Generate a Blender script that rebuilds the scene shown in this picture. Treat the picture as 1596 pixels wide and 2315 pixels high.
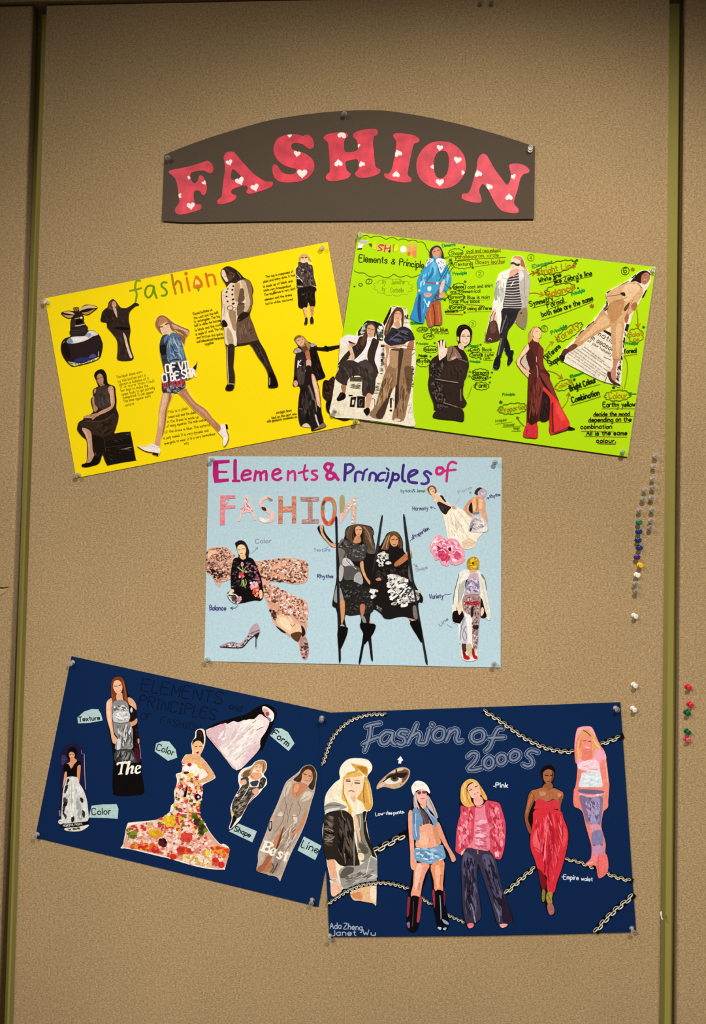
import bpy, math, random
from mathutils import Vector, Matrix

for o in list(bpy.data.objects):
    bpy.data.objects.remove(o, do_unlink=True)
S = bpy.context.scene
COL = S.collection

# ------------------------------------------------------------------ camera
W, H = 1596.0, 2315.0
FPX = 2088.0                       # focal length in pixels of the 1596x2315 frame
DIST = 1.726                       # camera to pin-board wall, metres
CAMZ = 1.55                        # camera height
PITCH, YAW, ROLL = math.radians(1.994), math.radians(-4.093), math.radians(-1.215)


def cam_axes():
    cp, sp, c2, s2 = math.cos(PITCH), math.sin(PITCH), math.cos(YAW), math.sin(YAW)
    fwd = Vector((s2 * cp, c2 * cp, sp))
    right = Vector((c2, -s2, 0))
    down = -right.cross(fwd)
    cr, sr = math.cos(ROLL), math.sin(ROLL)
    return right * cr + down * sr, -right * sr + down * cr, fwd


RGT, DWN, FWD = cam_axes()
camd = bpy.data.cameras.new('camera')
camd.sensor_fit = 'VERTICAL'
camd.sensor_height = 24
camd.lens = 24 * FPX / H
cam = bpy.data.objects.new('camera', camd)
m = Matrix((RGT, -DWN, -FWD)).transposed().to_4x4()
m.translation = Vector((0, -DIST, CAMZ))
cam.matrix_world = m
COL.objects.link(cam)
S.camera = cam


def wall(px, py, h=0.0):
    """Photo pixel -> point on the plane that stands h metres in front of the wall."""
    v = RGT * ((px - W / 2) / FPX) + DWN * ((py - H / 2) / FPX) + FWD
    k = (DIST - h) / v.y
    return Vector((v.x * k, -h, CAMZ + v.z * k))


# ------------------------------------------------------------------ light
wd = bpy.data.worlds.new('room_ambient')
S.world = wd
wd.use_nodes = True
wd.node_tree.nodes['Background'].inputs[0].default_value = (1.0, 0.86, 0.68, 1)
wd.node_tree.nodes['Background'].inputs[1].default_value = 0.075


def spot(loc, target, watt, color, angle, blend, radius):
    d = bpy.data.lights.new('ceiling_downlight', 'SPOT')
    d.energy = watt
    d.color = color
    d.spot_size = math.radians(angle)
    d.spot_blend = blend
    d.shadow_soft_size = radius
    o = bpy.data.objects.new('ceiling_downlight', d)
    o.location = loc
    o.rotation_euler = (Vector(target) - Vector(loc)).to_track_quat('-Z', 'Y').to_euler()
    COL.objects.link(o)
    return o


KW = 113.0
WARM = (1.0, 0.915, 0.85)
spot((0.683, -1.994, 3.137), (0.026, 0, 0.994), 2.219 * KW, WARM, 65.5, 0.641, 0.10)
spot((-1.520, -3.413, 2.879), (0.030, 0, 0.50), 3.726 * KW, WARM, 34.4, 0.94, 0.12)
spot((-1.314, -1.733, 2.900), (-0.329, 0, 1.732), 0.637 * KW, WARM, 50.9, 0.815, 0.10)

vs = S.view_settings
vs.view_transform = 'Standard'
vs.look = 'None'
vs.gamma = 1.0
vs.use_curve_mapping = False
vs.exposure = 0.0
ILL = (1.12, 1.05, 0.98)            # light level on the wall that the paper colours are balanced for


# ------------------------------------------------------------------ colour and materials
def lin(c):
    return c / 12.92 if c <= 0.04045 else ((c + 0.055) / 1.055) ** 2.4


def alb(hx):
    hx = hx.strip()
    if len(hx) == 3:
        hx = ''.join(c * 2 for c in hx)
    r = [lin(int(hx[i:i + 2], 16) / 255) / ILL[i // 2] for i in (0, 2, 4)]
    return tuple(min(0.9, max(0.002, v)) for v in r) + (1.0,)


def nt(name):
    mt = bpy.data.materials.new(name)
    mt.use_nodes = True
    n = mt.node_tree.nodes
    return mt, mt.node_tree, n, mt.node_tree.links, n['Principled BSDF']


def mul_noise(t, n, l, src, scale, lo, hi, detail=3.0, stretch=None):
    tc = n.new('ShaderNodeTexCoord')
    mp = n.new('ShaderNodeMapping')
    if stretch:
        mp.inputs['Scale'].default_value = stretch
    l.new(tc.outputs['Object'], mp.inputs['Vector'])
    nz = n.new('ShaderNodeTexNoise')
    nz.inputs['Scale'].default_value = scale
    nz.inputs['Detail'].default_value = detail
    l.new(mp.outputs[0], nz.inputs['Vector'])
    mr = n.new('ShaderNodeMapRange')
    mr.inputs[1].default_value = 0.3
    mr.inputs[2].default_value = 0.7
    mr.inputs[3].default_value = lo
    mr.inputs[4].default_value = hi
    l.new(nz.outputs['Fac'], mr.inputs[0])
    mx = n.new('ShaderNodeMix')
    mx.data_type = 'RGBA'
    mx.blend_type = 'MULTIPLY'
    mx.inputs[0].default_value = 1.0
    if isinstance(src, tuple):
        mx.inputs[6].default_value = src
    else:
        l.new(src, mx.inputs[6])
    cmb = n.new('ShaderNodeCombineColor')
    for i in range(3):
        l.new(mr.outputs[0], cmb.inputs[i])
    l.new(cmb.outputs[0], mx.inputs[7])
    return mx.outputs[2], nz


def bump(n, l, b, nz, dist, strength=0.5):
    bp = n.new('ShaderNodeBump')
    bp.inputs['Strength'].default_value = strength
    bp.inputs['Distance'].default_value = dist
    l.new(nz.outputs['Fac'], bp.inputs['Height'])
    l.new(bp.outputs[0], b.inputs['Normal'])


def paper(name, hx, rough=0.7, spec=0.15, lo=0.95, hi=1.05, scale=900, bumpd=0.0002):
    mt, t, n, l, b = nt(name)
    c, nz = mul_noise(t, n, l, alb(hx), scale, lo, hi)
    l.new(c, b.inputs['Base Color'])
    b.inputs['Roughness'].default_value = rough
    b.inputs['Specular IOR Level'].default_value = spec
    bump(n, l, b, nz, bumpd, 0.3)
    return mt


def printed(name, rough=0.7, spec=0.04, lo=0.84, hi=1.16, scale=330):
    mt, t, n, l, b = nt(name)
    a = n.new('ShaderNodeAttribute')
    a.attribute_name = 'Col'
    c0, nz0 = mul_noise(t, n, l, a.outputs['Color'], 75, 0.5 + lo / 2, 0.5 + hi / 2, 2.0)
    c, nz = mul_noise(t, n, l, c0, scale, lo, hi, 4.0)
    l.new(c, b.inputs['Base Color'])
    b.inputs['Roughness'].default_value = rough
    b.inputs['Specular IOR Level'].default_value = spec
    return mt


M_PRINT = printed('magazine_print')
M_INK = printed('marker_ink', 0.8, 0.05, 0.9, 1.1, 700)


# ------------------------------------------------------------------ mesh helpers
def tag(o, label=None, cat=None, group=None, kind=None):
    if label: o['label'] = label
    if cat: o['category'] = cat
    if group: o['group'] = group
    if kind: o['kind'] = kind
    return o


def empty(name, loc):
    o = bpy.data.objects.new(name, None)
    o.location = loc
    o.empty_display_size = 0.02
    COL.objects.link(o)
    return o


def mesh_obj(name, verts, faces, mat, parent=None, cols=None, smooth=False, origin=None):
    """World-space verts; the object's origin is put at `origin`, so the mesh is local to it."""
    if origin is None:
        origin = sum((Vector(v) for v in verts), Vector()) / max(1, len(verts))
    me = bpy.data.meshes.new(name)
    me.from_pydata([tuple(Vector(v) - origin) for v in verts], [], faces)
    if cols is not None:
        a = me.color_attributes.new('Col', 'FLOAT_COLOR', 'CORNER')
        k = 0
        flat = []
        for p, c in zip(me.polygons, cols):
            flat.extend(list(c) * p.loop_total)
        a.data.foreach_set('color', flat)
    if smooth:
        me.polygons.foreach_set('use_smooth', [True] * len(me.polygons))
    me.materials.append(mat)
    me.update()
    o = bpy.data.objects.new(name, me)
    COL.objects.link(o)
    place(o, origin, parent)
    return o


def world_loc(o):
    v = o.location.copy()
    while o.parent:
        o = o.parent
        v += o.location
    return v


def place(o, origin, parent):
    if parent:
        o.parent = parent
        o.location = Vector(origin) - world_loc(parent)
    else:
        o.location = origin


def smooth_pts(p, closed=True, n=3):
    if len(p) < 3:
        return list(p)
    out = []
    L = len(p)
    rng = range(L) if closed else range(L - 1)
    for i in rng:
        if closed:
            a, b, c, d = p[i - 1], p[i], p[(i + 1) % L], p[(i + 2) % L]
        else:
            a, b, c, d = p[max(0, i - 1)], p[i], p[i + 1], p[min(L - 1, i + 2)]
        for k in range(n):
            t = k / n
            t2, t3 = t * t, t * t * t
            out.append(tuple(0.5 * (2 * b[j] + (c[j] - a[j]) * t + (2 * a[j] - 5 * b[j] + 4 * c[j] - d[j]) * t2 +
                                    (3 * b[j] - a[j] - 3 * c[j] + d[j]) * t3) for j in (0, 1)))
    if not closed:
        out.append(tuple(p[-1]))
    return out


def area(p):
    return 0.5 * sum(p[i - 1][0] * p[i][1] - p[i][0] * p[i - 1][1] for i in range(len(p)))


def inside(p, x, y):
    r = False
    for i in range(len(p)):
        (x1, y1), (x2, y2) = p[i - 1], p[i]
        if (y1 > y) != (y2 > y) and x < (x2 - x1) * (y - y1) / (y2 - y1) + x1:
            r = not r
    return r


def stroke_quads(pts, w):
    """A polyline of width w as overlapping round-capped ribbons (list of polygons)."""
    res = []
    L = len(pts)
    if L == 1 or (L == 2 and pts[0] == pts[1]):
        x, y = pts[0]
        return [[(x + w / 2 * math.cos(a * math.pi / 4), y + w / 2 * math.sin(a * math.pi / 4)) for a in range(8)]]
    left, right = [], []
    for i in range(L):
        a, b = pts[max(0, i - 1)], pts[min(L - 1, i + 1)]
        dx, dy = b[0] - a[0], b[1] - a[1]
        d = math.hypot(dx, dy) or 1e-6
        nx, ny = -dy / d * w / 2, dx / d * w / 2
        left.append((pts[i][0] + nx, pts[i][1] + ny))
        right.append((pts[i][0] - nx, pts[i][1] - ny))
    for i in range(L - 1):
        res.append([left[i], left[i + 1], right[i + 1], right[i]])
    for e, q in ((0, 1), (-1, -2)):
        x, y = pts[e]
        a0 = math.atan2(y - pts[q][1], x - pts[q][0])
        res.append([(x + w / 2 * math.cos(a0 + t * math.pi / 4), y + w / 2 * math.sin(a0 + t * math.pi / 4))
                    for t in (-2, -1, 0, 1, 2)])
    return res


# single-stroke hand lettering: hex pairs x,y ; baseline 4, x-height 8, capitals b
GL = dict(a="38180705142435 3834", b="0b04 0718283735241405", c="3728180705142435", d="3b34 3728180705142435",
          e="06363728180705142435", f="3a2b1a14 0828", g="3728180705142435 38322111", h="0b04 0718283734",
          i="0804 0b0a", j="181201 1b1a", k="0b04 3806 0634", l="0b04", m="0804 07182724 27384744",
          n="0804 0718283734", o="180705142435372818", p="0801 0718283735241405", q="3831 3728180705142435",
          r="0804 071828", s="372818072635241405", t="1a1524 0828", u="080514243538 3834", v="081438",
          w="0814273448", x="0834 3804", y="0825 381101", z="08380434",
          A="042b44 1737", B="040b2b3a392808 2837352404", C="4a3b1b0a05143445", D="040b2b4a452404",
          E="4b0b0444 0838", F="4b0b04 0838", G="4a3b1b0a051434454828", H="0b04 4b44 0848", I="1b14 0b2b 0424",
          J="3b35241405", K="0b04 4b0744", L="0b0434", M="040b264b44", N="040b444b", O="1b0a051434454a3b1b",
          P="040b3b4a493808", R="040b3b4a493808 1844", S="4a3b1b0a0918374645341405", T="0b4b 2b24",
          U="0b051434454b", V="0b244b", W="0b1428344b", Y="0b27 4b2724", Z="0b4b0444")
GL.update({'0': "1b0a051424353a2b1b", '1': "091b14", '2': "0a1b2b3a390434", '3': "0a1b2b3a39283735241405",
           '4': "3b34 3b0646", '5': "3b0b082837352414", '6': "3a2b1b0a05142435372807", '7': "0b3b14", '8': "1b0a08263524140506283a2b1b", '.': "0405",
           ',': "0503", '-': "0727", '&': "441a2b3a0605142447", "'": "0b09", '(': "1b090614", ')': "0b191604",
           '>': "0735 3507"})


def lettering(text, x0, y0, x1, y1, cap, w, jit=0.0, slant=0.0, seed=1):
    """Polygons of hand lettering fitted between two baseline points; cap = capital height (same units)."""
    rnd = random.Random(seed * 7 + len(text))
    adv, items = 0.0, []
    for ch in text:
        if ch == ' ':
            adv += 3.0
            continue
        st = [[(int(s[i], 16), int(s[i + 1], 16)) for i in range(0, len(s), 2)] for s in GL.get(ch, GL['o']).split()]
        items.append((adv, st))
        adv += max(p[0] for s in st for p in s) + 1.7
    adv -= 1.7
    Lx, Ly = x1 - x0, y1 - y0
    L = math.hypot(Lx, Ly)
    ux, uy = Lx / L, Ly / L
    vx, vy = uy, -ux
    sx, sy = L / max(adv, 1), cap / 7.0
    out = []
    for a, st in items:
        jy, js = rnd.uniform(-jit, jit), 1 + rnd.uniform(-jit, jit) * 0.12
        for s in st:
            q = []
            for (gx, gy) in s:
                yy = (gy - 4) * sy * js + jy * sy
                xx = (a + gx) * sx + slant * yy
                q.append((x0 + ux * xx + vx * yy, y0 + uy * xx + vy * yy))
            q = smooth_pts(q, False, 3) if len(q) > 2 else q
            out.append(stroke_quads(q, w))
    return out


LAYER = 0.000035


class Crop:
    """Photo window used for tracing: origin in photo pixels, magnification."""
    def __init__(s, x, y, k):
        s.x, s.y, s.k = x, y, k

    def px(s, p):
        return (s.x + p[0] / s.k, s.y + p[1] / s.k)


def pts_of(txt):
    return [tuple(float(v) for v in q.split(',')) for q in txt.split()]


def parse_layers(crop, data, seed=0):
    """Text rows -> list of (part, colour, [polygons in photo pixels]) in drawing order.
    row: part [code] colour : points      code: p sharp polygon, s<w> stroke, d<n>,<size>,<elong>,<angle> flecks,
    e ellipses (cx,cy,rx,ry,angle ...), t<w>,<cap>[,jit,slant] text: x0,y0 x1,y1 | words, h hearts (cx,cy,r,angle)"""
    res = []
    rnd = random.Random(seed + 11)
    for row in data.strip().split('\n'):
        row = row.strip()
        if not row or row[0] == '#':
            continue
        head, body = row.split(':', 1)
        hd = head.split()
        part, colr = hd[0], hd[-1]
        code = hd[1] if len(hd) > 2 else 'g'
        c = code[0]
        if c == 't':
            ptx, words = body.split('|', 1)
            a = [float(v) for v in code[1:].split(',')]
            pp = pts_of(ptx)
            polys = lettering(words.strip(), pp[0][0], pp[0][1], pp[1][0], pp[1][1], a[1], a[0],
                              a[2] if len(a) > 2 else 0.35, a[3] if len(a) > 3 else 0.0, seed + len(res))
            res.append((part, colr, [[[crop.px(q) for q in p] for p in u] for u in polys]))
            continue
        for chunk in body.split(';'):
            pp = pts_of(chunk)
            if not pp:
                continue
            if c == 'g':
                polys = [[smooth_pts(pp)]]
            elif c == 'p':
                polys = [[pp]]
            elif c == 's':
                polys = [stroke_quads(smooth_pts(pp, False), float(code[1:]))]
            elif c in 'co':
                # c: scalloped cloud outline, o: plain ring (cx,cy,rx,ry,angle)
                polys = []
                for q in pp:
                    a = math.radians(q[4])
                    nb = max(7, int(math.pi * (q[2] + q[3]) / (0.75 * min(q[2], q[3]) + 12))) if c == 'c' else 1
                    ring = []
                    N = nb * 6 if c == 'c' else 24
                    for k in range(N + 1):
                        t = 2 * math.pi * k / N
                        b_ = 1 + (0.16 * abs(math.sin(t * nb / 2)) - 0.1 if c == 'c' else 0.05 * math.sin(t * 2 + q[0]))
                        x, y = q[2] * b_ * math.cos(t), q[3] * b_ * math.sin(t)
                        ring.append((q[0] + x * math.cos(a) - y * math.sin(a), q[1] + x * math.sin(a) + y * math.cos(a)))
                    polys.append(stroke_quads(ring, float(code[1:])))
            elif c == 'a':
                # arrow: stroke with a two-barbed head at its end
                w_ = float(code[1:])
                q = smooth_pts(pp, False)
                polys = [stroke_quads(q, w_)]
                (x1, y1), (x0, y0) = q[-1], q[-3] if len(q) > 2 else q[0]
                th = math.atan2(y1 - y0, x1 - x0)
                for dth in (2.6, -2.6):
                    polys.append(stroke_quads([(x1 + 4.5 * w_ * math.cos(th + dth), y1 + 4.5 * w_ * math.sin(th + dth)), (x1, y1)], w_))
            elif c == 'x':
                polys = []
                for q in pp:
                    for k in range(3):
                        a = k * math.pi / 3 + 0.3
                        polys.append(stroke_quads([(q[0] - q[2] * math.cos(a), q[1] - q[2] * math.sin(a)), (q[0] + q[2] * math.cos(a), q[1] + q[2] * math.sin(a))], q[2] * 0.45))
            elif c in 'eh':
                polys = []
                for q in pp:
                    a = math.radians(q[-1])
                    ca, sa = math.cos(a), math.sin(a)
                    sh = []
                    for k in range(18):
                        t = k * math.pi / 9
                        if c == 'e':
                            x, y = q[2] * math.cos(t), q[3] * math.sin(t)
                        else:
                            x = q[2] * math.sin(t) ** 3
                            y = -q[2] / 16 * (13 * math.cos(t) - 5 * math.cos(2 * t) - 2 * math.cos(3 * t) - math.cos(4 * t))
                        sh.append((q[0] + x * ca - y * sa, q[1] + x * sa + y * ca))
                    polys.append([sh])
            elif c == 'd':
                n, size, el, ang = [float(v) for v in code[1:].split(',')]
                pal = colr.split(',')
                xs, ys = [q[0] for q in pp], [q[1] for q in pp]
                done = 0
                for _ in range(int(n) * 20):
                    if done >= n:
                        break
                    x, y = rnd.uniform(min(xs), max(xs)), rnd.uniform(min(ys), max(ys))
                    if not inside(pp, x, y):
                        continue
                    a = math.radians(ang + rnd.uniform(-18, 18)) if el > 1.05 else rnd.uniform(0, 6)
                    sz = size * rnd.uniform(0.55, 1.3)
                    ca, sa = math.cos(a), math.sin(a)
                    q = []
                    for k in range(7):
                        t = k * 2 * math.pi / 7
                        r = rnd.uniform(0.75, 1.15)
                        u, v = sz * el * r * math.cos(t), sz * r * math.sin(t)
                        q.append((x + u * ca - v * sa, y + u * sa + v * ca))
                    if el > 1.5 and not all(inside(pp, *z) for z in q):
                        continue
                    res.append((part, rnd.choice(pal), [[[crop.px(z) for z in q]]]))
                    done += 1
                continue
            res.append((part, colr, [[[crop.px(q) for q in p] for p in u] for u in polys]))
    return res


def prism(name, outline, h0, h1, mat, parent, holes=(), colr=None, origin=None):
    """Sheet with real thickness between h0 and h1 in front of the wall; outline in photo pixels."""
    if area(outline) < 0:
        outline = outline[::-1]
    V, F = [], []
    n = len(outline)
    if not holes:
        V = [wall(x, y, h1) for x, y in outline] + [wall(x, y, h1) + Vector((0, h1 - h0, 0)) for x, y in outline]
        F = [tuple(range(n)), tuple(range(2 * n - 1, n - 1, -1))]
        rings = [(0, n)]
        F += [(i, i + n, (i + 1) % n + n, (i + 1) % n) for i in range(n)]
    else:
        from mathutils.geometry import tessellate_polygon
        loops = [outline] + [h if area(h) < 0 else h[::-1] for h in holes]
        allp = [p for l in loops for p in l]
        N = len(allp)
        tri = tessellate_polygon([[Vector((p[0], p[1], 0)) for p in l] for l in loops])
        V = [wall(x, y, h1) for x, y in allp] + [wall(x, y, h1) + Vector((0, h1 - h0, 0)) for x, y in allp]
        F = [tuple(t) for t in tri] + [tuple(i + N for i in reversed(t)) for t in tri]
        k = 0
        for l in loops:
            m_ = len(l)
            F += [(k + i, k + i + N, k + (i + 1) % m_ + N, k + (i + 1) % m_) for i in range(m_)]
            k += m_
    cols = [alb(colr)] * len(F) if colr else None
    return mesh_obj(name, V, F, mat, parent, cols, origin=origin)


STUFF = {'handwriting', 'note', 'heading', 'underline', 'newsprint', 'arrow', 'print', 'title_cloud', 'flecks'}


GAP, STEP = 5e-6, 1.2e-6


def ubox(u):
    xs, ys = [q[0] for p in u for q in p], [q[1] for p in u for q in p]
    return (min(xs), min(ys), max(xs), max(ys))


def meets(a, b):
    return a[0] <= b[2] and b[0] <= a[2] and a[1] <= b[3] and b[1] <= a[3]


def bbox_clusters(items):
    """Group pieces whose boxes meet: separate shoes, letters or buttons become separate objects."""
    par = list(range(len(items)))

    def find(a):
        while par[a] != a:
            par[a] = par[par[a]]
            a = par[a]
        return a
    for i in range(len(items)):
        for k in range(i):
            if meets(items[i][0], items[k][0]):
                ri, rk = find(i), find(k)
                if ri != rk:
                    par[ri] = rk
    g = {}
    for i in range(len(items)):
        g.setdefault(find(i), []).append(items[i])
    return list(g.values())


def add_layers(layers, h, parent, mat):
    """Flat print: one mesh per printed piece; whatever is drawn over something lies a hair in front of it."""
    parts, done, top = {}, [], 0.0
    for (part, colr, units) in layers:
        ca = alb(colr)
        for u in units:
            bx = ubox(u)
            z = 0.0
            for (b2, t2) in done:
                if t2 > z and meets(bx, b2):
                    z = t2
            z += GAP
            t = z + STEP * len(u)
            done.append((bx, t))
            top = max(top, t)
            parts.setdefault(part, []).append((bx, z, ca, u))
    res = []
    for part, items in parts.items():
        for cl in ([items] if part in STUFF else bbox_clusters(items)):
            V, F, C = [], [], []
            for bx, z, ca, u in cl:
                for n_, p in enumerate(u):
                    if area(p) < 0:
                        p = p[::-1]
                    b = len(V)
                    V += [wall(x, y, h + z + STEP * n_) for x, y in p]
                    F.append(tuple(range(b, b + len(p))))
                    C.append(ca)
            o = mesh_obj(part, V, F, mat, parent, C)
            if part in STUFF:
                o['kind'] = 'stuff'
            res.append(o)
    return top


class Poster:
    def __init__(s, name, outline, h0, mat, label, cat='poster', thick=0.0004, sheet='sheet'):
        cx = sum(p[0] for p in outline) / len(outline)
        by = max(p[1] for p in outline)
        s.root = tag(empty(name, wall(cx, by, h0)), label, cat)
        s.h = h0 + thick
        s.sheet = prism(sheet, outline, h0, s.h, mat, s.root)
        s.n = 0
        s.inkz = 0.0
        s.cuts = []

    def cut(s, name, label, crop, outline_col, outline, data, sharp=False):
        """A pasted cut-out: backing paper with thickness, its printed areas as children."""
        pp = pts_of(outline)
        pp = pp if sharp else smooth_pts(pp)
        pp = [crop.px(p) for p in pp]
        s.n += 1
        bx = ubox([pp])
        front = max([s.h + s.inkz + 0.0002] + [t + 0.0001 for b, t in s.cuts if meets(b, bx)])
        o = prism(name, pp, s.h, front, M_PRINT, s.root, colr=outline_col)
        if label:
            o['label'] = label
        t = add_layers(parse_layers(crop, data, s.n), front, o, M_PRINT) if data else 0.0
        s.cuts.append((bx, front + t))
        return o

    def ink(s, crop, data, over=False):
        """Marker or pencil work straight on the sheet (or over the cut-outs)."""
        return s.ink_layers(parse_layers(crop, data, (s.n + 1) * 13), over)

    def ink_layers(s, layers, over=False):
        s.n += 1
        if over:
            base = max(t for _, t in s.cuts) + 0.00002
            add_layers(layers, base, s.root, M_INK)
        else:
            s.inkz += add_layers(layers, s.h + s.inkz, s.root, M_INK)
# ------------------------------------------------------------------ wall panels
def fabric(name, hx):
    mt, t, n, l, b = nt(name)
    c1, nz1 = mul_noise(t, n, l, alb(hx), 150, 0.86, 1.12, 6.0, (1.5, 1.0, 1.0))
    c2, nz2 = mul_noise(t, n, l, c1, 430, 0.66, 1.32, 3.0, (0.7, 1.0, 1.2))
    c3, nz3 = mul_noise(t, n, l, c2, 5, 0.96, 1.04, 2.0)
    l.new(c3, b.inputs['Base Color'])
    b.inputs['Roughness'].default_value = 0.95
    b.inputs['Specular IOR Level'].default_value = 0.05
    b.inputs['Sheen Weight'].default_value = 0.08
    bump(n, l, b, nz2, 0.0012, 0.6)
    return mt


M_FAB = fabric('beige_woven_fabric', 'ad9066')
M_OLV = paper('olive_fabric_backing', '9a8d48', 0.9, 0.05, 0.93, 1.07, 600)
M_RAIL = fabric('beige_head_rail_fabric', 'a88a62')

DEPTH = 0.030
GROOVE = 0.0275
XL = (wall(104, 60).x + wall(24.4, 2315).x) / 2     # centre panel's left edge
XR = (wall(1519, 0).x + wall(1489.6, 2315).x) / 2
ZTOP = wall(250, 7).z
ZBOT = 0.12
ZB = -0.0


def panel(name, x0, x1, z0, z1, r=0.006):
    """Upholstered panel: a box with rounded front edges."""
    V, F = [], []
    prof = [(0.0, DEPTH)]
    for k in range(6):
        a = k / 5 * math.pi / 2
        prof.append((r - r * math.cos(a), r - r * math.sin(a)))
    for ins, dep in prof:
        V += [Vector((x0 + ins, dep, z0 + ins)), Vector((x1 - ins, dep, z0 + ins)),
              Vector((x1 - ins, dep, z1 - ins)), Vector((x0 + ins, dep, z1 - ins))]
    for k in range(len(prof) - 1):
        for i in range(4):
            j = (i + 1) % 4
            F.append((4 * k + i, 4 * k + j, 4 * k + 4 + j, 4 * k + 4 + i))
    e = 4 * (len(prof) - 1)
    F.append((e, e + 1, e + 2, e + 3))
    F.append((3, 2, 1, 0))
    o = mesh_obj(name, V, F, M_FAB, origin=Vector(((x0 + x1) / 2, 0, (z0 + z1) / 2)))
    me = o.data
    me.polygons.foreach_set('use_smooth', [0 < 1] * len(me.polygons))
    for p in list(me.polygons)[-2:]:
        p.use_smooth = False
    return tag(o, kind='structure')


def box(name, x0, x1, y0, y1, z0, z1, mat, parent=None):
    V = [Vector((x, y, z)) for x in (x0, x1) for y in (y0, y1) for z in (z0, z1)]
    F = [(0, 1, 3, 2), (4, 6, 7, 5), (0, 4, 5, 1), (2, 3, 7, 6), (0, 2, 6, 4), (1, 5, 7, 3)]
    return mesh_obj(name, V, F, mat, parent)


w1 = panel('wall_center', XL, XR, ZBOT, ZTOP)
w2 = panel('wall_left', XL - GROOVE - 1.2, XL - GROOVE, ZBOT, ZTOP)
w3 = panel('wall_right', XR + GROOVE, XR + GROOVE + 1.2, ZBOT, ZTOP)
tag(w1, 'beige woven fabric pin-board panel between two olive grooves')
tag(w2, 'beige fabric wall panel with a small tear, beside the olive groove')
tag(w3, 'beige fabric wall panel with red and green pins, beside the olive groove')
wb = tag(box('wall_back', XL - 1.4, XR + 1.4, DEPTH, DEPTH + 0.05, 0.0, ZTOP + 0.5, M_OLV), kind='structure')
tag(wb, 'olive green backing strip showing in the grooves between panels')
rl = tag(box('trim_1', XL - 1.4, XR + 1.4, -0.004, DEPTH, ZTOP + 0.004, ZTOP + 0.4, M_RAIL), kind='structure')
tag(rl, 'beige head rail running above the fabric panels')

# torn fabric on the left panel
cL = Crop(0, 1000, 5.79)
M_TEAR = paper('frayed_fabric', 'b59a6c', 0.95, 0.02)
M_TEARD = paper('torn_slot', '4a3218', 0.95, 0.02)
t_ = prism('torn_slot', [cL.px(p) for p in pts_of('-40,1880 0,1893 60,1897 125,1885 90,1908 30,1915 -40,1905')], 0.0001, 0.0004, M_TEARD, w2)
t_ = prism('fabric_flap', [cL.px(p) for p in smooth_pts(pts_of('-30,1915 30,1918 90,1908 122,1890 85,1945 30,1985 -30,2000'))], 0.0004, 0.0012, M_TEAR, w2)
cR = Crop(1296, 1915, 5.32)
M_CHIP = paper('white_scrap', 'f0e2cc', 0.8, 0.05)
t_ = prism('paper_scrap', [cR.px(p) for p in pts_of('1043,785 1060,770 1066,800 1062,830 1080,868 1066,876 1052,835 1046,815')], 0.0001, 0.0009, M_CHIP, None)
tag(t_, 'tiny white paper scrap stuck on the panel edge by the olive groove', 'scrap')
# ------------------------------------------------------------------ FASHION banner
M_BLACK = paper('black_card', '574a3c', 0.9, 0.06, 0.9, 1.1, 700)
M_YEL = paper('yellow_card', 'ffdf00', 0.75, 0.08)
M_GRN = paper('lime_card', 'b6e000', 0.75, 0.08)
M_SKY = paper('pale_blue_card', 'b6cfd4', 0.75, 0.08, 0.93, 1.07, 220)
M_NAV = paper('navy_card', '0d264c', 0.85, 0.04, 0.88, 1.12)
c1 = Crop(350, 230, 3.627)
c2 = Crop(780, 230, 3.5467)
c3 = Crop(720, 280, 9.975)
top = [(372, 350), (405, 336), (468.6, 312.7), (543, 289.8), (612, 271.4), (694.6, 258.1), (774.6, 250.7), (850.5, 249.2),
       (906.9, 254.8), (977.4, 267.2), (1047.9, 283), (1132, 306), (1209.5, 331.5)]
bn = Poster('fashion_banner', smooth_pts(top, False, 4) + [(1207.5, 494.5), (900, 498), (600, 500), (450, 502.5), (405, 502), (366, 499)],
            0.004, M_BLACK, 'black arched paper banner with red heart-dotted letters spelling FASHION', 'banner', thick=0.0006, sheet='backing_card')
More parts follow.
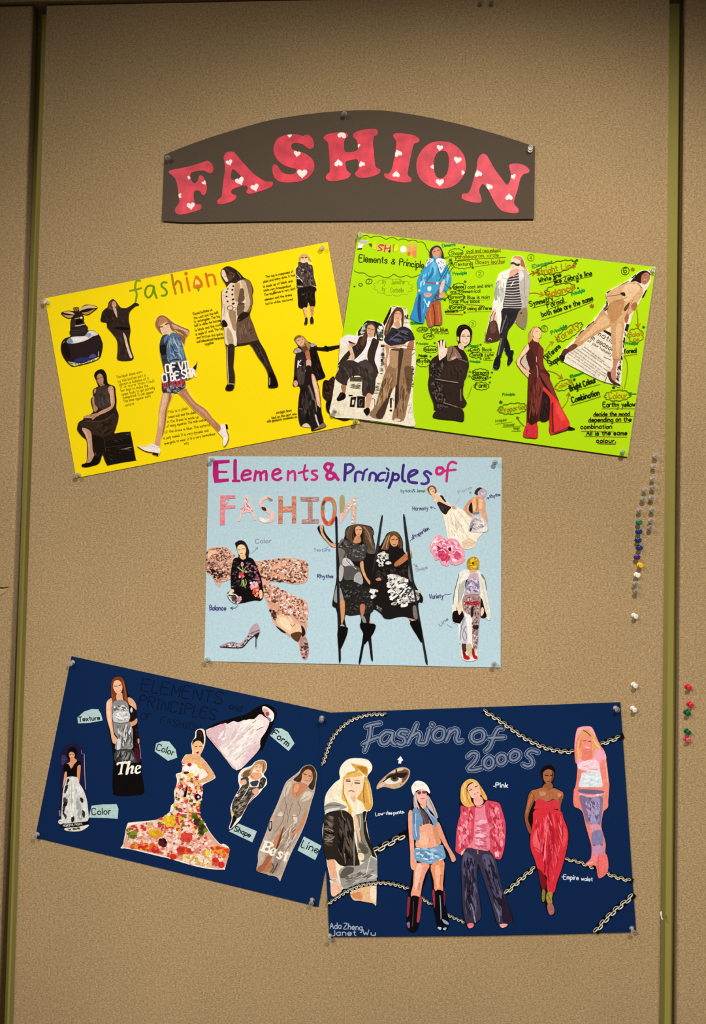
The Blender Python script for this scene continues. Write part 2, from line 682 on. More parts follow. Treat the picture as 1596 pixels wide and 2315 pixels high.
LET = [
 (c1, '113,580 135,560 250,537 350,510 410,490 432,484 465,505 480,540 475,575 455,588 432,580 400,565 350,568 305,580 290,600 297,640 320,668 348,655 358,630 362,610 380,603 400,620 415,650 428,700 422,740 405,765 385,760 372,735 345,727 322,740 320,790 330,830 352,842 375,843 383,862 370,885 310,905 240,922 195,926 170,910 165,880 185,850 200,820 195,780 190,720 175,650 150,610', None,
  '281,622,17,20 405,663,20,-30 203,770,20,90 295,853,34,-8'),
 (c1, '565,470 568,440 590,415 632,408 660,425 720,495 800,580 880,640 930,655 965,655 962,690 930,710 860,735 790,755 755,750 752,730 762,710 750,690 715,690 660,708 630,725 628,750 650,762 668,770 660,800 610,825 545,842 515,832 515,805 545,780 553,730 562,650 572,580 575,520',
  '630,570 648,555 700,605 705,620 650,636 625,630', '610,497,28,-18 697,648,38,-25 820,702,35,-18'),
 (c1, '1305,350 1300,375 1280,388 1250,380 1220,355 1180,340 1140,340 1118,360 1125,385 1150,400 1200,412 1250,435 1290,470 1308,520 1300,570 1260,620 1200,650 1120,662 1050,660 995,640 968,590 962,545 972,515 990,515 1008,530 1040,575 1090,595 1140,590 1160,570 1150,548 1110,540 1050,515 1000,470 975,420 975,370 1000,310 1050,280 1110,267 1170,268 1215,280 1250,268 1285,290 1300,320', None,
  '1105,278,19,5 1167,425,29,8 1208,587,43,0'),
 (c3, '110,330 120,290 180,240 300,210 420,195 550,190 640,215 662,260 650,300 590,360 575,430 580,560 600,625 680,642 790,625 875,590 885,540 880,440 850,360 785,300 780,240 830,190 940,150 1100,120 1250,115 1320,140 1338,195 1310,250 1250,290 1235,370 1230,480 1250,650 1270,850 1285,960 1330,1000 1395,1030 1390,1090 1330,1140 1200,1190 1000,1220 890,1205 830,1150 830,1100 890,1040 905,960 890,830 850,800 720,820 640,840 605,880 615,960 640,1050 715,1110 720,1160 660,1230 540,1260 420,1285 260,1290 180,1250 165,1190 200,1130 245,1100 255,1000 245,750 230,560 215,440 180,390', None,
  '530,245,100,190 450,885,95,175 905,490,40,120 975,905,72,160'),
 (c2, '388,265 415,252 500,258 560,272 597,300 590,325 560,335 545,360 525,450 505,550 505,590 530,610 528,640 470,648 380,632 330,615 312,590 320,572 350,575 375,540 390,470 405,390 410,320 392,290', None,
  '425,414,32,160 410,582,30,185'),
 (c2, '720,320 780,318 850,330 920,380 960,450 968,540 945,600 900,655 840,688 780,697 710,690 640,655 590,600 572,530 578,460 610,395 660,345',
  '780,392 815,405 832,450 830,520 815,580 780,612 745,610 722,580 712,520 718,450 740,410', '760,368,27,8 902,466,32,10 700,522,17,90 946,568,18,-90 760,645,34,0'),
 (c2, '1075,440 1100,418 1125,420 1150,450 1200,540 1260,620 1295,665 1320,640 1330,590 1325,560 1315,520 1325,500 1380,495 1440,510 1478,545 1470,570 1430,582 1405,620 1385,700 1360,780 1358,820 1390,860 1385,890 1330,892 1265,878 1230,850 1190,790 1150,710 1110,662 1085,680 1075,720 1090,760 1095,790 1080,810 1020,805 950,785 935,762 945,738 985,732 1010,690 1035,600 1055,530 1060,480', None,
  '1068,577,31,165 1152,684,32,150 1348,600,24,-20 1315,765,30,180'),
]
M_RED = paper('red_sheen_mottle_paper', 'dc3a4a', 0.5, 0.3, 0.7, 1.3, 40)  # lighter and darker reds put into the colour for the letters' sheen
M_HEART = paper('white_heart_print', 'fdf0e4', 0.7, 0.1)
names = ['letter_f', 'letter_a', 'letter_s', 'letter_h', 'letter_i', 'letter_o', 'letter_n']
for nm, (cr, out, hole, hearts) in zip(names, LET):
    pp = [cr.px(p) for p in smooth_pts(pts_of(out))]
    hh = [[cr.px(p) for p in smooth_pts(pts_of(hole))]] if hole else ()
    lo = prism(nm, pp, bn.h, bn.h + 0.0006, M_RED, bn.root, hh)
    for (_, colr, units) in parse_layers(cr, 'heart h fff : ' + hearts):
        for (p,) in units:
            # keep the printed hearts inside the letter's cut edge
            cx, cy = sum(q[0] for q in p) / len(p), sum(q[1] for q in p) / len(p)
            q2 = []
            for (x, y) in p:
                k = 1.0
                while k > 0 and (not inside(pp, cx + (x - cx) * k, cy + (y - cy) * k) or (hh and inside(hh[0], cx + (x - cx) * k, cy + (y - cy) * k))):
                    k -= 0.08
                q2.append((cx + (x - cx) * max(k, 0), cy + (y - cy) * max(k, 0)))
            prism('heart', q2, bn.h + 0.0006, bn.h + 0.00068, M_HEART, lo)
# ------------------------------------------------------------------ yellow poster
yl = Poster('yellow_poster', [(101.5, 674.5), (741, 547), (813.5, 957.5), (172, 1080.5)], 0.0012, M_YEL,
            'bright yellow poster titled fashion in green and orange marker, tilted, under the banner')
Y1 = Crop(95, 660, 6.65)
Y2 = Crop(160, 820, 6.65)
Y3 = Crop(300, 700, 6.809)
Y4 = Crop(480, 590, 7.718)
Y5 = Crop(590, 540, 8.867)
Y6 = Crop(590, 740, 6.65)
Y7 = Crop(280, 595, 6.939)
yl.ink(Y7, '''
title s34 7fa020: 255,275 210,275 185,310 178,400 200,470 200,520 185,600
title s30 84981c: 95,435 180,418 275,392
title s34 6f9418: 470,370 420,350 365,370 335,440 345,510 390,540 440,490 465,410 470,360 480,450 515,545
title s34 6b961c: 670,305 620,300 590,330 600,370 650,410 675,460 650,505 595,510
title s36 b8801c: 752,180 775,330 812,480
title s36 c2781a: 800,340 840,280 885,310 905,400 915,460
title s38 e27a10: 985,230 1005,330 1028,430
title e cc8216: 975,165,30,30,0
title e87a10: 1130,190 1180,220 1235,300 1240,360 1215,385 1160,400 1100,400 1085,350 1100,260
title f8e060: 1130,250 1175,280 1195,330 1150,330 1115,345 1118,290
title s26 7f9430: 1150,370 1165,400 1172,435
title p 8a9030: 1135,385 1190,375 1185,435 1160,435
title s38 e2701a: 1285,165 1305,260 1330,365
title s36 de7418: 1310,200 1370,180 1410,200 1430,270 1440,335
''')
GREY = '5a4a10'
yl.ink(Y2, '''
handwriting t5.5,40 6e5c08: 690,238 1070,150 | The black dress worn
handwriting t5.5,40 6e5c08: 715,300 1125,200 | by this bottom part a
handwriting t5.5,40 6e5c08: 735,345 1175,250 | person is balance of it
handwriting t5.5,40 6e5c08: 750,385 1255,290 | it is more than (red)
handwriting t5.5,40 6e5c08: 755,440 1165,360 | her legs to make the
handwriting t5.5,40 6e5c08: 770,495 1265,390 | upper body to get partially
handwriting t5.5,40 6e5c08: 785,545 1245,455 | symmetrical. It can appear
handwriting t5.5,40 6e5c08: 795,600 1200,515 | The lines appear more
handwriting t5.5,40 6e5c08: 820,660 950,630 | natural
''')
yl.ink(Y3, '''
handwriting t6,40 6e5c08: 545,1600 845,1535 | This is a plaid
handwriting t6,40 6e5c08: 545,1672 965,1598 | tweed suit and the plaid
handwriting t6,40 6e5c08: 535,1742 1015,1668 | in the dress is made up
handwriting t6,40 6e5c08: 525,1812 1130,1710 | of many squares. The main colour
handwriting t6,40 6e5c08: 500,1905 1190,1790 | of the dress is blue. The material
handwriting t6,40 6e5c08: 475,1998 1165,1875 | is poly tweed. It is very dynamic and
handwriting t6,40 6e5c08: 490,2078 1270,1925 | energetic to wear. It is a very harmonious
handwriting t6,40 6e5c08: 795,2078 860,2062 | way
''')
yl.ink(Y3, '''
handwriting t6,40 6e5c08: 935,85 1225,15 | Round buttons on
handwriting t6,40 6e5c08: 945,150 1320,55 | the coat and the belt
handwriting t6,40 6e5c08: 950,205 1345,115 | is rectangular. The top
handwriting t6,40 6e5c08: 955,265 1350,180 | half is white. the bottom
handwriting t6,40 6e5c08: 965,335 1355,245 | is black and the coat
handwriting t6,40 6e5c08: 975,400 1390,300 | is made of wool. The top
handwriting t6,40 6e5c08: 985,450 1385,385 | and bottom are going
handwriting t6,40 6e5c08: 990,510 1420,440 | and balanced and harmonious
handwriting t6,40 6e5c08: 1115,550 1250,520 | together
''')
yl.ink(Y5, '''
handwriting t7.5,46 6e5c08: 95,780 650,670 | The top is composed of
handwriting t7.5,46 6e5c08: 50,880 680,740 | plaid and many dots. it has
handwriting t7.5,46 6e5c08: 50,975 630,860 | is made up of black and
handwriting t7.5,46 6e5c08: 55,1055 600,955 | white very homogenized
handwriting t7.5,46 6e5c08: 70,1140 690,1010 | The equilibrium is very dark
handwriting t7.5,46 6e5c08: 80,1235 620,1135 | element and the dress
handwriting t7.5,46 6e5c08: 100,1320 640,1225 | but is white, textured
''')
yl.ink(Y6, '''
handwriting t5.5,36 6e5c08: 230,1300 460,1260 | straight lines
handwriting t5.5,36 6e5c08: 165,1375 535,1310 | land on the skirt now
handwriting t5.5,36 6e5c08: 95,1430 540,1355 | with geometric ornaments on
''')
yl.cut('perfume_bottle_cutout', 'dark round perfume bottle with a bow-shaped golden stopper', Y1, '2a1a10',
 '430,660 360,690 310,730 285,800 285,880 310,960 360,1040 420,1100 465,1122 560,1105 700,1070 800,1035 860,1000 890,930 910,800 895,730 860,650 800,590 740,575 690,580 675,520 640,470 625,430 625,370 605,335 680,350 750,310 825,250 830,225 780,200 680,190 620,205 570,260 545,270 550,230 490,228 465,245 480,285 400,280 320,295 285,320 310,355 380,395 450,395 430,430 425,550', '''
bow dcbc8e: 555,290 590,240 650,205 740,198 815,225 820,243 700,246 620,265
bow b98a34: 600,312 680,300 790,255 745,305 680,340 630,335
bow 1e120a: 575,288 660,264 780,250 700,282 600,300
bow dcb484: 318,305 400,290 465,310 488,340 400,328
bow c8a062: 312,338 380,352 470,355 440,385 380,385
bow 9a6a30: 470,242 545,236 530,290 500,290
bow s8 2a1a10: 500,240 515,280 515,340
cap 3a2a20: 440,440 500,400 600,350 620,440 640,480 500,520 440,540
cap 120a08: 510,420 590,400 610,460 520,490
cap s10 c8a486: 490,405 520,398 560,392
cap s14 d8b898: 500,512 570,502 645,482
cap e f6dcd4: 590,388,20,18,0
cap 2d2420: 435,560 660,505 685,580 640,640 440,662
cap s5 54443a: 450,590 560,575 670,540
cap s5 54443a: 450,620 560,610 670,575
glass e8dcd0: 370,742 420,690 480,672 640,660 690,600 740,582 800,595 842,640 760,670 680,720 560,760 430,777
glass 7d93a8: 368,742 425,692 450,720 470,760 400,776
glass 93a4b2: 650,655 690,615 745,640 700,690
glass f4ece4: 470,690 600,680 690,680 560,740 480,750
glass 2a1c1c: 325,800 430,787 600,762 750,702 850,650 890,740 890,850 860,950 780,990 500,1010 400,970 340,890
glass 1a1012: 300,800 380,780 420,900 430,1000 360,960 310,880
glass 2c3068: 480,1030 560,990 700,980 760,930 820,970 760,1000 650,1050 500,1060
glass 5a4a88: 700,985 760,930 815,968 760,990
liquid b9b060: 390,1045 480,1062 600,1075 720,1030 840,980 850,1005 700,1060 560,1095 465,1115
liquid d60,9,1,0 e8e0b0,8a8a30,5a5a70,f0ecd0: 395,1050 480,1066 600,1078 720,1035 840,985 840,1005 700,1058 560,1092 465,1110
glass s9 e8e4e0: 852,900 850,930 846,965
glass s6 a89a90: 320,770 340,740
''')
yl.cut('woman_cutout', 'woman in a black draped gown reaching up towards the title', Y1, '33251c',
 '1070,105 1110,140 1160,210 1200,240 1270,240 1340,200 1380,170 1405,158 1455,185 1445,205 1410,210 1330,280 1305,330 1300,420 1320,520 1325,600 1310,700 1320,800 1350,910 1375,985 1330,1028 1140,1022 1135,900 1130,740 1060,630 980,535 970,465 885,440 890,370 930,270 985,230 1000,160 1030,125', '''
hair 5a3a22: 1070,108 1120,160 1150,225 1115,260 1040,270 985,240 1010,160
hair s8 8a6038: 1030,150 1015,220 1040,260
hair s6 7a5030: 1110,170 1130,220
face cf9f7e: 1072,140 1100,150 1118,190 1105,225 1075,238 1050,200 1050,165
face s5 7a4a38: 1062,185 1078,182
face s5 7a4a38: 1092,178 1106,178
face s5 a05048: 1080,218 1098,214
neckline d2a88c: 1065,245 1105,240 1125,300 1130,388 1100,340 1080,290
gown 2a1d15: 905,300 980,260 1060,280 1100,380 1040,480 985,500 980,450 895,435
gown d26,7,5,60 3e2f25,241810,4a3a2e: 900,300 1060,290 1130,400 1290,330 1295,520 1000,520 980,450 900,430
gown 140c08: 1070,545 1180,525 1305,540 1290,572 1150,566
gown d24,8,6,80 3e2f25,241810,463629: 1080,600 1200,600 1250,700 1310,1010 1150,1010 1140,740
leg e2c4a8: 1215,610 1260,660 1285,760 1320,880 1357,975 1330,995 1300,930 1265,820 1240,720
leg c89c7c: 1215,610 1240,650 1262,740 1245,715
''')
yl.cut('seated_woman_cutout', 'woman in a sleeveless black dress sitting on a black box', Y2, '2b1c12',
 '445,97 500,115 535,190 555,310 655,355 670,450 685,560 680,680 715,780 705,880 670,1000 655,1060 760,1045 880,1036 893,1040 920,1160 950,1320 975,1455 972,1467 760,1500 560,1540 545,1535 510,1470 485,1395 465,1400 425,1510 330,1550 230,1570 165,1560 170,1525 230,1500 245,1400 240,1180 170,1110 100,1020 100,950 125,890 190,850 195,810 280,780 335,740 325,680 305,600 305,540 335,500 330,420 360,380 410,355 385,270 352,200 370,140', '''
hair 20130a: 445,100 510,130 540,230 550,330 500,345 485,250 445,165 395,195 390,290 420,345 380,260 356,190 380,130
face bd8d6a: 398,190 440,163 478,195 492,250 486,310 455,340 415,315 390,250
face 9a6a4a: 398,200 410,260 430,325 400,290
face s7 3a2416: 395,238 425,234
face s7 3a2416: 445,222 478,212
face s5 8a5a40: 440,240 448,275 435,285
face s8 9a5044: 435,308 460,300
neck a87858: 440,325 490,312 512,345 455,372
blouse 43342c: 420,362 540,342 565,440 600,620 560,670 480,700 400,660 360,600 370,480 400,400
blouse d34,9,4,70 524238,362820,5a4a3e: 420,370 535,350 560,440 595,620 480,690 400,650 370,590 375,480
arm c89878: 565,370 610,345 645,390 655,500 660,610 620,690 520,750 420,790 340,850 320,850 370,780 460,720 570,670 610,620 590,500 560,420
arm dcb090: 600,370 630,420 635,520 610,640 595,560 585,440
arm b58662: 350,400 385,390 372,450 350,462
arm b58662: 320,540 352,500 358,620 402,670 400,712 350,735 322,600
hand bd8c6a: 195,830 230,790 330,772 400,755 430,790 330,832 250,832
hand s6 6a4430: 290,800 330,790
hand s6 6a4430: 310,850 370,790
hand s6 6a4430: 345,850 395,800
skirt 36271a: 130,910 260,870 420,890 560,850 680,760 700,860 640,1030 480,1120 330,1080 240,980 160,960
skirt s18 4a3a2c: 240,872 400,885 520,860 640,770
skirt d30,10,6,-35 2a1c12,40301f,1e130a: 300,920 660,830 640,1020 430,1120
skirt 1c120b: 330,1090 480,1130 500,1300 460,1370 400,1380 340,1250
leg c9997a: 165,990 220,985 300,1040 320,1180 330,1320 352,1395 290,1500 240,1510 260,1380 255,1230 230,1120
leg e0b496: 190,1000 240,1060 270,1180 285,1330 270,1300 250,1150
shoe 130b06: 170,1542 240,1508 300,1492 352,1400 400,1420 450,1385 420,1500 300,1550 200,1566
shoe s6 6a5a4c: 345,1355 378,1365 360,1395
box p 19110b: 500,1130 640,1085 760,1050 890,1045 970,1463 550,1535 505,1400
box p 241a13: 510,1140 650,1085 760,1056 885,1050 905,1130 700,1150 520,1190
box s5 4a4038: 500,1150 515,1250 525,1340
box s4 463c34: 530,1280 740,1245 915,1235
box s14 8a8078: 765,1302 830,1290 910,1270
box s6 7a7068: 830,1080 885,1072
box d16,7,6,20 3a3028,0c0805,4a4038: 520,1160 880,1080 940,1430 570,1500
''')
yl.cut('striding_girl_cutout', 'striding girl in a denim jacket and lettered mini dress with white shoes', Y3, 'eccb74',
 '430,85 500,95 570,140 640,195 760,260 870,310 860,380 820,440 800,540 780,560 800,660 830,780 860,860 930,890 965,840 1000,780 990,850 975,940 930,1040 850,1080 800,1090 820,1180 880,1290 980,1430 1130,1530 1230,1660 1340,1770 1430,1755 1465,1780 1470,1830 1450,1860 1480,1960 1460,2060 1410,2115 1385,2060 1385,1980 1310,1890 1200,1760 1060,1640 920,1530 800,1390 700,1290 640,1290 580,1420 520,1560 510,1700 480,1880 430,2000 415,2100 420,2190 390,2255 300,2220 290,2195 190,2180 75,2110 90,2095 200,2100 270,2060 330,2040 370,1900 395,1700 400,1560 430,1400 455,1280 460,1130 455,1060 485,960 450,800 420,680 410,520 460,390 380,300 345,220 360,140', '''
hair 9a6240: 430,90 520,112 620,200 760,265 868,315 850,390 810,460 790,540 740,440 690,350 610,330 570,260 540,180 470,160 420,260 450,370 390,310 350,230 370,140
hair c99874: 600,220 740,275 860,330 840,400 790,330 700,300 640,300
hair s14 e0b896: 620,240 720,290 840,340
hair s14 d8a884: 650,320 760,380 820,440
hair s12 7a4628: 660,340 730,420 780,520
hair s12 7a4628: 700,310 770,360 800,440
hair b98256: 375,160 450,110 530,150 560,225 520,190 430,240 385,260
hair s10 8a5636: 400,150 380,230 400,290
face eac4a4: 420,262 470,240 540,208 572,260 570,330 520,380 480,388 440,340
face s20 5a3a2c: 505,228 545,214
face s18 6a4634: 418,268 460,262
face s7 b06a58: 470,350 500,348 525,330
face s5 b88a6c: 480,270 478,315 495,320
dress 3b3d48: 460,400 540,382 560,420 530,560 530,700 580,820 830,800 850,1060 800,1085 812,1190 700,1270 600,1290 462,1280 455,1060 490,980 450,800 415,600 420,500
dress 16161c: 420,560 500,540 520,620 500,700 430,690
dress d40,14,2,20 2a2c38,55586a,1c1c22,6a6e80: 430,480 530,440 530,700 600,830 830,810 800,1180 600,1280 470,1270 490,980 440,760
dress 6076a8: 480,440 550,382 545,425 490,520
dress d70,10,2,-20 8a8c90,2a2a30,5a6068,a8a8a4: 465,1200 820,1110 815,1190 700,1270 600,1288 465,1270
sleeve 56708a: 560,400 620,350 690,380 740,450 780,600 820,740 825,800 720,790 600,820 560,800 530,700 530,600 545,480
sleeve d90,8,5,70 7f98ac,3a5068,96aebc,46607c: 560,410 680,385 740,460 780,610 815,780 600,800 540,700 550,500
sleeve s20 b4c6cc: 630,450 660,520 700,590
sleeve s14 a8bcc8: 700,610 730,690 760,760
sleeve s16 26384e: 600,560 640,640 690,660
sleeve s16 22303e: 570,790 640,770 710,770
arm 3a3a44: 860,1060 920,1040 860,1075
bag 2a2020: 930,890 975,840 995,790 985,860 970,930
lettering t24,120,0,0.03 fff4ea: 515,970 665,945 | OF
lettering t24,120,0,0.03 fff4ea: 722,935 905,905 | VIL
lettering t24,120,0,0.03 fff4ea: 465,1118 530,1108 | O
lettering t24,120,0,0.03 fff4ea: 592,1095 722,1075 | BE
lettering t24,120,0,0.03 fff4ea: 765,1060 968,1028 | SHA
lettering t14,80,0,0 e03848: 470,1215 545,1200 | TO
lettering t14,80,0,0 e03848: 595,1195 800,1150 | YOUR
leg d6a27a: 465,1292 560,1290 600,1340 540,1500 510,1700 480,1880 430,2000 415,2090 340,2070 370,1900 400,1700 405,1560 430,1420
leg e8bc94: 470,1310 530,1310 500,1480 450,1600 430,1800 400,1760 420,1560 450,1420
leg a86a44: 560,1290 600,1340 540,1500 512,1700 480,1880 450,1940 480,1750 500,1560 540,1420
leg bc7e58: 710,1280 812,1210 860,1290 970,1430 1120,1530 1220,1660 1350,1790 1330,1880 1300,1870 1190,1750 1060,1630 920,1520 810,1390
leg d49a70: 780,1260 850,1330 960,1460 1100,1550 1200,1680 1310,1810 1180,1690 1060,1570 920,1460
shoe f6e8da: 80,2105 200,2110 270,2065 340,2080 415,2130 415,2200 300,2190 190,2170
shoe s10 3a2a1c: 78,2112 190,2178 300,2200
shoe p 1a120c: 305,2195 400,2215 387,2255 300,2225
shoe s5 c8b4a0: 270,2070 320,2110 410,2130
shoe f6e8da: 1350,1780 1420,1760 1440,1860 1475,1960 1455,2050 1410,2110 1390,2050 1390,1970 1320,1890 1360,1850
shoe p 1a120c: 1425,1758 1458,1770 1468,1830 1440,1852
shoe s10 2a1c14: 1446,1862 1476,1960 1455,2052 1412,2112
''')
yl.cut('trench_coat_woman_cutout', 'woman in a cream double-breasted trench coat with wide black boots', Y4, '3a2a1e',
 '285,92 380,130 470,200 530,270 580,305 650,340 690,420 712,510 695,600 705,700 680,830 650,950 700,1080 760,1250 820,1400 920,1570 1010,1800 1080,1960 1130,2090 1138,2195 990,2210 975,2150 980,2010 920,1850 800,1680 720,1540 655,1445 560,1465 425,1478 390,1480 380,1640 365,1850 390,1990 385,2150 355,2250 240,2255 235,2190 270,2130 260,1990 250,1750 240,1500 215,1400 205,1200 165,1130 145,1050 160,930 165,760 155,600 165,520 245,470 235,410 180,320 150,240 150,170 210,110', '''
hair 33251c: 285,95 400,150 480,215 540,290 480,320 400,350 380,380 320,370 260,300 240,200 190,140 230,105
hair s12 6a5440: 230,130 290,180 330,260
hair s10 8a7258: 330,200 380,240 360,290
hair s8 9a8468: 430,200 480,260 500,300
hair s12 1a100a: 380,150 430,230 440,320
face efd2b4: 180,150 215,170 240,240 260,300 280,350 240,360 200,310 160,240 160,185
face 6a3a2a: 265,240 330,230 350,290 320,340 280,330
face s8 5a3a2c: 215,262 240,275
face s8 2a1a12: 280,245 325,235
coat e9cfae: 250,460 320,380 400,390 480,340 560,330 620,400 600,600 580,720 560,860 450,960 430,1100 420,1470 270,1470 215,1400 205,1180 160,1060 165,920 175,760 165,600 175,520
coat 8a6a4c: 500,340 580,320 650,350 690,450 695,520 690,620 700,720 650,880 560,880 590,720 600,600 560,450
coat d4b48c: 500,350 560,340 600,430 640,600 660,750 600,880 550,880 580,740 570,600 520,460
coat 6c5038: 470,500 540,480 560,600 560,680 500,720 440,720 460,600
coat b89468: 400,400 470,380 480,480 440,700 400,690 380,560
coat 745843: 440,770 560,770 540,880 450,960 430,900
coat 6a4e3c: 430,1020 560,1000 640,960 690,1080 760,1260 800,1370 700,1400 640,1420 440,1440
coat d30,9,8,80 5a402f,7c604a,83674f: 450,1060 630,1000 740,1300 460,1420
coat s24 3a271a: 430,1460 560,1440 650,1430
coat s12 2a1a10: 640,1220 690,1190
coat s12 3a2a1e: 660,1265 720,1240
coat a8875e: 280,880 400,870 415,980 420,1200 370,1200 330,1080
coat f6e2c4: 260,880 300,1000 360,1200 420,1310 425,1465 390,1470 360,1340 280,1140 240,960
coat b89c74: 250,1180 330,1240 370,1440 280,1460
coat s9 a88a62: 200,760 215,860 190,960
coat s8 c4a67e: 380,420 385,560 420,700 410,790
button e 3a2a20: 270,488,16,12,-20 250,542,20,16,-20 248,620,18,17,-20 265,706,17,17,-20 365,440,18,16,-20 350,503,20,17,-20 350,585,20,18,-20 362,672,24,18,-20 365,745,26,18,-20
belt s12 4a382a: 272,790 350,785 352,850 272,850 272,790
belt s9 6a5440: 350,820 410,815 400,860
belt 5a4434: 440,745 500,720 560,740 570,760 460,775
glove 2a1a14: 445,1000 490,920 560,890 620,900 630,960 560,1010 500,1050 450,1055
glove s7 8a7868: 450,1020 475,1025
glove 1e120c: 165,1050 205,1025 240,1060 268,1110 250,1150 190,1150 175,1100
boot 35261c: 265,1480 385,1465 375,1640 365,1850 390,1990 385,2140 290,2140 285,1990 265,1800
boot s14 d8c4a4: 258,1500 262,1750 275,1990 280,2130
boot s12 d0bca0: 275,2145 330,2145 385,2150
boot 1c120b: 250,2180 300,2150 350,2160 355,2245 240,2250
boot 30221a: 650,1430 800,1400 900,1580 1000,1820 1070,1970 1125,2100 1130,2190 1000,2200 985,2150 1000,2010 930,1850 810,1670 720,1530
boot 4a392e: 740,1480 800,1480 890,1640 980,1840 930,1800 820,1640
boot 140c07: 980,1960 1060,1960 1125,2100 1130,2190 1000,2200 985,2140
boot s14 c8bcb0: 1000,2040 1003,2100 1000,2155
boot d14,14,3,60 241810,4e3c30: 700,1460 800,1420 1040,1960 960,1880
''')
yl.cut('dark_jacket_woman_cutout', 'fair-haired woman in a dark mottled jacket and black shorts', Y5, 'fbe98a',
 '860,285 930,300 975,350 1010,420 1000,450 960,460 1020,520 1050,620 1060,750 1095,860 1108,960 1120,1015 1080,1090 1095,1330 1060,1360 1070,1450 1040,1560 1060,1690 1020,1712 985,1690 975,1400 945,1290 930,1400 925,1580 935,1700 900,1728 860,1715 880,1580 840,1400 760,1375 740,1250 725,1010 715,900 690,720 695,590 740,540 735,470 760,430 755,370 800,305', '''
hair d8a850: 860,287 920,300 960,350 1005,430 990,445 940,440 930,380 860,360 800,390 800,450 760,450 760,380 800,310
hair s10 f4d480: 800,330 860,305 920,330
hair s9 a87838: 780,380 775,440
hair s9 a87838: 960,370 985,420 1005,440
face f2caa0: 805,380 860,350 930,375 935,440 890,475 840,470 805,430
face s22 6a3a1c: 815,380 850,378
face s22 6a3a1c: 885,376 920,374
face s7 c87a60: 850,438 885,436
jacket 4c3c36: 745,465 790,460 850,485 930,465 960,510 1025,530 1050,640 1060,760 1100,900 1105,960 1060,940 950,960 830,970 725,1000 715,880 700,720 700,600 745,545
jacket d60,16,2,60 6c5a54,322520,857068,241a16,5a4842: 720,580 800,500 930,500 1030,560 1050,760 1090,940 950,950 830,960 730,900 710,650
jacket s16 e8cfae: 700,720 770,790 830,850
jacket s14 d8c0a8: 710,790 770,800
jacket d20,14,2,30 a08c84,2a1f1a: 790,560 880,560 870,730 790,720
jacket s18 b0a09a: 740,950 830,960 880,1010
jacket 241812: 720,820 790,830 830,900 730,930
shorts 1f140e: 745,1000 880,960 1060,950 1115,1015 1080,1090 1090,1330 990,1360 945,1270 915,1385 760,1375 740,1200 730,1060
shorts d20,12,4,85 30231b,140c08,3a2c22: 760,1030 1050,1000 1080,1310 1000,1330 940,1250 900,1360 770,1350
shorts e 6a5c50: 850,1112,28,10,0
leg f0bc84: 840,1390 915,1385 925,1570 885,1575 860,1470
leg d8905a: 985,1365 1055,1355 1060,1440 1035,1560 1000,1565 990,1450
leg s10 b8703c: 850,1420 870,1500 890,1560
leg s9 a8602c: 1000,1440 1050,1450
boot 2e2018: 885,1585 930,1580 932,1700 905,1722 865,1715 880,1640
boot 2e2018: 990,1575 1040,1570 1058,1680 1025,1705 988,1695
''')
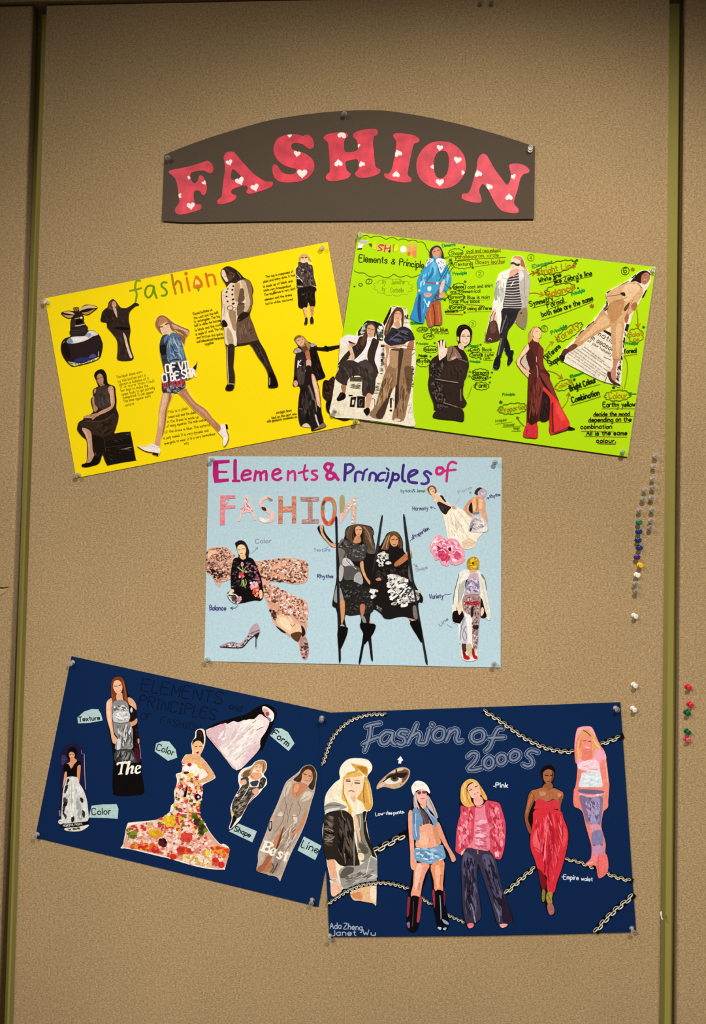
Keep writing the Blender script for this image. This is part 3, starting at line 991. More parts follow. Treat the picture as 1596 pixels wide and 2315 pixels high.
yl.cut('varsity_jacket_woman_cutout', 'woman in a dark jacket with a white K and long slit skirt', Y6, '2c1f19',
 '560,115 640,140 700,210 760,235 830,260 850,300 960,305 1180,265 1195,300 990,358 830,345 870,470 930,640 965,750 850,795 870,900 895,1080 910,1280 940,1420 975,1495 770,1560 745,1500 620,1490 580,1450 555,1280 570,1050 590,930 560,880 500,895 478,850 495,760 505,560 525,400 485,370 510,320 560,290 520,220 498,170', '''
hair a87a44: 560,118 640,145 700,215 740,260 730,330 690,350 640,330 600,300 560,260 500,190 520,150
hair s12 d0a468: 600,130 660,190 700,260
hair s12 6a4420: 660,240 680,310 700,340
hair s10 5a3a1c: 505,190 540,150 600,140
face e2ae84: 530,190 580,155 640,170 655,220 630,270 590,280 550,250
face s8 8a5636: 548,205 575,195
face s8 8a5636: 605,190 632,182
face s8 c0504a: 585,245 615,225
neck 6a4028: 610,300 690,290 720,400 740,480 690,490 670,400 620,360
collar b8a8a0: 490,370 520,325 560,310 605,345 600,370 520,390
collar b0a098: 740,245 790,235 835,265 800,290 750,290
collar d14,9,2,0 d4c6bc,8a7c76: 495,365 530,330 600,345 590,370
top c07048: 665,370 720,350 740,440 745,480 690,490
midriff e6ae8c: 680,500 745,490 750,585 680,585
jacket 2e2224: 530,400 600,380 660,440 680,560 680,700 650,850 570,860 540,740 510,730 505,560
jacket 4a3c34: 545,620 650,580 660,700 640,850 570,850 545,740
jacket d20,10,4,80 3c3030,221818,54463e: 540,420 640,440 670,600 640,840 570,840 530,620
jacket 1a110d: 740,330 820,320 880,480 930,650 960,745 850,790 800,700 770,620 750,480
jacket d24,10,5,70 2e2018,0e0805,382a20: 760,360 820,350 950,740 850,780 780,600
jacket s16 f4e6da: 560,500 555,560 552,600
jacket s15 f4e6da: 600,495 560,555 600,575
jacket s5 a89a94: 690,560 672,670
jacket s10 c8b8a8: 672,640 668,668
sleeve 1e1411: 800,280 900,300 1180,268 1190,300 1000,350 900,348 810,330
sleeve 0e0806: 950,285 995,282 1020,350 985,358
sleeve s5 6a5a50: 1030,290 1100,278
cuff 120b08: 500,740 545,760 540,800 495,790
hand dca484: 485,830 520,795 550,820 550,870 510,892
skirt 221814: 680,590 750,590 760,700 790,900 820,1150 850,1320 860,1500 770,1550 740,1480 620,1440 590,1460 565,1270 580,1050 600,900 650,850
skirt d40,13,5,80 3c302a,140d0a,4e423c,32272a: 600,900 750,860 830,1280 830,1450 620,1420 580,1250
skirt s30 6e625c: 720,880 760,980 790,1080
skirt s14 8a807c: 810,1090 830,1200 835,1260
skirt s10 8a7c74: 575,1225 615,1228
leg eab48e: 760,710 800,720 830,800 870,950 895,1180 870,1220 840,1150 810,980 775,850
leg f6cca8: 775,740 800,760 840,900 870,1080 850,1080 810,920
boot 1e1310: 840,1180 895,1220 910,1290 940,1420 880,1450 850,1350
boot s24 d8c8c0: 820,1320 840,1400 870,1480
ground e6cdb0: 620,1480 650,1450 700,1445 740,1490 745,1505 640,1498
ground 8a6e52: 790,1545 850,1500 940,1435 972,1490
''')
yl.cut('fur_handbag_cutout', 'dark brown furry bag shape showing beside the lime poster', Y6, '2a1812',
 '1085,735 1110,780 1105,860 1150,1000 1130,1180 1060,1330 1200,1370 1330,1380 1250,1405 1150,1370 1040,1310 985,1250 975,1150 985,1110 930,1040 925,930 940,810 990,790 1010,800 1040,770', '''
fur d110,9,4,60 3e2418,1c0e08,543424,2e1a12: 935,830 1080,745 1110,790 1110,1100 980,1100 930,1030
bag_base 140c08: 985,1130 1060,1110 1090,1250 1050,1300 1000,1260
bag_base e 4a3c34: 1015,1195,8,10,0
''')
# ------------------------------------------------------------------ lime poster
gr = Poster('lime_poster', [(809.5, 525.5), (1482, 603.5), (1419, 1033), (747, 940)], 0.0034, M_GRN,
            'lime green poster covered in handwritten notes and fashion cut-outs, overlapping the yellow poster')
G1 = Crop(800, 520, 6.138)
G2 = Crop(920, 540, 6.384)
G3 = Crop(735, 680, 6.65)
G4 = Crop(925, 700, 7.98)
G5 = Crop(1080, 560, 7.98)
G6 = Crop(1120, 720, 7.98)
G7 = Crop(1190, 570, 5.32)
G8 = Crop(1230, 700, 6.138)
gr.ink(G1, '''
title_cloud s11 4a5a08: 110,85 180,75 230,105 300,85 380,95 445,130 500,108 560,110 612,140 660,125 720,130 758,152 810,140 860,148 890,170 940,165 985,195 1005,250 1035,290 1050,330
title_cloud s11 4a5a08: 5,565 60,595 145,598 200,640 280,652 345,630 420,658 500,650 555,615 620,650 690,648 730,630 790,655 860,645 930,610
title_cloud s10 4a5a08: 930,575 975,520
title_cloud c6 7a9a10: 545,795,265,115,3
title_cloud o12 42520a: 210,715,42,36,0 93,760,24,20,0
title_cloud e 42520a: 8,785,13,13,0
title_cloud s8 5a7008: 200,690 225,700 200,735
title t15,95,0.4 2e3c08: 72,440 460,462 | Elements
title t14,70,0 2e3c08: 520,470 568,476 | &
title t15,88,0.4 2e3c08: 630,488 965,525 | Principle
title t7,60 7a9010: 395,745 438,750 | by
title t7,60 7a9010: 520,752 712,748 | Jennifer
title t7,60 7a9010: 390,845 430,848 | by
title t7,60 7a9010: 510,862 690,862 | Corbelle
''')
for nm, ol, dat in [
  ('magazine_letter', '70,140 200,138 197,182 152,190 122,222 115,262 50,268 62,190', '''
print b8c0b0: 80,150 190,150 190,178 85,185
print 3a4030: 48,258 112,250 105,270 50,272
print f0f0e4: 70,200 120,205 100,240 62,240'''),
  ('magazine_letter', '205,192 298,152 322,262 268,272 238,232', '''
print 4a6018: 205,192 250,190 245,240 225,222
print dcdc20: 262,170 295,165 312,255 275,260'''),
  ('magazine_letter', '385,190 440,205 420,232 360,228 400,258 395,292 318,298 325,268 370,272 332,245 338,202', '''
print d8402c: 385,195 435,208 415,226 350,222 395,258 390,285 325,292 330,275 375,270 338,240 345,205'''),
  ('magazine_letter', '425,205 455,200 455,240 490,232 495,205 520,205 515,310 478,308 485,270 450,275 440,305 412,300', '''
print d8402c: 430,208 450,205 450,245 495,235 498,210 515,210 508,300 485,302 490,262 445,268 435,298 416,296
print 4a2a18: 480,285 510,280 505,308 480,306'''),
  ('magazine_letter', '540,205 618,200 612,300 542,305 555,270', '''
print 9aa818: 540,205 575,205 560,290 545,300
print f0e028: 565,215 610,210 600,290 560,295'''),
  ('magazine_letter', '685,218 722,235 735,272 718,308 685,318 650,308 635,272 650,235', '''
print f8fcf0: 685,226 714,240 724,270 710,300 685,308 658,300 646,270 658,240'''),
  ('magazine_letter', '750,190 790,180 820,270 830,190 875,195 868,372 832,385 800,300 790,350 745,355', '''
print e8603c: 742,320 765,300 785,318 778,348 748,352
print f08858: 800,300 860,290 862,365 835,375
print f4a868: 755,200 785,195 800,260 760,280''')]:
    gr.cut(nm, None, G1, {0: 'd8dcc4'}.get(nm, 'e8a45a' if '750,190' in ol else 'c8d424' if ('205,192' in ol or '540,205' in ol) else 'f0d8b8'), ol, dat, sharp=True)
gr.ink(G2, '''
heading t9,42 1c8a48: 512,118 700,98 | Elements
heading t10,44 0c8a30: 665,528 862,508 | Principle
heading t14,30 0c8a30: 58,1232 205,1228 | Elements
note c9 4a5808: 705,200,105,58,-4 810,372,138,58,-3
note t7.7,50 4a5808: 640,234 795,224 | Shape
note t7.7,52 5e5808: 862,200 1352,186 | oval and recumbent
note t7.7,52 5e5808: 700,288 1320,252 | parallelogram, circle
note t7.7,52 4a5808: 695,392 925,378 | Texture
note t7.7,54 5e5808: 995,362 1420,348 | Glossy leather
underline s9 9a6a10: 850,215 1000,205 1355,186
underline s10 8a5a10: 690,312 1000,290 1420,268
underline s9 a08020: 980,402 1200,372 1400,352
note c10 2e3c08: 755,692,95,52,0 715,842,122,48,0 728,992,118,46,0
note t8.6,46 2e3c08: 672,718 820,708 | Balance
note t8.6,46 3c4808: 880,716 1235,694 | coat and shirt
note t8.6,46 2e3c08: 630,786 1055,772 | are Symmetrical
note t8.6,46 2e3c08: 600,862 825,856 | Harmony
note t8.6,46 2e3c08: 875,868 1190,858 | Blue is main
note t8.6,46 2e3c08: 605,928 1050,922 | Tone. Plus black
note t9.5,48 1e2808: 615,1006 828,1006 | Variety
note t9.5,48 1e2808: 875,1026 1265,1022 | using different
note t9.5,46 1e2808: 550,1064 732,1058 | element
underline s8 b09a10: 880,886 1185,880
underline s10 9a6020: 850,950 980,955 1110,966
underline s9 a89810: 875,1056 1215,1046
underline s15 a06a20: 562,1085 805,1094
note x 2e3c08: 822,122,16 950,415,18 840,618,18 545,885,18 832,1062,18
note o6 6a8a10: 1052,505,55,48,0 945,1226,50,50,0
note t8,44 6a8a10: 1035,525 1070,522 | 2
note t8,44 6a8a10: 930,1246 960,1244 | 3
''')
gr.ink(G4, '''
note c9 2e3c08: 240,358,100,44,-3 350,482,100,55,0 392,716,130,60,0 256,952,125,80,0
note t8.6,56 2e3c08: 180,382 325,368 | Colour
note t10.3,60 1e2808: 385,382 690,384 | dark blue
underline s8 9a7020: 462,394 712,388
note t8,44 6a6a10: 460,432 715,442 | and brown
note t9.5,60 2e3c08: 275,502 415,490 | Line
heading t9,36 3c8030: 132,628 340,628 | Principle
note t9.5,62 2e3c08: 280,746 490,736 | Balance
note t10.3,40 1e2808: 172,850 325,850 | Principle
note t10.3,66 1e2808: 145,958 365,955 | Rhythm
note x 2e5008: 460,602,18 386,846,18 402,405,16 1288,632,18 1495,1135,20 1466,1222,18 1455,1312,18 1290,888,16
heading t11,40 1c8a28: 1075,668 1250,666 | Element
note c10 2e3c08: 1182,726,88,46,0 1206,820,116,50,0
note t8.6,54 2e3c08: 1108,742 1252,740 | Color
note t9.5,58 2e3c08: 1320,750 1490,746 | Black
underline s7 8a7a10: 1310,776 1540,774
note t8.6,54 2e3c08: 1128,842 1310,832 | Texture
note t7.7,50 5a6008: 1380,842 1528,828 | Leather
note t7.7,50 4a5808: 1375,896 1465,892 | silk
note s8 5a6008: 1370,800 1360,850 1350,910 1510,912
heading t13,34 1c9a28: 1095,950 1282,954 | Principle
note c10 2e4808: 1285,1132,145,66,0 1275,1226,150,56,0 1305,1380,135,68,0
note t10.3,60 1e3008: 1160,1162 1440,1162 | Harmony
note t10.3,60 1e3008: 1160,1246 1390,1256 | Balance
note t14,80 1e3008: 1200,1402 1390,1402 | Form
arrow a8 4a5808: 1020,745 1095,735
arrow a9 6a8a10: 1075,1110 1120,1130
arrow a9 6a8a10: 1065,1195 1110,1205
arrow s7 7a9a10: 1045,1605 1125,1395 1130,1385 1075,1580
''')
gr.ink(G7, '''
heading t9,36 2c9a50: 78,190 312,128 | Element
note c9 5a5808: 362,182,238,66,-14 402,452,182,70,-12 520,962,180,62,-34
note t9.5,72 b87a10: 130,278 378,222 | Stright
note t9.5,68 b87a10: 428,208 590,186 | Line
note t9.5,56 1e2808: 158,368 420,292 | White line
note t9.5,56 1e2808: 340,378 790,272 | like Zebra's line
underline s5 7a5a08: 160,392 340,345 515,272
underline s5 7a5a08: 350,400 600,330 795,285
note t13,72 c08210: 262,540 575,446 | Balance
heading t9,38 1c9a38: 550,522 705,468 | Principle
note t9.5,60 1e2808: 45,652 320,578 | Symmetry
note t9.5,60 1e2808: 258,668 455,602 | Formal
underline s5 7a6a10: 70,672 250,622 400,552
underline s5 7a6a10: 260,690 490,598
note t9.5,62 1e2808: 192,778 805,578 | both side are the same
underline s6 8a6a10: 180,818 480,720 800,592
note t10.3,76 c08210: 385,1072 640,905 | Variety
heading t9,40 1c8a28: 308,990 490,898 | Principle
note t9.5,66 1e2808: 245,1302 415,1142 | Differens
note t9.5,66 1e2808: 285,1372 400,1300 | Shape
note o6 6a8a10: 55,65,42,38,0 215,920,40,38,0
note o7 3c5808: 1190,225,46,48,0
note t7.7,58 3c4808: 1172,250 1206,248 | 6
note t6,40 6a8a10: 42,85 68,82 | 4
note t6,40 6a8a10: 202,938 228,936 | 5
note x a0601c: 1280,208,22 788,648,24
note x 2e5008: 608,98,16 615,348,16 622,432,12 1410,902,16
arrow a11 a06010: 0,300 60,258 112,245
arrow a11 c08a10: 0,502 100,488 208,515
arrow a10 b09008: 228,1192 280,1112 328,1078
arrow a11 a87a08: 260,1425 350,1455 435,1520
arrow a11 a87a08: 1330,692 1338,790 1346,905
note c10 8a7808: 1315,1002,92,84,0
note t9.5,52 c09010: 1242,1014 1390,1002 | Balan
note t9.5,46 c09010: 1290,1068 1352,1062 | ce
heading t8,32 2c8a28: 1196,1112 1340,1106 | Principle
note t10.3,52 1e2808: 1180,1218 1325,1204 | formal
underline s9 b08010: 1172,1248 1330,1226
arrow s10 a08808: 1175,1248 1212,1330 1210,1480 1178,1640
''')
gr.ink(G8, '''
note c10 7a7808: 275,1045,125,68,-22 1020,1190,178,74,-3
note t9.5,62 c89a08: 168,1112 395,1010 | Colour
heading t10,36 1c8a28: 370,942 545,888 | Element
note t14,74 1a2208: 368,1126 725,1002 | Bright Colour
underline s6 8a8010: 480,1108 640,1070 782,1032
note t13,74 1a2208: 395,1288 770,1178 | Combination
underline s7 8a7a10: 370,1326 580,1268 790,1200
arrow a11 a07808: 258,1362 325,1262 342,1150
note t13,80 c8a008: 905,1228 1150,1220 | Colour
note t10.3,66 1a2208: 820,1348 1262,1340 | Earthy yellow
note t10.3,58 1a2208: 690,1478 1186,1472 | decide the mood
note t10.3,58 1a2208: 620,1556 1210,1546 | depending on the
note t10.3,58 1a2208: 510,1652 940,1646 | combination
note t10.3,60 1a2208: 590,1742 1150,1736 | All is the same
note t10.3,54 1a2208: 728,1842 992,1842 | colour,
underline s6 b0704a: 805,1372 1265,1372
underline s6 b0704a: 690,1478 1240,1476
underline s6 b0704a: 630,1560 1190,1562
underline s7 b0704a: 520,1686 970,1692
underline s6 b0704a: 560,1756 1150,1766
underline s12 a06a4a: 748,1856 990,1862
note x 1e3008: 965,1080,20 418,970,18
arrow a10 2c7a18: 1280,1168 1175,1168
arrow s9 a09010: 1085,1075 1090,1120
''')
gr.ink(G6, '''
heading t9,42 2c8a28: 132,1388 350,1378 | Principle
note c11 5a7008: 318,1622,268,96,-6
note t13,88 b09808: 112,1694 570,1618 | Proportion
note x 2e5008: 98,1508,28 1425,1100,22
note t7,44 6a7a08: 5,1862 210,1838 | irregular
note t8,48 6a7a08: 150,1938 352,1922 | trouser
note t8,50 6a7a08: 335,1996 436,1988 | legs
underline s7 7a8a08: 5,1902 150,1882 300,1865
underline s7 7a8a08: 130,1955 470,1935
underline s8 7a8a08: 295,2030 460,2025
arrow a11 5a7008: 525,1945 440,1860 385,1765
note o7 6a8a10: 886,180,55,58,0
''')
gr.cut('two_women_cutout', 'two women in waistcoat and brown trousers on a cream newspaper piece', G3, 'f0e4c6',
 '232,585 330,510 455,525 465,480 490,460 560,380 600,320 640,294 700,290 770,310 830,345 880,310 920,245 960,160 985,95 1005,75 1100,85 1225,115 1235,200 1262,280 1300,440 1345,590 1360,800 1362,1000 1330,1200 1318,1420 1320,1600 1335,1750 1345,1888 1050,1850 700,1800 400,1768 80,1726 110,1450 150,1180 195,1000 215,750', '''
newsprint p 1e1a14: 985,95 1000,100 985,180 920,330 890,380 870,330
newsprint p 20201a: 600,320 640,294 760,310 850,350 880,400 870,600 780,600 760,420 620,340 600,500 490,530 495,460
newsprint d30,16,2,-40 e8e4c8,c8ccb0,8a8e78,3a3c30: 560,370 640,300 620,480 500,520
newsprint d46,16,2,60 e8e4d0,f4f0e0,8a8e78,4a4c40: 770,370 870,370 870,580 790,590
newsprint s8 3a3228: 1010,85 1210,115
newsprint s6 6a6250: 1010,120 1220,140
newsprint t12,60,0,0.1 2a241c: 1200,275 1262,272 | NL
newsprint s8 6a6250: 1185,330 1270,335
newsprint p 3a342c: 835,660 895,660 895,700 835,695
newsprint d60,7,3,0 3a342c,6a6250,8a806c: 835,700 900,700 905,900 870,1140 820,1140
newsprint p 2a241c: 838,880 868,880 865,920 835,918
newsprint s16 2a241c: 840,818 890,815
newsprint p 4a4a30: 375,1145 555,1145 550,1218 370,1212
newsprint d40,5,6,2 6a5e4a,8a7e68: 370,1235 545,1240 545,1340 370,1320
newsprint d30,5,6,2 6a5e4a,8a7e68: 750,1230 840,1230 820,1400 730,1400
newsprint p 2a221a: 355,1412 415,1415 412,1438 352,1434
newsprint p 241c14: 385,1450 475,1440 465,1480 440,1600 368,1595
newsprint p efe2c4: 408,1490 440,1488 430,1560 402,1560
newsprint p 1e1812: 482,1432 600,1440 595,1612 478,1608
newsprint s7 9a8e78: 560,1490 520,1490 510,1560 540,1580 555,1530
newsprint s9 4a4034: 700,1475 740,1480 745,1540 740,1640
newsprint p 241c14: 975,1465 1005,1460 1000,1610 975,1610
newsprint e 241c14: 988,1650,20,18,0
newsprint s9 241c14: 1010,1465 1030,1500
newsprint d26,10,2,0 4a4034,2a221a,b8a888: 1290,980 1355,980 1310,1480 1280,1480
newsprint s6 8a7e68: 1240,1580 1300,1560 1250,1690 1310,1670
newsprint s4 c8b898: 110,1560 240,1590
shirt f4e6e2: 240,590 330,515 470,530 520,545 470,640 350,690 250,640
shirt s7 d0beb8: 260,600 320,640 380,690
shirt f8ecea: 640,560 720,545 720,600 660,700 640,780 560,900 480,925 435,890 560,780 625,650
shirt f4e6e4: 620,860 740,1000 700,970 640,900
shirt f6eae8: 790,640 825,640 830,800 810,1000 790,1090 745,900 760,780
shirt s6 c8b4ae: 640,590 690,600
shirt s6 d4c4be: 500,880 560,800 600,820
waistcoat 33261f: 520,540 620,560 620,660 550,780 430,890 360,870 195,970 260,850 400,700 470,650
waistcoat 36281f: 720,560 800,600 805,640 760,780 745,900 780,1000 800,1100 700,1000 640,880 640,770 680,660
waistcoat d20,12,4,60 241812,46372c: 480,620 600,600 540,760 420,860
hair 553422: 690,320 740,345 765,420 760,520 730,540 745,430 700,360 640,380 625,440 640,520 620,600 560,690 520,620 560,540 600,470 610,390 640,340
hair s9 7a5034: 600,500 570,600 545,660
hair s8 30201a: 645,350 625,420 620,500
face d8a582: 640,390 690,355 740,390 745,460 720,530 670,550 635,500 625,440
face s9 3a2418: 640,418 675,415
face s9 3a2418: 700,430 735,440
face s7 a8745a: 685,425 680,465 665,470
face s10 a85a4a: 655,490 690,500
hand e8bc98: 345,690 385,670 410,720 440,830 430,885 370,880 355,850 380,800
hand s6 b88a68: 390,790 370,860
hand s6 b88a68: 415,800 405,870
arm c89068: 360,640 400,625 465,640 410,690 380,680
arm 3a2418: 355,600 450,645 440,650 360,630
trousers 3c2f2a: 200,980 300,900 420,895 500,930 620,880 720,1000 790,1100 760,1180 730,1400 560,1420 550,1150 400,1140 340,1200 310,1280 150,1170 205,1030
trousers 4e3f3c: 500,930 620,900 720,1010 700,1090 600,1030
trousers d40,14,4,70 4a3c36,2e231e,54463f: 230,980 450,930 720,1050 720,1380 580,1400 560,1140 300,1200 180,1150
ankle a87050: 240,1270 310,1280 300,1390 260,1380
ankle d8a07c: 625,1405 700,1410 680,1540 650,1610 605,1600
shoe 1a100c: 235,1375 300,1395 310,1450 270,1490 200,1510 172,1480 200,1430
shoe s6 5a4c44: 250,1400 215,1450
shoe 1a100c: 590,1630 650,1605 675,1650 665,1690 630,1735 578,1660
long_hair 5c3a26: 1110,95 1165,130 1185,220 1175,370 1150,400 1140,250 1110,170 1040,220 1030,330 980,420 950,520 895,530 890,460 930,330 980,220 1050,120
long_hair s14 9a6a48: 990,250 950,380 925,500
long_hair s12 3a2416: 1020,280 990,380 960,450
long_hair s10 b88460: 960,330 920,440
second_face e0aa86: 1040,200 1090,150 1140,180 1150,250 1120,310 1080,320 1040,280
second_face s8 4a2c1c: 1050,195 1085,192
second_face s8 4a2c1c: 1110,195 1140,200
second_face s9 b0604c: 1070,262 1105,262
second_face d09a74: 1040,320 1110,310 1130,390 1080,405 1035,370
dark_top 2c2a30: 1000,400 1080,420 1160,385 1250,410 1310,470 1345,590 1250,610 1180,650 1060,670 980,680 890,610 900,540 960,480
dark_top d40,14,4,20 44424a,1e1c22,565460: 920,540 1080,430 1240,430 1320,560 1180,630 1000,660
dark_top s12 6a6870: 960,600 1060,520 1120,480
dark_top s12 101014: 990,670 1080,690 1200,640
midriff d8a080: 990,680 1180,655 1200,680 1000,700
arms cc8e68: 900,670 960,680 960,780 930,900 940,1000 990,1050 960,1100 910,1060 890,950 920,800
arms b0704e: 1260,620 1330,600 1330,700 1290,790 1230,720
arms s8 7a4a34: 1200,680 1280,690 1340,700
arms s9 1a1410: 970,700 1150,715 1350,735
arms s8 2a1a14: 1180,870 1270,840 1350,780
brown_trousers 9a7450: 990,720 1280,740 1300,900 1280,1100 1300,1280 1240,1560 1180,1800 1030,1800 1010,1740 1060,1500 1050,1290 960,1480 860,1770 660,1720 760,1560 830,1300 900,1080 980,900
brown_trousers b89068: 980,740 1100,760 1080,1000 980,980 970,880
brown_trousers 4a3628: 1110,740 1180,740 1140,1000 1110,1250 1110,1500 1050,1590 1060,1400 1090,1100
brown_trousers 6a4c34: 1190,1010 1300,1000 1310,1200 1260,1400 1230,1300
brown_trousers 3a281c: 1060,1290 1090,1290 1080,1590 1045,1590
brown_trousers 4a3424: 760,1720 900,1500 1010,1300 960,1500 860,1770
brown_trousers d44,10,8,105 7a5838,b08a60,5c4230,c09a70: 900,1080 1080,1020 1040,1280 900,1560 740,1640 830,1320
brown_trousers d30,10,8,95 7a5838,b08a60,5c4230: 1150,1020 1280,1100 1270,1300 1170,1780 1040,1760 1110,1500
brown_trousers s7 c8a880: 1085,1010 1070,1150 1065,1260
brown_trousers s16 2a1c14: 1000,735 1110,742
pale_shoe ecd2c4: 585,1780 640,1725 690,1740 710,1770 650,1795
pale_shoe ecd2c4: 1035,1790 1060,1768 1130,1785 1120,1808 1050,1808
''')
gr.cut('blue_coat_woman_cutout', 'woman in a glossy sky-blue coat over bare legs', G2, '3a93bd',
 '430,92 490,120 530,220 540,300 600,440 640,560 630,660 580,740 540,770 520,850 470,900 490,980 510,1225 400,1245 315,1275 265,1120 240,1200 230,1230 200,1190 50,1150 90,1000 130,850 150,790 160,700 145,620 180,520 240,420 270,370 290,300 330,280 320,200 360,120', '''
hair 4a2c1c: 430,95 490,125 527,220 535,300 490,280 500,190 450,120 390,140 362,200 372,265 345,282 325,220 345,140
face dc986e: 368,170 420,122 470,140 502,195 480,250 430,278 395,255 365,210
face s8 4a2a1c: 378,192 408,186
face s8 4a2a1c: 438,165 472,160
face s9 b85a48: 410,232 440,232
face c07a54: 480,170 502,195 480,250 455,265 470,220
ruffle f4eae6: 270,370 300,310 330,280 385,300 350,340 280,410
ruffle d20,7,2,40 8a7c80,4a4048,c8bcc0: 275,370 320,290 370,300 300,390
ruffle f6eeee: 420,290 540,295 560,380 500,500 455,430
ruffle d26,6,2,80 a89ca8,6a6070: 430,310 540,310 550,380 495,480 460,420
coat 429fc6: 380,320 440,360 490,500 560,380 620,470 635,580 600,680 560,740 520,600 470,650 440,760 360,800 250,790 180,800 160,740 150,620 200,510 290,390
coat 68bbdc: 370,330 430,370 420,500 350,560 330,450
coat 2a7aa8: 370,400 385,500 320,590 260,610 330,520
coat s16 2a6a98: 450,420 470,500 490,540
coat d24,10,4,110 8fd0e8,2f86b4,b8e4f2: 180,540 330,420 320,600 180,760
coat d14,10,4,100 8fd0e8,2f86b4: 540,480 620,500 620,640 570,700
coat s24 a0544e: 268,622 380,642 490,640
coat e e8e0e8: 438,640,20,18,0
coat dceff6: 300,690 350,690 340,750 300,740
coat e e8f4f8: 178,745,16,18,0
coat 3390c2: 160,800 345,800 350,900 310,1010 260,1130 230,1220 55,1150 110,980
coat 2c4678: 170,810 205,820 195,960 210,1190 165,1160 150,960
coat d20,9,7,105 62b4da,2478aa: 220,830 340,830 250,1120 220,1160
coat s30 d4ecf4: 320,910 300,970
coat s16 bfe2f0: 250,870 285,950
roll ecc0a6: 520,590 548,612 520,740 480,785 468,720
hands ea9c78: 460,810 520,768 545,790 520,850 470,845
hands e8a08a: 245,790 320,780 362,800 320,842 260,832
hands s5 b86a50: 270,800 330,812
shorts 565e70: 350,900 440,740 470,722 460,830 430,892 370,938
shorts d26,5,4,60 7a8494,3a4254: 360,900 440,760 450,840 380,920
legs b45a34: 350,935 470,892 490,980 507,1225 400,1245 318,1265 270,1100 310,1010
legs s16 6a2c14: 375,950 400,1080 402,1240
legs s18 d07c50: 340,1010 330,1100 350,1230
legs s18 cc7448: 450,960 460,1080 470,1200
''')
gr.ink(G2, '''
arrow a9 2a4030: 465,600 560,440 640,285
arrow a9 2a4030: 520,575 600,430 655,330
arrow s9 3c4808: 610,500 640,440 672,400
arrow s8 3c4808: 538,282 570,265 612,255
arrow a8 3c4808: 560,652 600,700 645,708
arrow s8 3c4808: 560,762 585,810 600,838
arrow s9 1e2808: 420,888 480,868 582,848
''', over=True)
gr.cut('black_cape_woman_cutout', 'smiling dark-haired woman in a black lace cape, one palm raised', G4, '2c211c',
 '1000,265 1090,310 1135,390 1130,480 1110,590 1060,640 1000,690 980,730 1040,830 1080,1000 1050,1130 1000,1260 970,1530 1040,1680 1000,1750 962,1790 985,2005 800,1990 435,1945 490,1820 450,1800 440,1690 370,1500 340,1330 365,1180 360,1000 420,880 530,800 520,700 508,590 530,565 570,545 650,555 662,650 690,690 720,670 830,650 880,640 890,560 865,480 855,400 890,300', '''
hair 1a110d: 1000,268 1090,312 1132,390 1128,480 1110,590 1095,500 1090,400 1020,345 950,400 920,480 910,560 890,620 880,540 858,430 890,310
hair s10 3a2c24: 900,340 960,310 1030,320
face f2ccac: 930,470 960,390 1030,350 1085,400 1102,490 1090,580 1040,642 990,658 950,620 920,560
face s14 3a241c: 950,480 1005,478
face s14 3a241c: 1045,480 1090,488
face s8 6a4436: 955,458 1000,452
face s8 6a4436: 1045,455 1090,465
face s9 d0987a: 1020,480 1035,535 1010,545
face s16 b84a44: 965,575 1010,600 1050,590
face s7 fff0e6: 975,578 1010,592 1045,588
neck eabc9c: 880,645 930,600 990,655 975,730 900,692
neck e8b494: 865,490 900,500 895,565 875,560
hand f6dabc: 545,912 530,800 520,690 508,595 530,590 555,685 560,565 592,560 600,665 618,560 650,565 648,685 680,690 692,715 660,830 610,872
hand s7 d0a684: 556,690 575,600
hand s7 d0a684: 603,680 612,590
hand s6 d8b494: 560,760 620,790
hand s8 c08a78: 560,850 600,880
shoulder 8a6a54: 700,690 800,660 900,780 950,880 870,870 720,930 680,880
shoulder s14 3a2a22: 790,680 770,780 720,900
shoulder s12 c09a84: 830,780 870,860
shoulder d8a890: 760,880 830,840 850,870 780,910
cape 35271f: 700,950 870,890 1050,960 1060,1050 990,1290 700,1290 500,1250 620,1050
cape 31241d: 500,1320 880,1330 990,1290 960,1530 1030,1680 960,1770 720,1720 640,1500
cape d120,11,2,60 4a3c34,181009,6e6058,2a1e18: 380,980 640,890 640,1060 560,1230 370,1220
cape d150,11,2,60 4a3c34,181009,6a5c54,2a1e18: 350,1300 600,1290 650,1500 680,1690 480,1680 400,1500
cape d50,12,2,50 5c4e48,1e1410: 480,1700 720,1720 700,1810 500,1800
cape s12 a8968c: 470,1250 700,1292 880,1316
cape s8 0e0805: 470,1275 700,1318 880,1342
cape s13 8a7468: 880,885 960,910 1045,945
cape s12 9a867a: 620,1680 760,1722 960,1792
cape s10 0e0805: 480,1670 620,1710 760,1748
cape s18 9a7060: 928,1440 930,1540 935,1640
cape d20,14,6,75 3e3028,281c16: 700,980 1040,980 970,1280 700,1270
skirt 2e221c: 490,1820 720,1760 955,1790 980,1995 800,1985 445,1940
''')
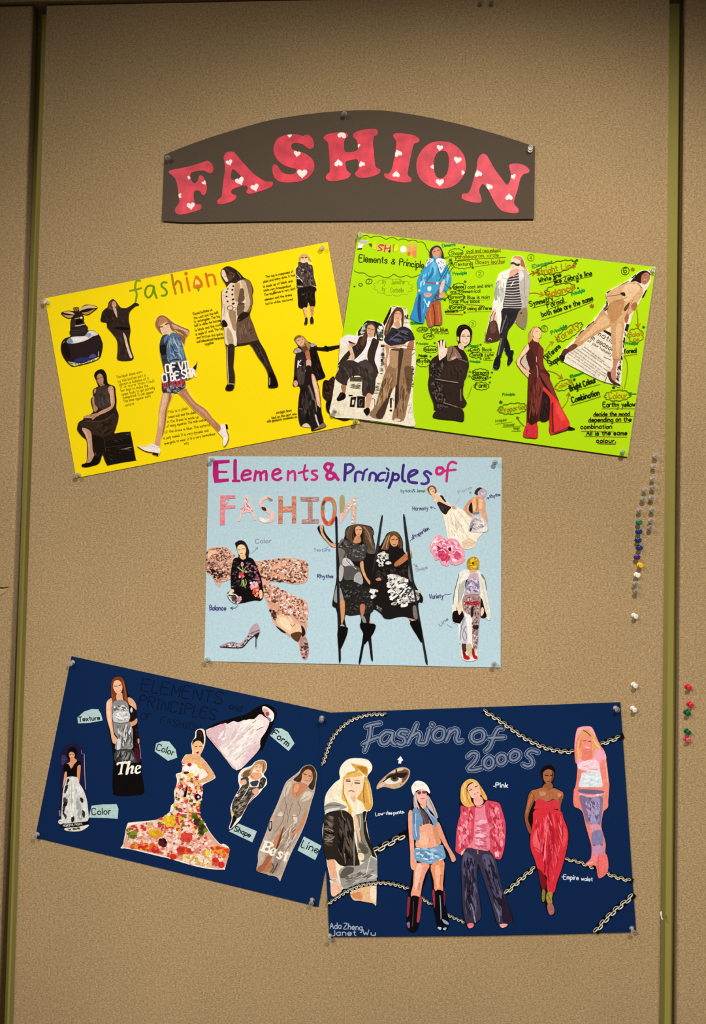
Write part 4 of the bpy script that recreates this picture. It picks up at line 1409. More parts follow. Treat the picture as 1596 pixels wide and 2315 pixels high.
gr.cut('striped_top_woman_cutout', 'blonde woman in a striped top and cream coat with a brown bag', G5, 'e6e4c4',
 '700,145 790,155 840,230 870,350 920,450 945,580 930,800 900,1000 890,1150 860,1470 800,1420 670,1345 590,1430 525,1560 530,1640 590,1820 640,1845 650,1900 630,1960 630,2040 560,2135 530,2090 545,1960 500,1900 485,1830 440,1920 410,2040 380,2195 270,2175 320,1980 345,1950 380,1760 400,1650 280,1700 120,1700 150,1540 215,1250 250,1150 260,1030 300,870 310,700 370,500 440,430 560,390 600,330 595,260 620,180', '''
coat f4eed8: 380,490 450,430 600,390 540,560 500,740 460,900 440,1200 390,1500 370,1530 340,1200 270,1060 300,870 320,660
coat a4a498: 330,640 390,600 380,740 400,860 330,960 300,880
coat c4c4b4: 400,700 470,760 480,860 430,1000 400,900
coat d20,12,5,95 d4d0bc,b0aea0,ffffee: 330,560 520,560 440,1100 350,1100
coat s9 b8b09a: 440,480 450,540 520,560
coat c2b6a8: 740,430 800,400 900,440 945,580 930,800 900,1010 870,1460 680,1340 740,1150 780,1100 770,900 750,650 735,540
coat e8dcd8: 750,430 800,420 830,520 770,600 745,560
coat 94825c: 740,1150 890,1090 860,1465 680,1340
coat e 3a2c1c: 782,1180,16,18,0
coat s10 9a8e80: 850,560 840,760 870,960
coat s10 a89c90: 790,850 850,1000 880,1120
coat s9 8a7c50: 830,1200 850,1440
top 453c3c: 560,540 680,480 730,450 740,560 760,800 790,1095 640,1112 460,1092 490,860 520,640
top s14 dccfc6: 640,518 700,500 735,490
top s14 dccfc6: 560,572 650,560 735,542
top s14 dccfc6: 535,622 640,605 740,592
top s14 dccfc6: 522,672 640,662 745,645
top s14 dccfc6: 517,722 640,716 750,700
top s14 dccfc6: 510,767 640,772 755,752
top s14 dccfc6: 502,812 640,822 760,802
top s14 dccfc6: 494,862 640,868 765,852
top s14 dccfc6: 487,907 640,914 770,900
top s14 dccfc6: 482,952 640,960 775,947
top s14 dccfc6: 477,997 640,1003 780,992
top s14 dccfc6: 472,1037 640,1044 783,1037
top s14 dccfc6: 470,1077 640,1085 785,1080
top s16 f0e4dc: 600,690 640,620 670,600
hair d29670: 700,148 790,165 830,230 860,340 900,440 840,400 800,300 760,230 660,190 620,205 650,165
hair b06a48: 790,200 840,280 850,350 780,330 770,260
hair s10 f0d0a0: 840,370 880,430 910,480
face f4d2ae: 608,230 680,190 750,240 770,320 730,400 680,432 640,390 605,330
face 3e3838: 600,268 650,258 700,288 765,288 745,328 690,325 650,298 602,298
face s8 c87058: 625,352 660,348
neck e8aa8a: 600,410 730,380 722,450 580,532 570,480
jeans 2a2628: 450,1095 780,1110 740,1150 670,1330 560,1480 525,1600 440,1600 395,1560 430,1300
jeans 2c282a: 398,1560 530,1600 490,1780 440,1920 410,2005 340,1962 380,1760 410,1640
jeans 1e1a1c: 480,1640 530,1640 590,1820 560,1900 500,1890 480,1780
jeans s22 7a7470: 520,1230 480,1330 420,1530
jeans s18 8a8480: 430,1640 400,1780 370,1930
jeans d20,11,6,110 3c3638,1a1618: 480,1130 720,1130 560,1450 450,1500
boot 1a181c: 325,1970 412,2010 380,2190 275,2170
boot 1c1a1e: 500,1900 590,1850 640,1850 650,1900 630,1970 630,2040 560,2130 530,2090 545,1970
boot s9 5a565c: 300,2140 350,2155
boot s9 5a565c: 560,2080 585,2060
hand f2ccb4: 250,1130 300,1090 330,1110 335,1180 300,1200 250,1170
bag e8c0a8: 215,1350 250,1200 330,1200 340,1320
bag 4e3024: 215,1355 330,1320 392,1560 402,1650 280,1700 125,1695 160,1530
bag 6a4836: 230,1370 310,1345 330,1500 240,1540
bag s14 6a3c2a: 285,1150 240,1230 210,1360
bag s14 6a3c2a: 320,1170 290,1260 285,1420
bag s10 d8c0a8: 195,1660 225,1630 250,1665
bag s8 9a7a60: 140,1520 135,1690
''')
gr.cut('burgundy_coat_woman_cutout', 'woman in a sleeveless burgundy long coat over red trousers', G6, '64281f',
 '740,145 810,170 830,260 820,340 770,380 780,430 830,510 870,560 860,760 890,890 980,1010 985,1100 1100,1400 1210,1640 1300,1830 1350,1950 1440,1995 1310,2010 990,2085 970,1820 785,1840 750,1900 765,2140 640,2155 500,2120 560,1900 570,1600 590,1300 590,1080 480,960 370,790 420,690 530,500 590,460 595,330 610,240 660,170', '''
hair caa060: 740,148 775,162 690,200 680,300 660,380 600,445 600,300 640,190
hair s9 7a5424: 650,200 620,290 625,400
hair s9 e8c488: 700,170 660,220 640,280
face f2c898: 690,210 760,165 820,220 827,300 790,362 720,362 680,300
face s8 8a5a38: 730,235 770,225
face s8 c86a54: 785,298 815,300
face e8b488: 670,340 780,352 772,432 700,412
arm eebe96: 540,500 600,470 612,540 560,620 470,710 440,800 520,900 640,990 630,1072 580,1060 470,940 375,790 430,680
arm f8d4b0: 545,520 590,490 560,600 470,690 430,790 410,760
gap cdbfa2: 480,735 555,645 600,800 612,960 525,880 460,795
coat 5c2620: 650,400 770,440 830,520 870,570 860,760 890,890 975,1010 962,1060 1100,1380 1140,1500 1000,1440 880,1260 860,1330 900,1500 960,1800 780,1835 740,1890 650,1930 580,1880 590,1080 640,1000 600,960 620,880 550,700 610,560 600,470
coat 46201c: 560,680 640,560 700,700 700,900 620,900
coat 7a3228: 790,480 860,560 850,780 880,920 800,900 770,700
coat 7c362a: 760,1060 850,1100 870,1240 820,1500 760,1700 720,1500 740,1250
coat 80362c: 800,980 960,1060 1100,1380 1130,1480 1000,1330 900,1180
coat 34160f: 800,1020 870,1130 940,1240 1000,1330 960,1300 850,1180
coat 3e1a14: 590,1500 680,1600 760,1750 740,1880 650,1925 580,1880
coat d46,11,8,88 6c2e26,481c16,83402f: 610,1050 740,1050 850,1300 760,1800 600,1850
coat s10 e0c0c0: 740,690 742,730 742,780
coat s10 d8b4b4: 745,850 762,960 765,1060
coat s12 34140f: 850,930 910,960 960,1040
lining 2c1a17: 850,1320 930,1370 992,1480 970,1812 800,1832 840,1500
lining d20,12,6,88 3a2620,201210: 860,1350 970,1470 960,1790 820,1810
trousers e23834: 870,1230 960,1310 1130,1490 1210,1640 1345,1940 1080,2062 992,2085 975,1800 990,1480 930,1360 860,1290
trousers s30 6e1a1c: 1030,1530 1028,1750 1042,2050
trousers s30 b82428: 1000,1560 995,1800 1010,2040
trousers f04c40: 1080,1520 1160,1580 1250,1780 1200,1850 1110,1700
trousers s12 8a1a1c: 1060,2060 1200,2010 1320,1955
trousers d23038: 570,1880 650,1930 750,1890 762,2140 640,2150 500,2115
trousers s14 94202a: 570,2000 560,2120
shoe 1a1410: 1310,1962 1360,1955 1440,1995 1330,2012
''')
gr.cut('tan_suit_woman_cutout', 'leaning woman in a tan suit on a newspaper piece', G7, 'f0e2c8',
 '1430,215 1490,232 1502,290 1490,370 1400,520 1350,620 1290,720 1240,880 1200,1000 1170,1200 1150,1400 1130,1615 1050,1590 940,1560 840,1520 640,1420 450,1320 400,1270 430,1190 560,1060 650,950 800,820 960,600 955,500 1010,450 1180,360 1280,290 1360,230', '''
newsprint p 2c241c: 905,940 935,930 1030,980 1030,1025
newsprint t9,64,0 4a4034: 840,990 1042,1108 | matio
newsprint t9,64,0 4a4034: 775,1045 1040,1202 | m season
newsprint t6,34,0 5a5044: 735,1075 1020,1250 | of your humanity
newsprint s7 5a5044: 930,1260 1020,1300
newsprint t3.5,20,0 6a6054: 690,1145 930,1325 | xxxx xxxxxxx xxxx xxx xxxxxx xxxx
newsprint t3.5,20,0 6a6054: 660,1165 1000,1400 | xxxxxx xxxx xxxxxxxxx xx xxxx xxxxx xxxx
newsprint t3.5,20,0 6a6054: 600,1170 980,1440 | xxx xxxxx xxxx xx xxxxxxxxx xxxxx xxxxxxx
newsprint t3.5,20,0 6a6054: 565,1190 960,1480 | xxxxxx xxx xxxx xxxxxxxx xx xxxx xxxxxx
newsprint t3.5,20,0 6a6054: 525,1205 940,1500 | xxxx xxxxxx xxx xxxxx xxxxxx xxx xxxxxxx
newsprint t3.5,20,0 6a6054: 500,1225 880,1490 | xxxxx xx xxxx xxxxxxx xxx xxxxx xxx
newsprint t3.5,20,0 6a6054: 485,1265 820,1490 | xxxx xxxxx xx xxxxx xxxxxx xxxx
newsprint d30,7,4,-52 6a6054,3a3228,8a7e6c: 560,1080 640,960 800,820 830,830 660,980 570,1100
newsprint d20,8,3,-60 6a6054,2a221a: 955,600 985,560 990,700 900,740
newsprint d40,8,3,60 8a7e6c,4a4034,2a221a: 1180,900 1240,860 1180,1100 1130,1560 1060,1540 1110,1300
newsprint s9 2a221a: 1060,440 1140,395 1230,350
newsprint s14 2a221a: 1270,310 1315,275
newsprint p 1e1812: 965,480 1015,455 1020,470 970,500
newsprint p 1e1812: 1395,530 1440,450 1450,460 1410,545
newsprint p 2a221a: 1205,860 1240,870 1215,960 1180,940
newsprint p 2a221a: 1170,1020 1190,1030 1180,1120 1165,1100
hair 2a1a12: 1250,362 1300,300 1370,235 1450,225 1497,280 1440,268 1385,300 1380,375 1310,350
face b87454: 1390,275 1450,245 1490,290 1472,350 1420,392 1380,362
face s6 4a281c: 1412,282 1440,272
face s8 e8b090: 1415,330 1440,335
face s8 8a4034: 1405,350 1435,355
jacket daac78: 1180,380 1300,360 1390,420 1402,500 1330,620 1280,720 1200,790 1170,862 1050,860 980,790 990,620 960,520 1050,440
jacket ecc494: 1190,400 1290,380 1370,430 1300,520 1200,600 1150,500
jacket c08c58: 990,630 1100,570 1180,600 1130,760 1050,850 985,780
jacket s8 8a5c34: 970,530 1080,520 1140,500
jacket s8 a07040: 1080,590 1150,570 1210,540
jacket s8 8a5c34: 1340,370 1390,430
jacket 3a241a: 1130,490 1180,485 1190,530 1150,520
jacket 6a4028: 1170,680 1240,600 1230,660 1190,710
jacket s7 8a5c34: 985,650 970,760 1010,830 1080,860
jacket s7 a8784a: 1080,720 1110,760 1150,740
jacket s7 a8784a: 1290,560 1240,660 1200,760
hand b06848: 1260,640 1310,600 1335,640 1300,700 1270,690
hand a86444: 1180,790 1225,740 1230,800 1200,860
trousers cf9c66: 920,690 980,790 1040,870 900,960 740,1050 640,1132 568,1100 650,980 820,830
trousers e4b884: 930,760 1000,860 860,940 700,1050 640,1060 760,940
trousers s10 6a4428: 930,690 980,640
trousers s8 9a6c3c: 790,850 830,860
trousers d09e6a: 1020,870 1172,860 1160,1000 1132,1290 1040,1285 1030,1100
trousers e2b684: 1080,880 1150,880 1130,1100 1110,1260 1080,1200
trousers s10 94683a: 1042,1288 1132,1298
leg 7a4430: 570,1102 620,1132 520,1200 480,1180 510,1140
shoe 5a3024: 480,1160 520,1190 470,1240 450,1300 402,1270 440,1180
shoe 241812: 402,1242 462,1252 442,1322 400,1282
leg c48464: 1045,1298 1102,1302 1078,1400 1070,1560 1030,1530 1010,1440 1040,1380
shoe 4a2a28: 970,1452 1012,1440 1030,1530 1125,1592 1122,1612 1050,1590 1000,1540
shoe s7 3a201c: 975,1480 955,1530 942,1570
''')
# ------------------------------------------------------------------ pale blue poster
sk = Poster('pale_blue_poster', [(471.3, 1031.3), (1134.3, 1034), (1131.7, 1509.5), (462, 1495)], 0.0012, M_SKY,
            'pale blue poster titled Elements and Principles of Fashion with a stilt walkers cut-out')
S1 = Crop(460, 1020, 4.433)
S2 = Crop(760, 1025, 4.2)
S3 = Crop(900, 1085, 6.65)
S4 = Crop(455, 1210, 6.384)
S5 = Crop(700, 1160, 5.7)
S6 = Crop(960, 1240, 8.417)
sk.ink(S1, '''
title p b8206e: 95,92 260,85 265,118 150,128 150,195 240,198 240,218 152,218 152,278 255,272 255,305 110,322 92,240
title s36 ba206e: 318,95 316,180 318,285
title s26 ba206e: 295,298 360,298
title s28 be2472: 385,245 470,225 455,195 410,200 385,245 400,290 470,275
title s28 be2472: 510,295 525,200
title s28 be2472: 525,225 565,210 575,290
title s28 be2472: 580,225 625,200 630,290
title s28 be2472: 690,240 770,212 745,180 700,205 695,265 740,290 780,270
title s26 c4307c: 845,290 850,200
title s26 c4307c: 850,230 895,200 915,220 918,292
title s22 c02872: 1020,140 1005,220 1020,290 1040,275
title s24 c02872: 955,220 1000,205 1045,195
title s26 c4307c: 1135,195 1090,200 1095,225 1140,255 1120,285 1085,285
title s34 bc2470: 1295,140 1240,125 1215,165 1260,210 1310,225 1330,260 1350,285
title s32 bc2470: 1290,130 1270,190 1235,240 1250,280 1300,270 1310,225
''')
sk.ink(S2, '''
title s28 46287a: 88,105 85,180 80,255
title s26 4a2c80: 90,110 140,105 165,140 130,175 95,190
title s26 4a2c80: 180,265 185,190 220,175 240,185
title s24 4a2c80: 265,180 255,220 250,250
title s20 4a2c80: 270,165 295,150
title s24 46287a: 315,255 325,195 355,185 380,210 375,260
title s22 46287a: 465,185 420,190 395,230 410,260 450,250
title s24 46287a: 495,185 490,225 475,262
title s18 46287a: 478,140 500,160
title s26 3e2674: 540,185 530,250 500,325
title s24 3e2674: 540,205 575,195 595,220 575,255 540,250
title s26 3e2674: 640,110 630,180 630,250 655,265
title s28 46307c: 690,225 770,180 745,160 700,180 685,225 700,270 765,280
title s26 4a3484: 900,195 860,170 835,190 870,230 875,270 840,290 810,285
title s30 cc2c6c: 1005,140 960,140 955,190 990,195 1020,165 1000,135
title s24 c43070: 1140,95 1100,80 1065,110 1055,180 1048,265
title s22 c83070: 1030,168 1085,160 1135,155
handwriting t5,26 4a5a60: 615,368 645,368 | by
handwriting t5,26 4a5a60: 655,368 712,368 | Ada
handwriting t5,26 4a5a60: 722,366 750,366 | &
handwriting t5,26 4a5a60: 765,368 845,368 | Jannet
''')
sk.ink(S3, '''
note t9,56 4a4a6a: 220,458 450,450 | Harmony
arrow a8 4a5a72: 568,438 530,418 480,408
note t8,46 9a94ac: 912,212 1108,130 | Form
arrow a7 7a7a90: 1105,215 1075,175
arrow s6 a0a0b4: 870,365 900,310 940,245
note t9,44 5a4a80: 1385,270 1535,235 | Rhythm
arrow a8 5a4a80: 1328,288 1372,265
note t11,54 4a4472: 240,880 468,745 | Proportion
arrow a9 4a5070: 180,920 208,885 240,868
note t8,46 9a8aa4: 275,1375 440,1330 | Shape
arrow a8 7a7a90: 235,1262 290,1305
''')
sk.ink(S4, '''
note t9,56 8a94a8: 785,118 1010,105 | Color
arrow a7 8a98a4: 715,260 770,222 815,175
note t12,66 4a4478: 122,1080 355,1080 | Balance
arrow a9 4a5060: 525,1012 490,1050 420,1050
''')
sk.ink(S5, '''
note t7,40 9a96b8: 55,492 262,490 | Texture
arrow s7 9a96b8: 190,450 212,450 240,432
note t9,44 4a4478: 100,835 300,835 | Rhythm
''')
sk.ink(S6, '''
note t13,84 4a4872: 95,955 350,940 | Variety
arrow s9 5a6074: 345,905 400,870 440,880 510,855
note t11,60 8088a0: 300,1480 450,1350 | Line
arrow s8 8a94a4: 430,1440 450,1470 520,1500
''')
for nm, ol, colr, dat in [
  ('letter_f', '170,442 315,440 318,472 212,480 212,545 315,540 318,570 214,580 212,738 165,740', 'e88a8e', '''
print d30,8,2,0 f0a0a0,d87078,e88088: 172,446 310,444 210,570 210,730 170,735'''),
  ('letter_a', '425,438 440,445 525,692 505,698 478,610 385,620 370,700 340,706', 'f0c4b8', '''
print b4d3df: 425,490 455,565 398,572
print s14 d86a6a: 380,580 430,575 490,600
print d40,7,3,60 f4e4d8,c87070,e8a0a0: 425,445 520,690 500,690 470,600 440,600 380,620 345,700'''),
  ('letter_s', '610,455 660,450 692,490 668,500 630,480 595,505 590,545 650,580 705,620 718,670 680,712 610,718 560,690 570,660 620,680 665,665 660,630 600,595 560,550 560,495', 'eec4b4', '''
print 8a8a78: 640,460 690,480 688,500 660,495
print 3a3028: 580,560 620,565 630,598 595,590
print f4e8d0: 565,665 620,685 670,680 610,715 570,695'''),
  ('letter_h', '752,450 795,450 795,555 885,550 885,450 928,450 928,720 885,722 888,608 792,612 792,725 750,726', 'cc8468', '''
print s8 e0a888: 755,480 772,465 792,480
print s8 a85a40: 755,510 772,495 792,510
print s8 e0a888: 755,640 772,625 790,640
print s8 a85a40: 755,690 772,672 790,690
print s8 e0a888: 890,500 908,485 926,500
print s8 a85a40: 890,540 908,525 926,540
print s8 e0a888: 890,650 908,635 926,650
print s8 a85a40: 890,690 908,675 926,690
print s8 e8b8a0: 800,590 830,570 860,590 884,575'''),
  ('letter_i', '972,458 1158,458 1155,500 1092,505 1092,680 1158,682 1155,722 984,724 985,684 1048,680 1045,505 975,500', 'b08c80', '''
print d60,6,2,0 8a6a60,d0a8a0,c07868: 978,462 1150,462 1150,496 1088,510 1088,684 1150,688 1150,718 990,720 990,690 1050,680 1050,500 980,496'''),
  ('letter_o', '1248,456 1300,470 1332,540 1330,640 1300,725 1250,748 1205,720 1178,640 1178,540 1205,470', 'cc7454', '''
print b4d3df: 1252,500 1285,525 1296,590 1285,665 1252,705 1222,670 1212,590 1222,525
print 4a4a30: 1200,500 1222,495 1205,540 1188,540
print 7a8a50: 1185,560 1212,560 1210,590 1182,590
print d84030: 1190,650 1220,680 1250,712 1240,740 1205,710
print c83828: 1290,690 1320,650 1300,720 1270,735
print a89a68: 1300,490 1328,560 1325,610 1298,560'''),
  ('letter_n', '1368,452 1415,450 1412,560 1482,470 1530,458 1528,720 1480,722 1482,560 1400,690 1365,722', 'd4b4a0', '''
print a8a070: 1368,455 1412,455 1408,600 1370,620
print f0b8b8: 1368,630 1405,620 1395,690 1368,718
print d36,9,1,0 f8f0e0,f0d8c8,c0988a,d8c8a0: 1420,560 1500,470 1526,465 1524,715 1484,715 1486,540 1420,650''')]:
    o_ = sk.cut(nm, None, S1, colr, ol, dat, sharp=(nm not in ('letter_o', 'letter_s')))
sk.cut('white_skirt_woman_cutout', 'leaning woman in a black bodice and full cream skirt', S3, 'f4e8d0',
 '490,80 545,90 575,130 580,200 650,230 700,290 760,350 810,385 870,410 975,450 1060,540 1110,570 1100,780 1270,785 1190,890 1165,975 1120,1020 1000,1040 900,960 750,880 720,720 670,540 600,380 550,320 510,240 450,190 430,130', '''
hair 7a5236: 490,82 545,92 575,135 575,195 545,205 550,140 510,105 470,130 480,190 510,235 455,190 432,130
hair s9 a87c54: 450,110 445,160 480,210
face f0bc94: 470,130 510,105 548,135 552,185 525,208 490,195
face s7 5a3424: 480,145 505,132
face s7 5a3424: 520,128 538,125
face s10 c04038: 515,178 540,165
neck eec09a: 500,210 555,200 610,240 620,310 590,345 550,300
arm f2c49e: 560,210 610,225 650,290 720,340 800,380 800,410 730,400 650,370 600,300
arm d89a74: 600,305 660,365 740,400 700,395 630,360
hand dca07e: 800,385 850,400 880,430 860,468 830,450 815,420
hand s5 a86a50: 835,420 850,455
bodice 2a2422: 585,345 630,330 740,385 800,412 760,460 720,522 660,490 610,400
bodice 2e2826: 625,235 665,235 700,290 730,335 690,320 650,270
bodice d14,10,4,60 3c3432,1c1614: 620,370 740,400 720,500 660,470
skirt f6ead0: 720,522 770,450 830,440 970,450 1060,540 1110,575 1090,700 1085,780 1270,788 1190,890 1165,975 1120,1018 1000,1038 950,990 900,920 752,885 720,700 680,520
skirt s12 dcc8a8: 830,500 900,640 1010,800 1060,900
skirt s12 e0ccb0: 780,520 830,680 850,860
skirt s10 d8c4a4: 900,470 1000,590 1080,720
skirt s12 e8d8bc: 740,560 760,720 770,870
skirt s16 fdf4e2: 850,470 960,640 1040,820
skirt e8c8a8: 960,940 1060,880 1160,920 1150,980 1000,1030
skirt s10 d0b08c: 1000,960 1080,940 1150,960
skirt d30,10,8,65 e6d6b8,fff8ea,d8c6a6: 760,560 960,520 1060,800 1000,960 800,860
''')
sk.cut('backless_gown_woman_cutout', 'woman seen from behind in a pale backless gown', S3, 'c8bcb4',
 '1220,110 1290,120 1335,170 1320,240 1285,280 1305,310 1310,450 1335,560 1345,650 1335,778 1070,782 1075,680 1110,560 1050,510 980,445 1030,350 1080,285 1150,265 1185,235 1145,190 1175,140', '''
hair 3c2a22: 1225,112 1270,125 1235,150 1200,180 1195,230 1150,200 1160,160 1190,125
hair b8a8b0: 1240,140 1295,130 1335,180 1310,250 1270,265 1225,230 1215,180
hair d20,9,2,40 d8ccd0,9a8a94,c8b8c0: 1240,150 1300,140 1330,190 1290,250 1230,220
back dc9c6c: 1090,290 1180,250 1270,270 1305,320 1300,440 1230,470 1130,480 1100,420
back f0bc8c: 1120,290 1160,280 1170,400 1150,460 1120,420
back s18 b8703c: 1185,290 1190,370 1180,460
back f4c498: 1220,290 1280,320 1270,420 1220,440
arm d8986c: 1030,350 1085,290 1090,340 1040,420 1110,530 1105,560 1050,510 985,445
arm e0a478: 1270,320 1308,320 1312,450 1338,560 1340,640 1310,610 1265,520
arm p f0e0d0: 1050,430 1115,432 1115,442 1050,442
shade 241a1a: 1075,370 1110,340 1120,460 1120,510 1060,455
gown cfc4bc: 1125,490 1230,470 1260,540 1330,640 1330,775 1072,780 1078,680 1115,560
gown 8a7f86: 1120,490 1210,475 1215,510 1125,520
gown a89ca0: 1090,640 1150,590 1130,700 1080,770
gown 4a4048: 1105,690 1140,660 1120,720 1100,740
gown 3a3038: 1080,720 1110,745 1080,780
gown e8e0d4: 1180,560 1270,580 1300,680 1220,700
gown d24,10,4,30 b4a8a8,e4dcd4,988c92: 1120,560 1250,540 1320,760 1090,760
gown eae4da: 1220,740 1328,700 1328,774 1180,776
''')
sk.cut('peony_cutout', 'bunch of pink peonies beside the cream skirt', S3, 'f0a0ac',
 '570,835 640,832 700,870 745,905 770,880 850,885 910,930 945,1000 990,1060 1000,1130 985,1180 1010,1190 970,1240 880,1280 800,1265 770,1220 760,1280 720,1295 650,1260 620,1190 560,1215 545,1150 500,1080 480,1040 485,960 520,900', '''
petals d170,24,1.6,30 f8c8d0,f0a0b0,e88098,fce0e4,e06c86: 510,920 640,845 760,920 860,895 960,1020 990,1150 900,1250 780,1230 700,1270 600,1180 500,1050
petals d90,15,2,-40 c83a5c,d85070,b82c50: 580,1010 700,1010 760,1060 800,1180 740,1260 640,1220 570,1130
petals d50,14,2,20 d85878,c84468: 800,1060 940,1060 960,1180 860,1240
petals 7a1c3c: 575,985 610,1000 640,1025 600,1020
petals 6a1834: 750,1030 790,1010 800,1060 770,1070
petals s14 fbe4e8: 590,940 640,900 700,920
petals s12 fbe4e8: 620,1060 680,1050 720,1100
petals s12 fbdce2: 820,930 870,940 880,1000
petals s12 fbdce2: 830,1110 880,1060 940,1100
petals s14 fcecee: 500,980 530,920 590,870
''')
sk.cut('floral_arm_cutout', 'floral sleeve shape spreading behind the woman in embroidered black', S4, 'dca88c',
 '90,210 180,175 330,165 410,210 480,290 530,330 800,375 900,360 1100,335 1270,325 1420,345 1530,400 1535,640 1430,700 1300,700 1120,670 960,680 1050,720 1200,820 1390,890 1500,940 1530,1000 1545,1120 1520,1220 1530,1300 1500,1450 1540,1550 1550,1680 1520,1785 1460,1780 1420,1650 1400,1550 1260,1450 1180,1400 1050,1280 1010,1150 960,1000 900,860 860,750 430,640 300,680 255,745 210,700 150,590 75,520 80,300', '''
petals d620,12,1.3,0 d8a488,b07460,7a4c3c,ecd0c0,98644e,4a2e26,c88870,e0b098: 85,215 330,175 480,300 420,640 290,670 250,720 180,620 80,500
petals d620,12,1.3,0 d8a488,b87860,7a4c3c,ecd0c0,f8e8dc,5a3a30,c88870,8a5a48: 800,385 1100,345 1420,355 1525,410 1525,640 1400,690 1100,660 900,650 830,560
petals d760,12,1.3,0 d8a488,b87860,7a4c3c,ecd0c0,f8e8dc,5a3a30,c88870,8a5a48,e0b098: 880,700 1050,730 1390,900 1520,1000 1530,1150 1500,1300 1300,1150 1050,1200 980,1000 900,820
petals d50,13,1.3,0 3a2a24,1e1614: 85,440 200,480 330,520 280,640 180,600 90,520
petals d40,12,1.4,0 3a241e,5a342c: 860,600 1200,640 1440,680 1300,690 1000,660
petals d24,12,1.4,0 3a241e,5a342c: 980,1060 1100,1120 1060,1240 1010,1160
skin f0c098: 100,240 200,210 220,250 140,290 100,330
skin e8ac88: 1040,450 1200,380 1240,400 1100,470 1020,500
skin dc9c80: 1120,520 1200,560 1180,640 1130,600
skin d89c7e: 970,1000 1080,980 1140,1060 1040,1080
skin e8c098: 1080,1230 1130,1150 1230,1170 1320,1260 1440,1310 1450,1400 1380,1400 1300,1430 1150,1340
skin f4d8b4: 1130,1190 1230,1210 1300,1300 1280,1370 1150,1300
skin s12 b87c54: 1290,1290 1320,1320 1350,1280
skin 5a3a22: 1290,1430 1380,1395 1450,1410 1430,1480 1395,1540 1320,1490
skin 2a1a12: 1080,1310 1150,1350 1230,1410 1170,1400 1100,1340
skin 2a1a12: 1440,1300 1490,1350 1500,1430 1450,1470 1450,1380
skin s14 fbe8d4: 1260,1170 1310,1240
cuff b08478: 1420,1500 1500,1460 1540,1560 1550,1680 1520,1780 1465,1775 1430,1650
cuff d44,13,1.4,0 3a2a2a,8a5c54,d8b0a4,5a3c3a: 1480,1500 1530,1540 1540,1680 1510,1775 1470,1770 1440,1680
''')
sk.cut('embroidered_top_woman_cutout', 'dark-haired woman in a black top embroidered with flowers', S4, '17100f',
 '570,72 630,100 665,160 690,240 680,315 740,340 790,420 830,520 860,600 880,700 900,830 885,910 850,945 780,940 720,950 580,980 480,990 400,930 372,850 400,810 450,770 430,690 425,560 440,450 470,340 540,310 520,230 505,170 490,110', '''
hair 221612: 570,75 630,102 662,160 688,240 678,310 640,340 650,230 625,150 570,130 520,160 500,120 530,82
hair s9 4a3428: 620,120 655,200 665,290
face f4cf9a: 525,160 570,132 622,150 645,210 630,280 580,305 540,270 520,215
face s9 3a2418: 535,212 560,210
face s9 3a2418: 590,200 620,192
face s10 a83c34: 560,268 595,258
face e8b884: 560,300 635,285 640,345 590,350 555,320
top 120c0c: 470,345 545,320 600,355 680,318 740,345 790,430 830,530 862,640 880,760 840,900 790,935 720,945 590,975 540,900 480,800 430,760 428,560 445,450
top e e8d4cc: 590,420,20,34,0
top d8909c: 570,420 590,392 615,420 600,445
top s16 8a9a48: 590,440 600,520 590,620
top s14 b8b878: 520,460 560,490 590,520
top s12 98a850: 640,460 620,500 605,540
top e d83c44: 580,565,34,30,10
top e f07868: 605,595,20,18,0
top e e8a0b0: 645,525,20,16,0 555,600,16,20,0
top s12 8ea048: 590,640 580,700 570,730
top s12 9aaa58: 610,640 620,700 635,760
top s12 a8b468: 640,640 650,690 640,720
top s10 c8cc98: 600,650 605,710 600,740
top d40,11,1.5,0 4a3a3c,6a5458,2e2426,8a6a70: 450,380 560,360 560,760 450,760
top d50,11,1.5,0 5a484c,7a5c64,3a2c30,a87880: 640,380 780,440 850,640 820,760 680,640
top d36,15,1.2,0 f0b8c0,f4d4d4,d88898: 715,690 800,665 820,740 760,770 715,750
top d36,15,1.2,0 e8602c,f0803c,d84820,f4a8b0: 725,770 830,750 830,890 770,910
top d20,10,1.4,0 a8444c,c86070: 740,430 790,440 850,700 880,760 840,740
hand f2cc9c: 395,830 430,790 465,780 470,820 430,835
hand f0c494: 838,800 865,790 885,830 880,900 850,915 838,870
clutch e4dccc: 375,850 420,835 490,850 540,890 560,950 520,990 440,960 395,900
clutch d60,12,1.6,30 1e1816,4a4440,8a847c: 380,850 480,850 540,900 550,960 500,985 420,940
clutch d18,12,1.4,0 e0a8b0,b87888: 510,870 570,890 570,960 520,960
''')
sk.cut('pump_cutout', 'patterned high-heeled pump below the word Balance', S4, 'b8a0a4',
 '795,1268 825,1300 845,1370 845,1410 810,1470 795,1620 780,1615 785,1500 760,1460 690,1510 640,1570 580,1625 430,1625 270,1612 290,1580 430,1535 520,1555 590,1540 640,1480 680,1410 720,1320', '''
shoe_upper b89ca4: 720,1325 795,1275 830,1320 835,1380 760,1410 690,1420
shoe_upper s10 6a5258: 690,1420 760,1400 838,1370
shoe_upper 8a6e78: 440,1540 520,1560 500,1590 400,1570 330,1580
shoe_upper 2a1e20: 760,1440 840,1400 815,1470 795,1500 780,1470
shoe_upper d46,11,1.5,-30 2a1e20,5a464c,e8d8d8,d0bcc0: 300,1600 430,1550 560,1590 700,1430 780,1420 600,1610 430,1620
sole s12 1e1416: 275,1612 430,1622 580,1620 640,1570 700,1500 770,1445
heel s12 3a282c: 790,1480 788,1610
''')
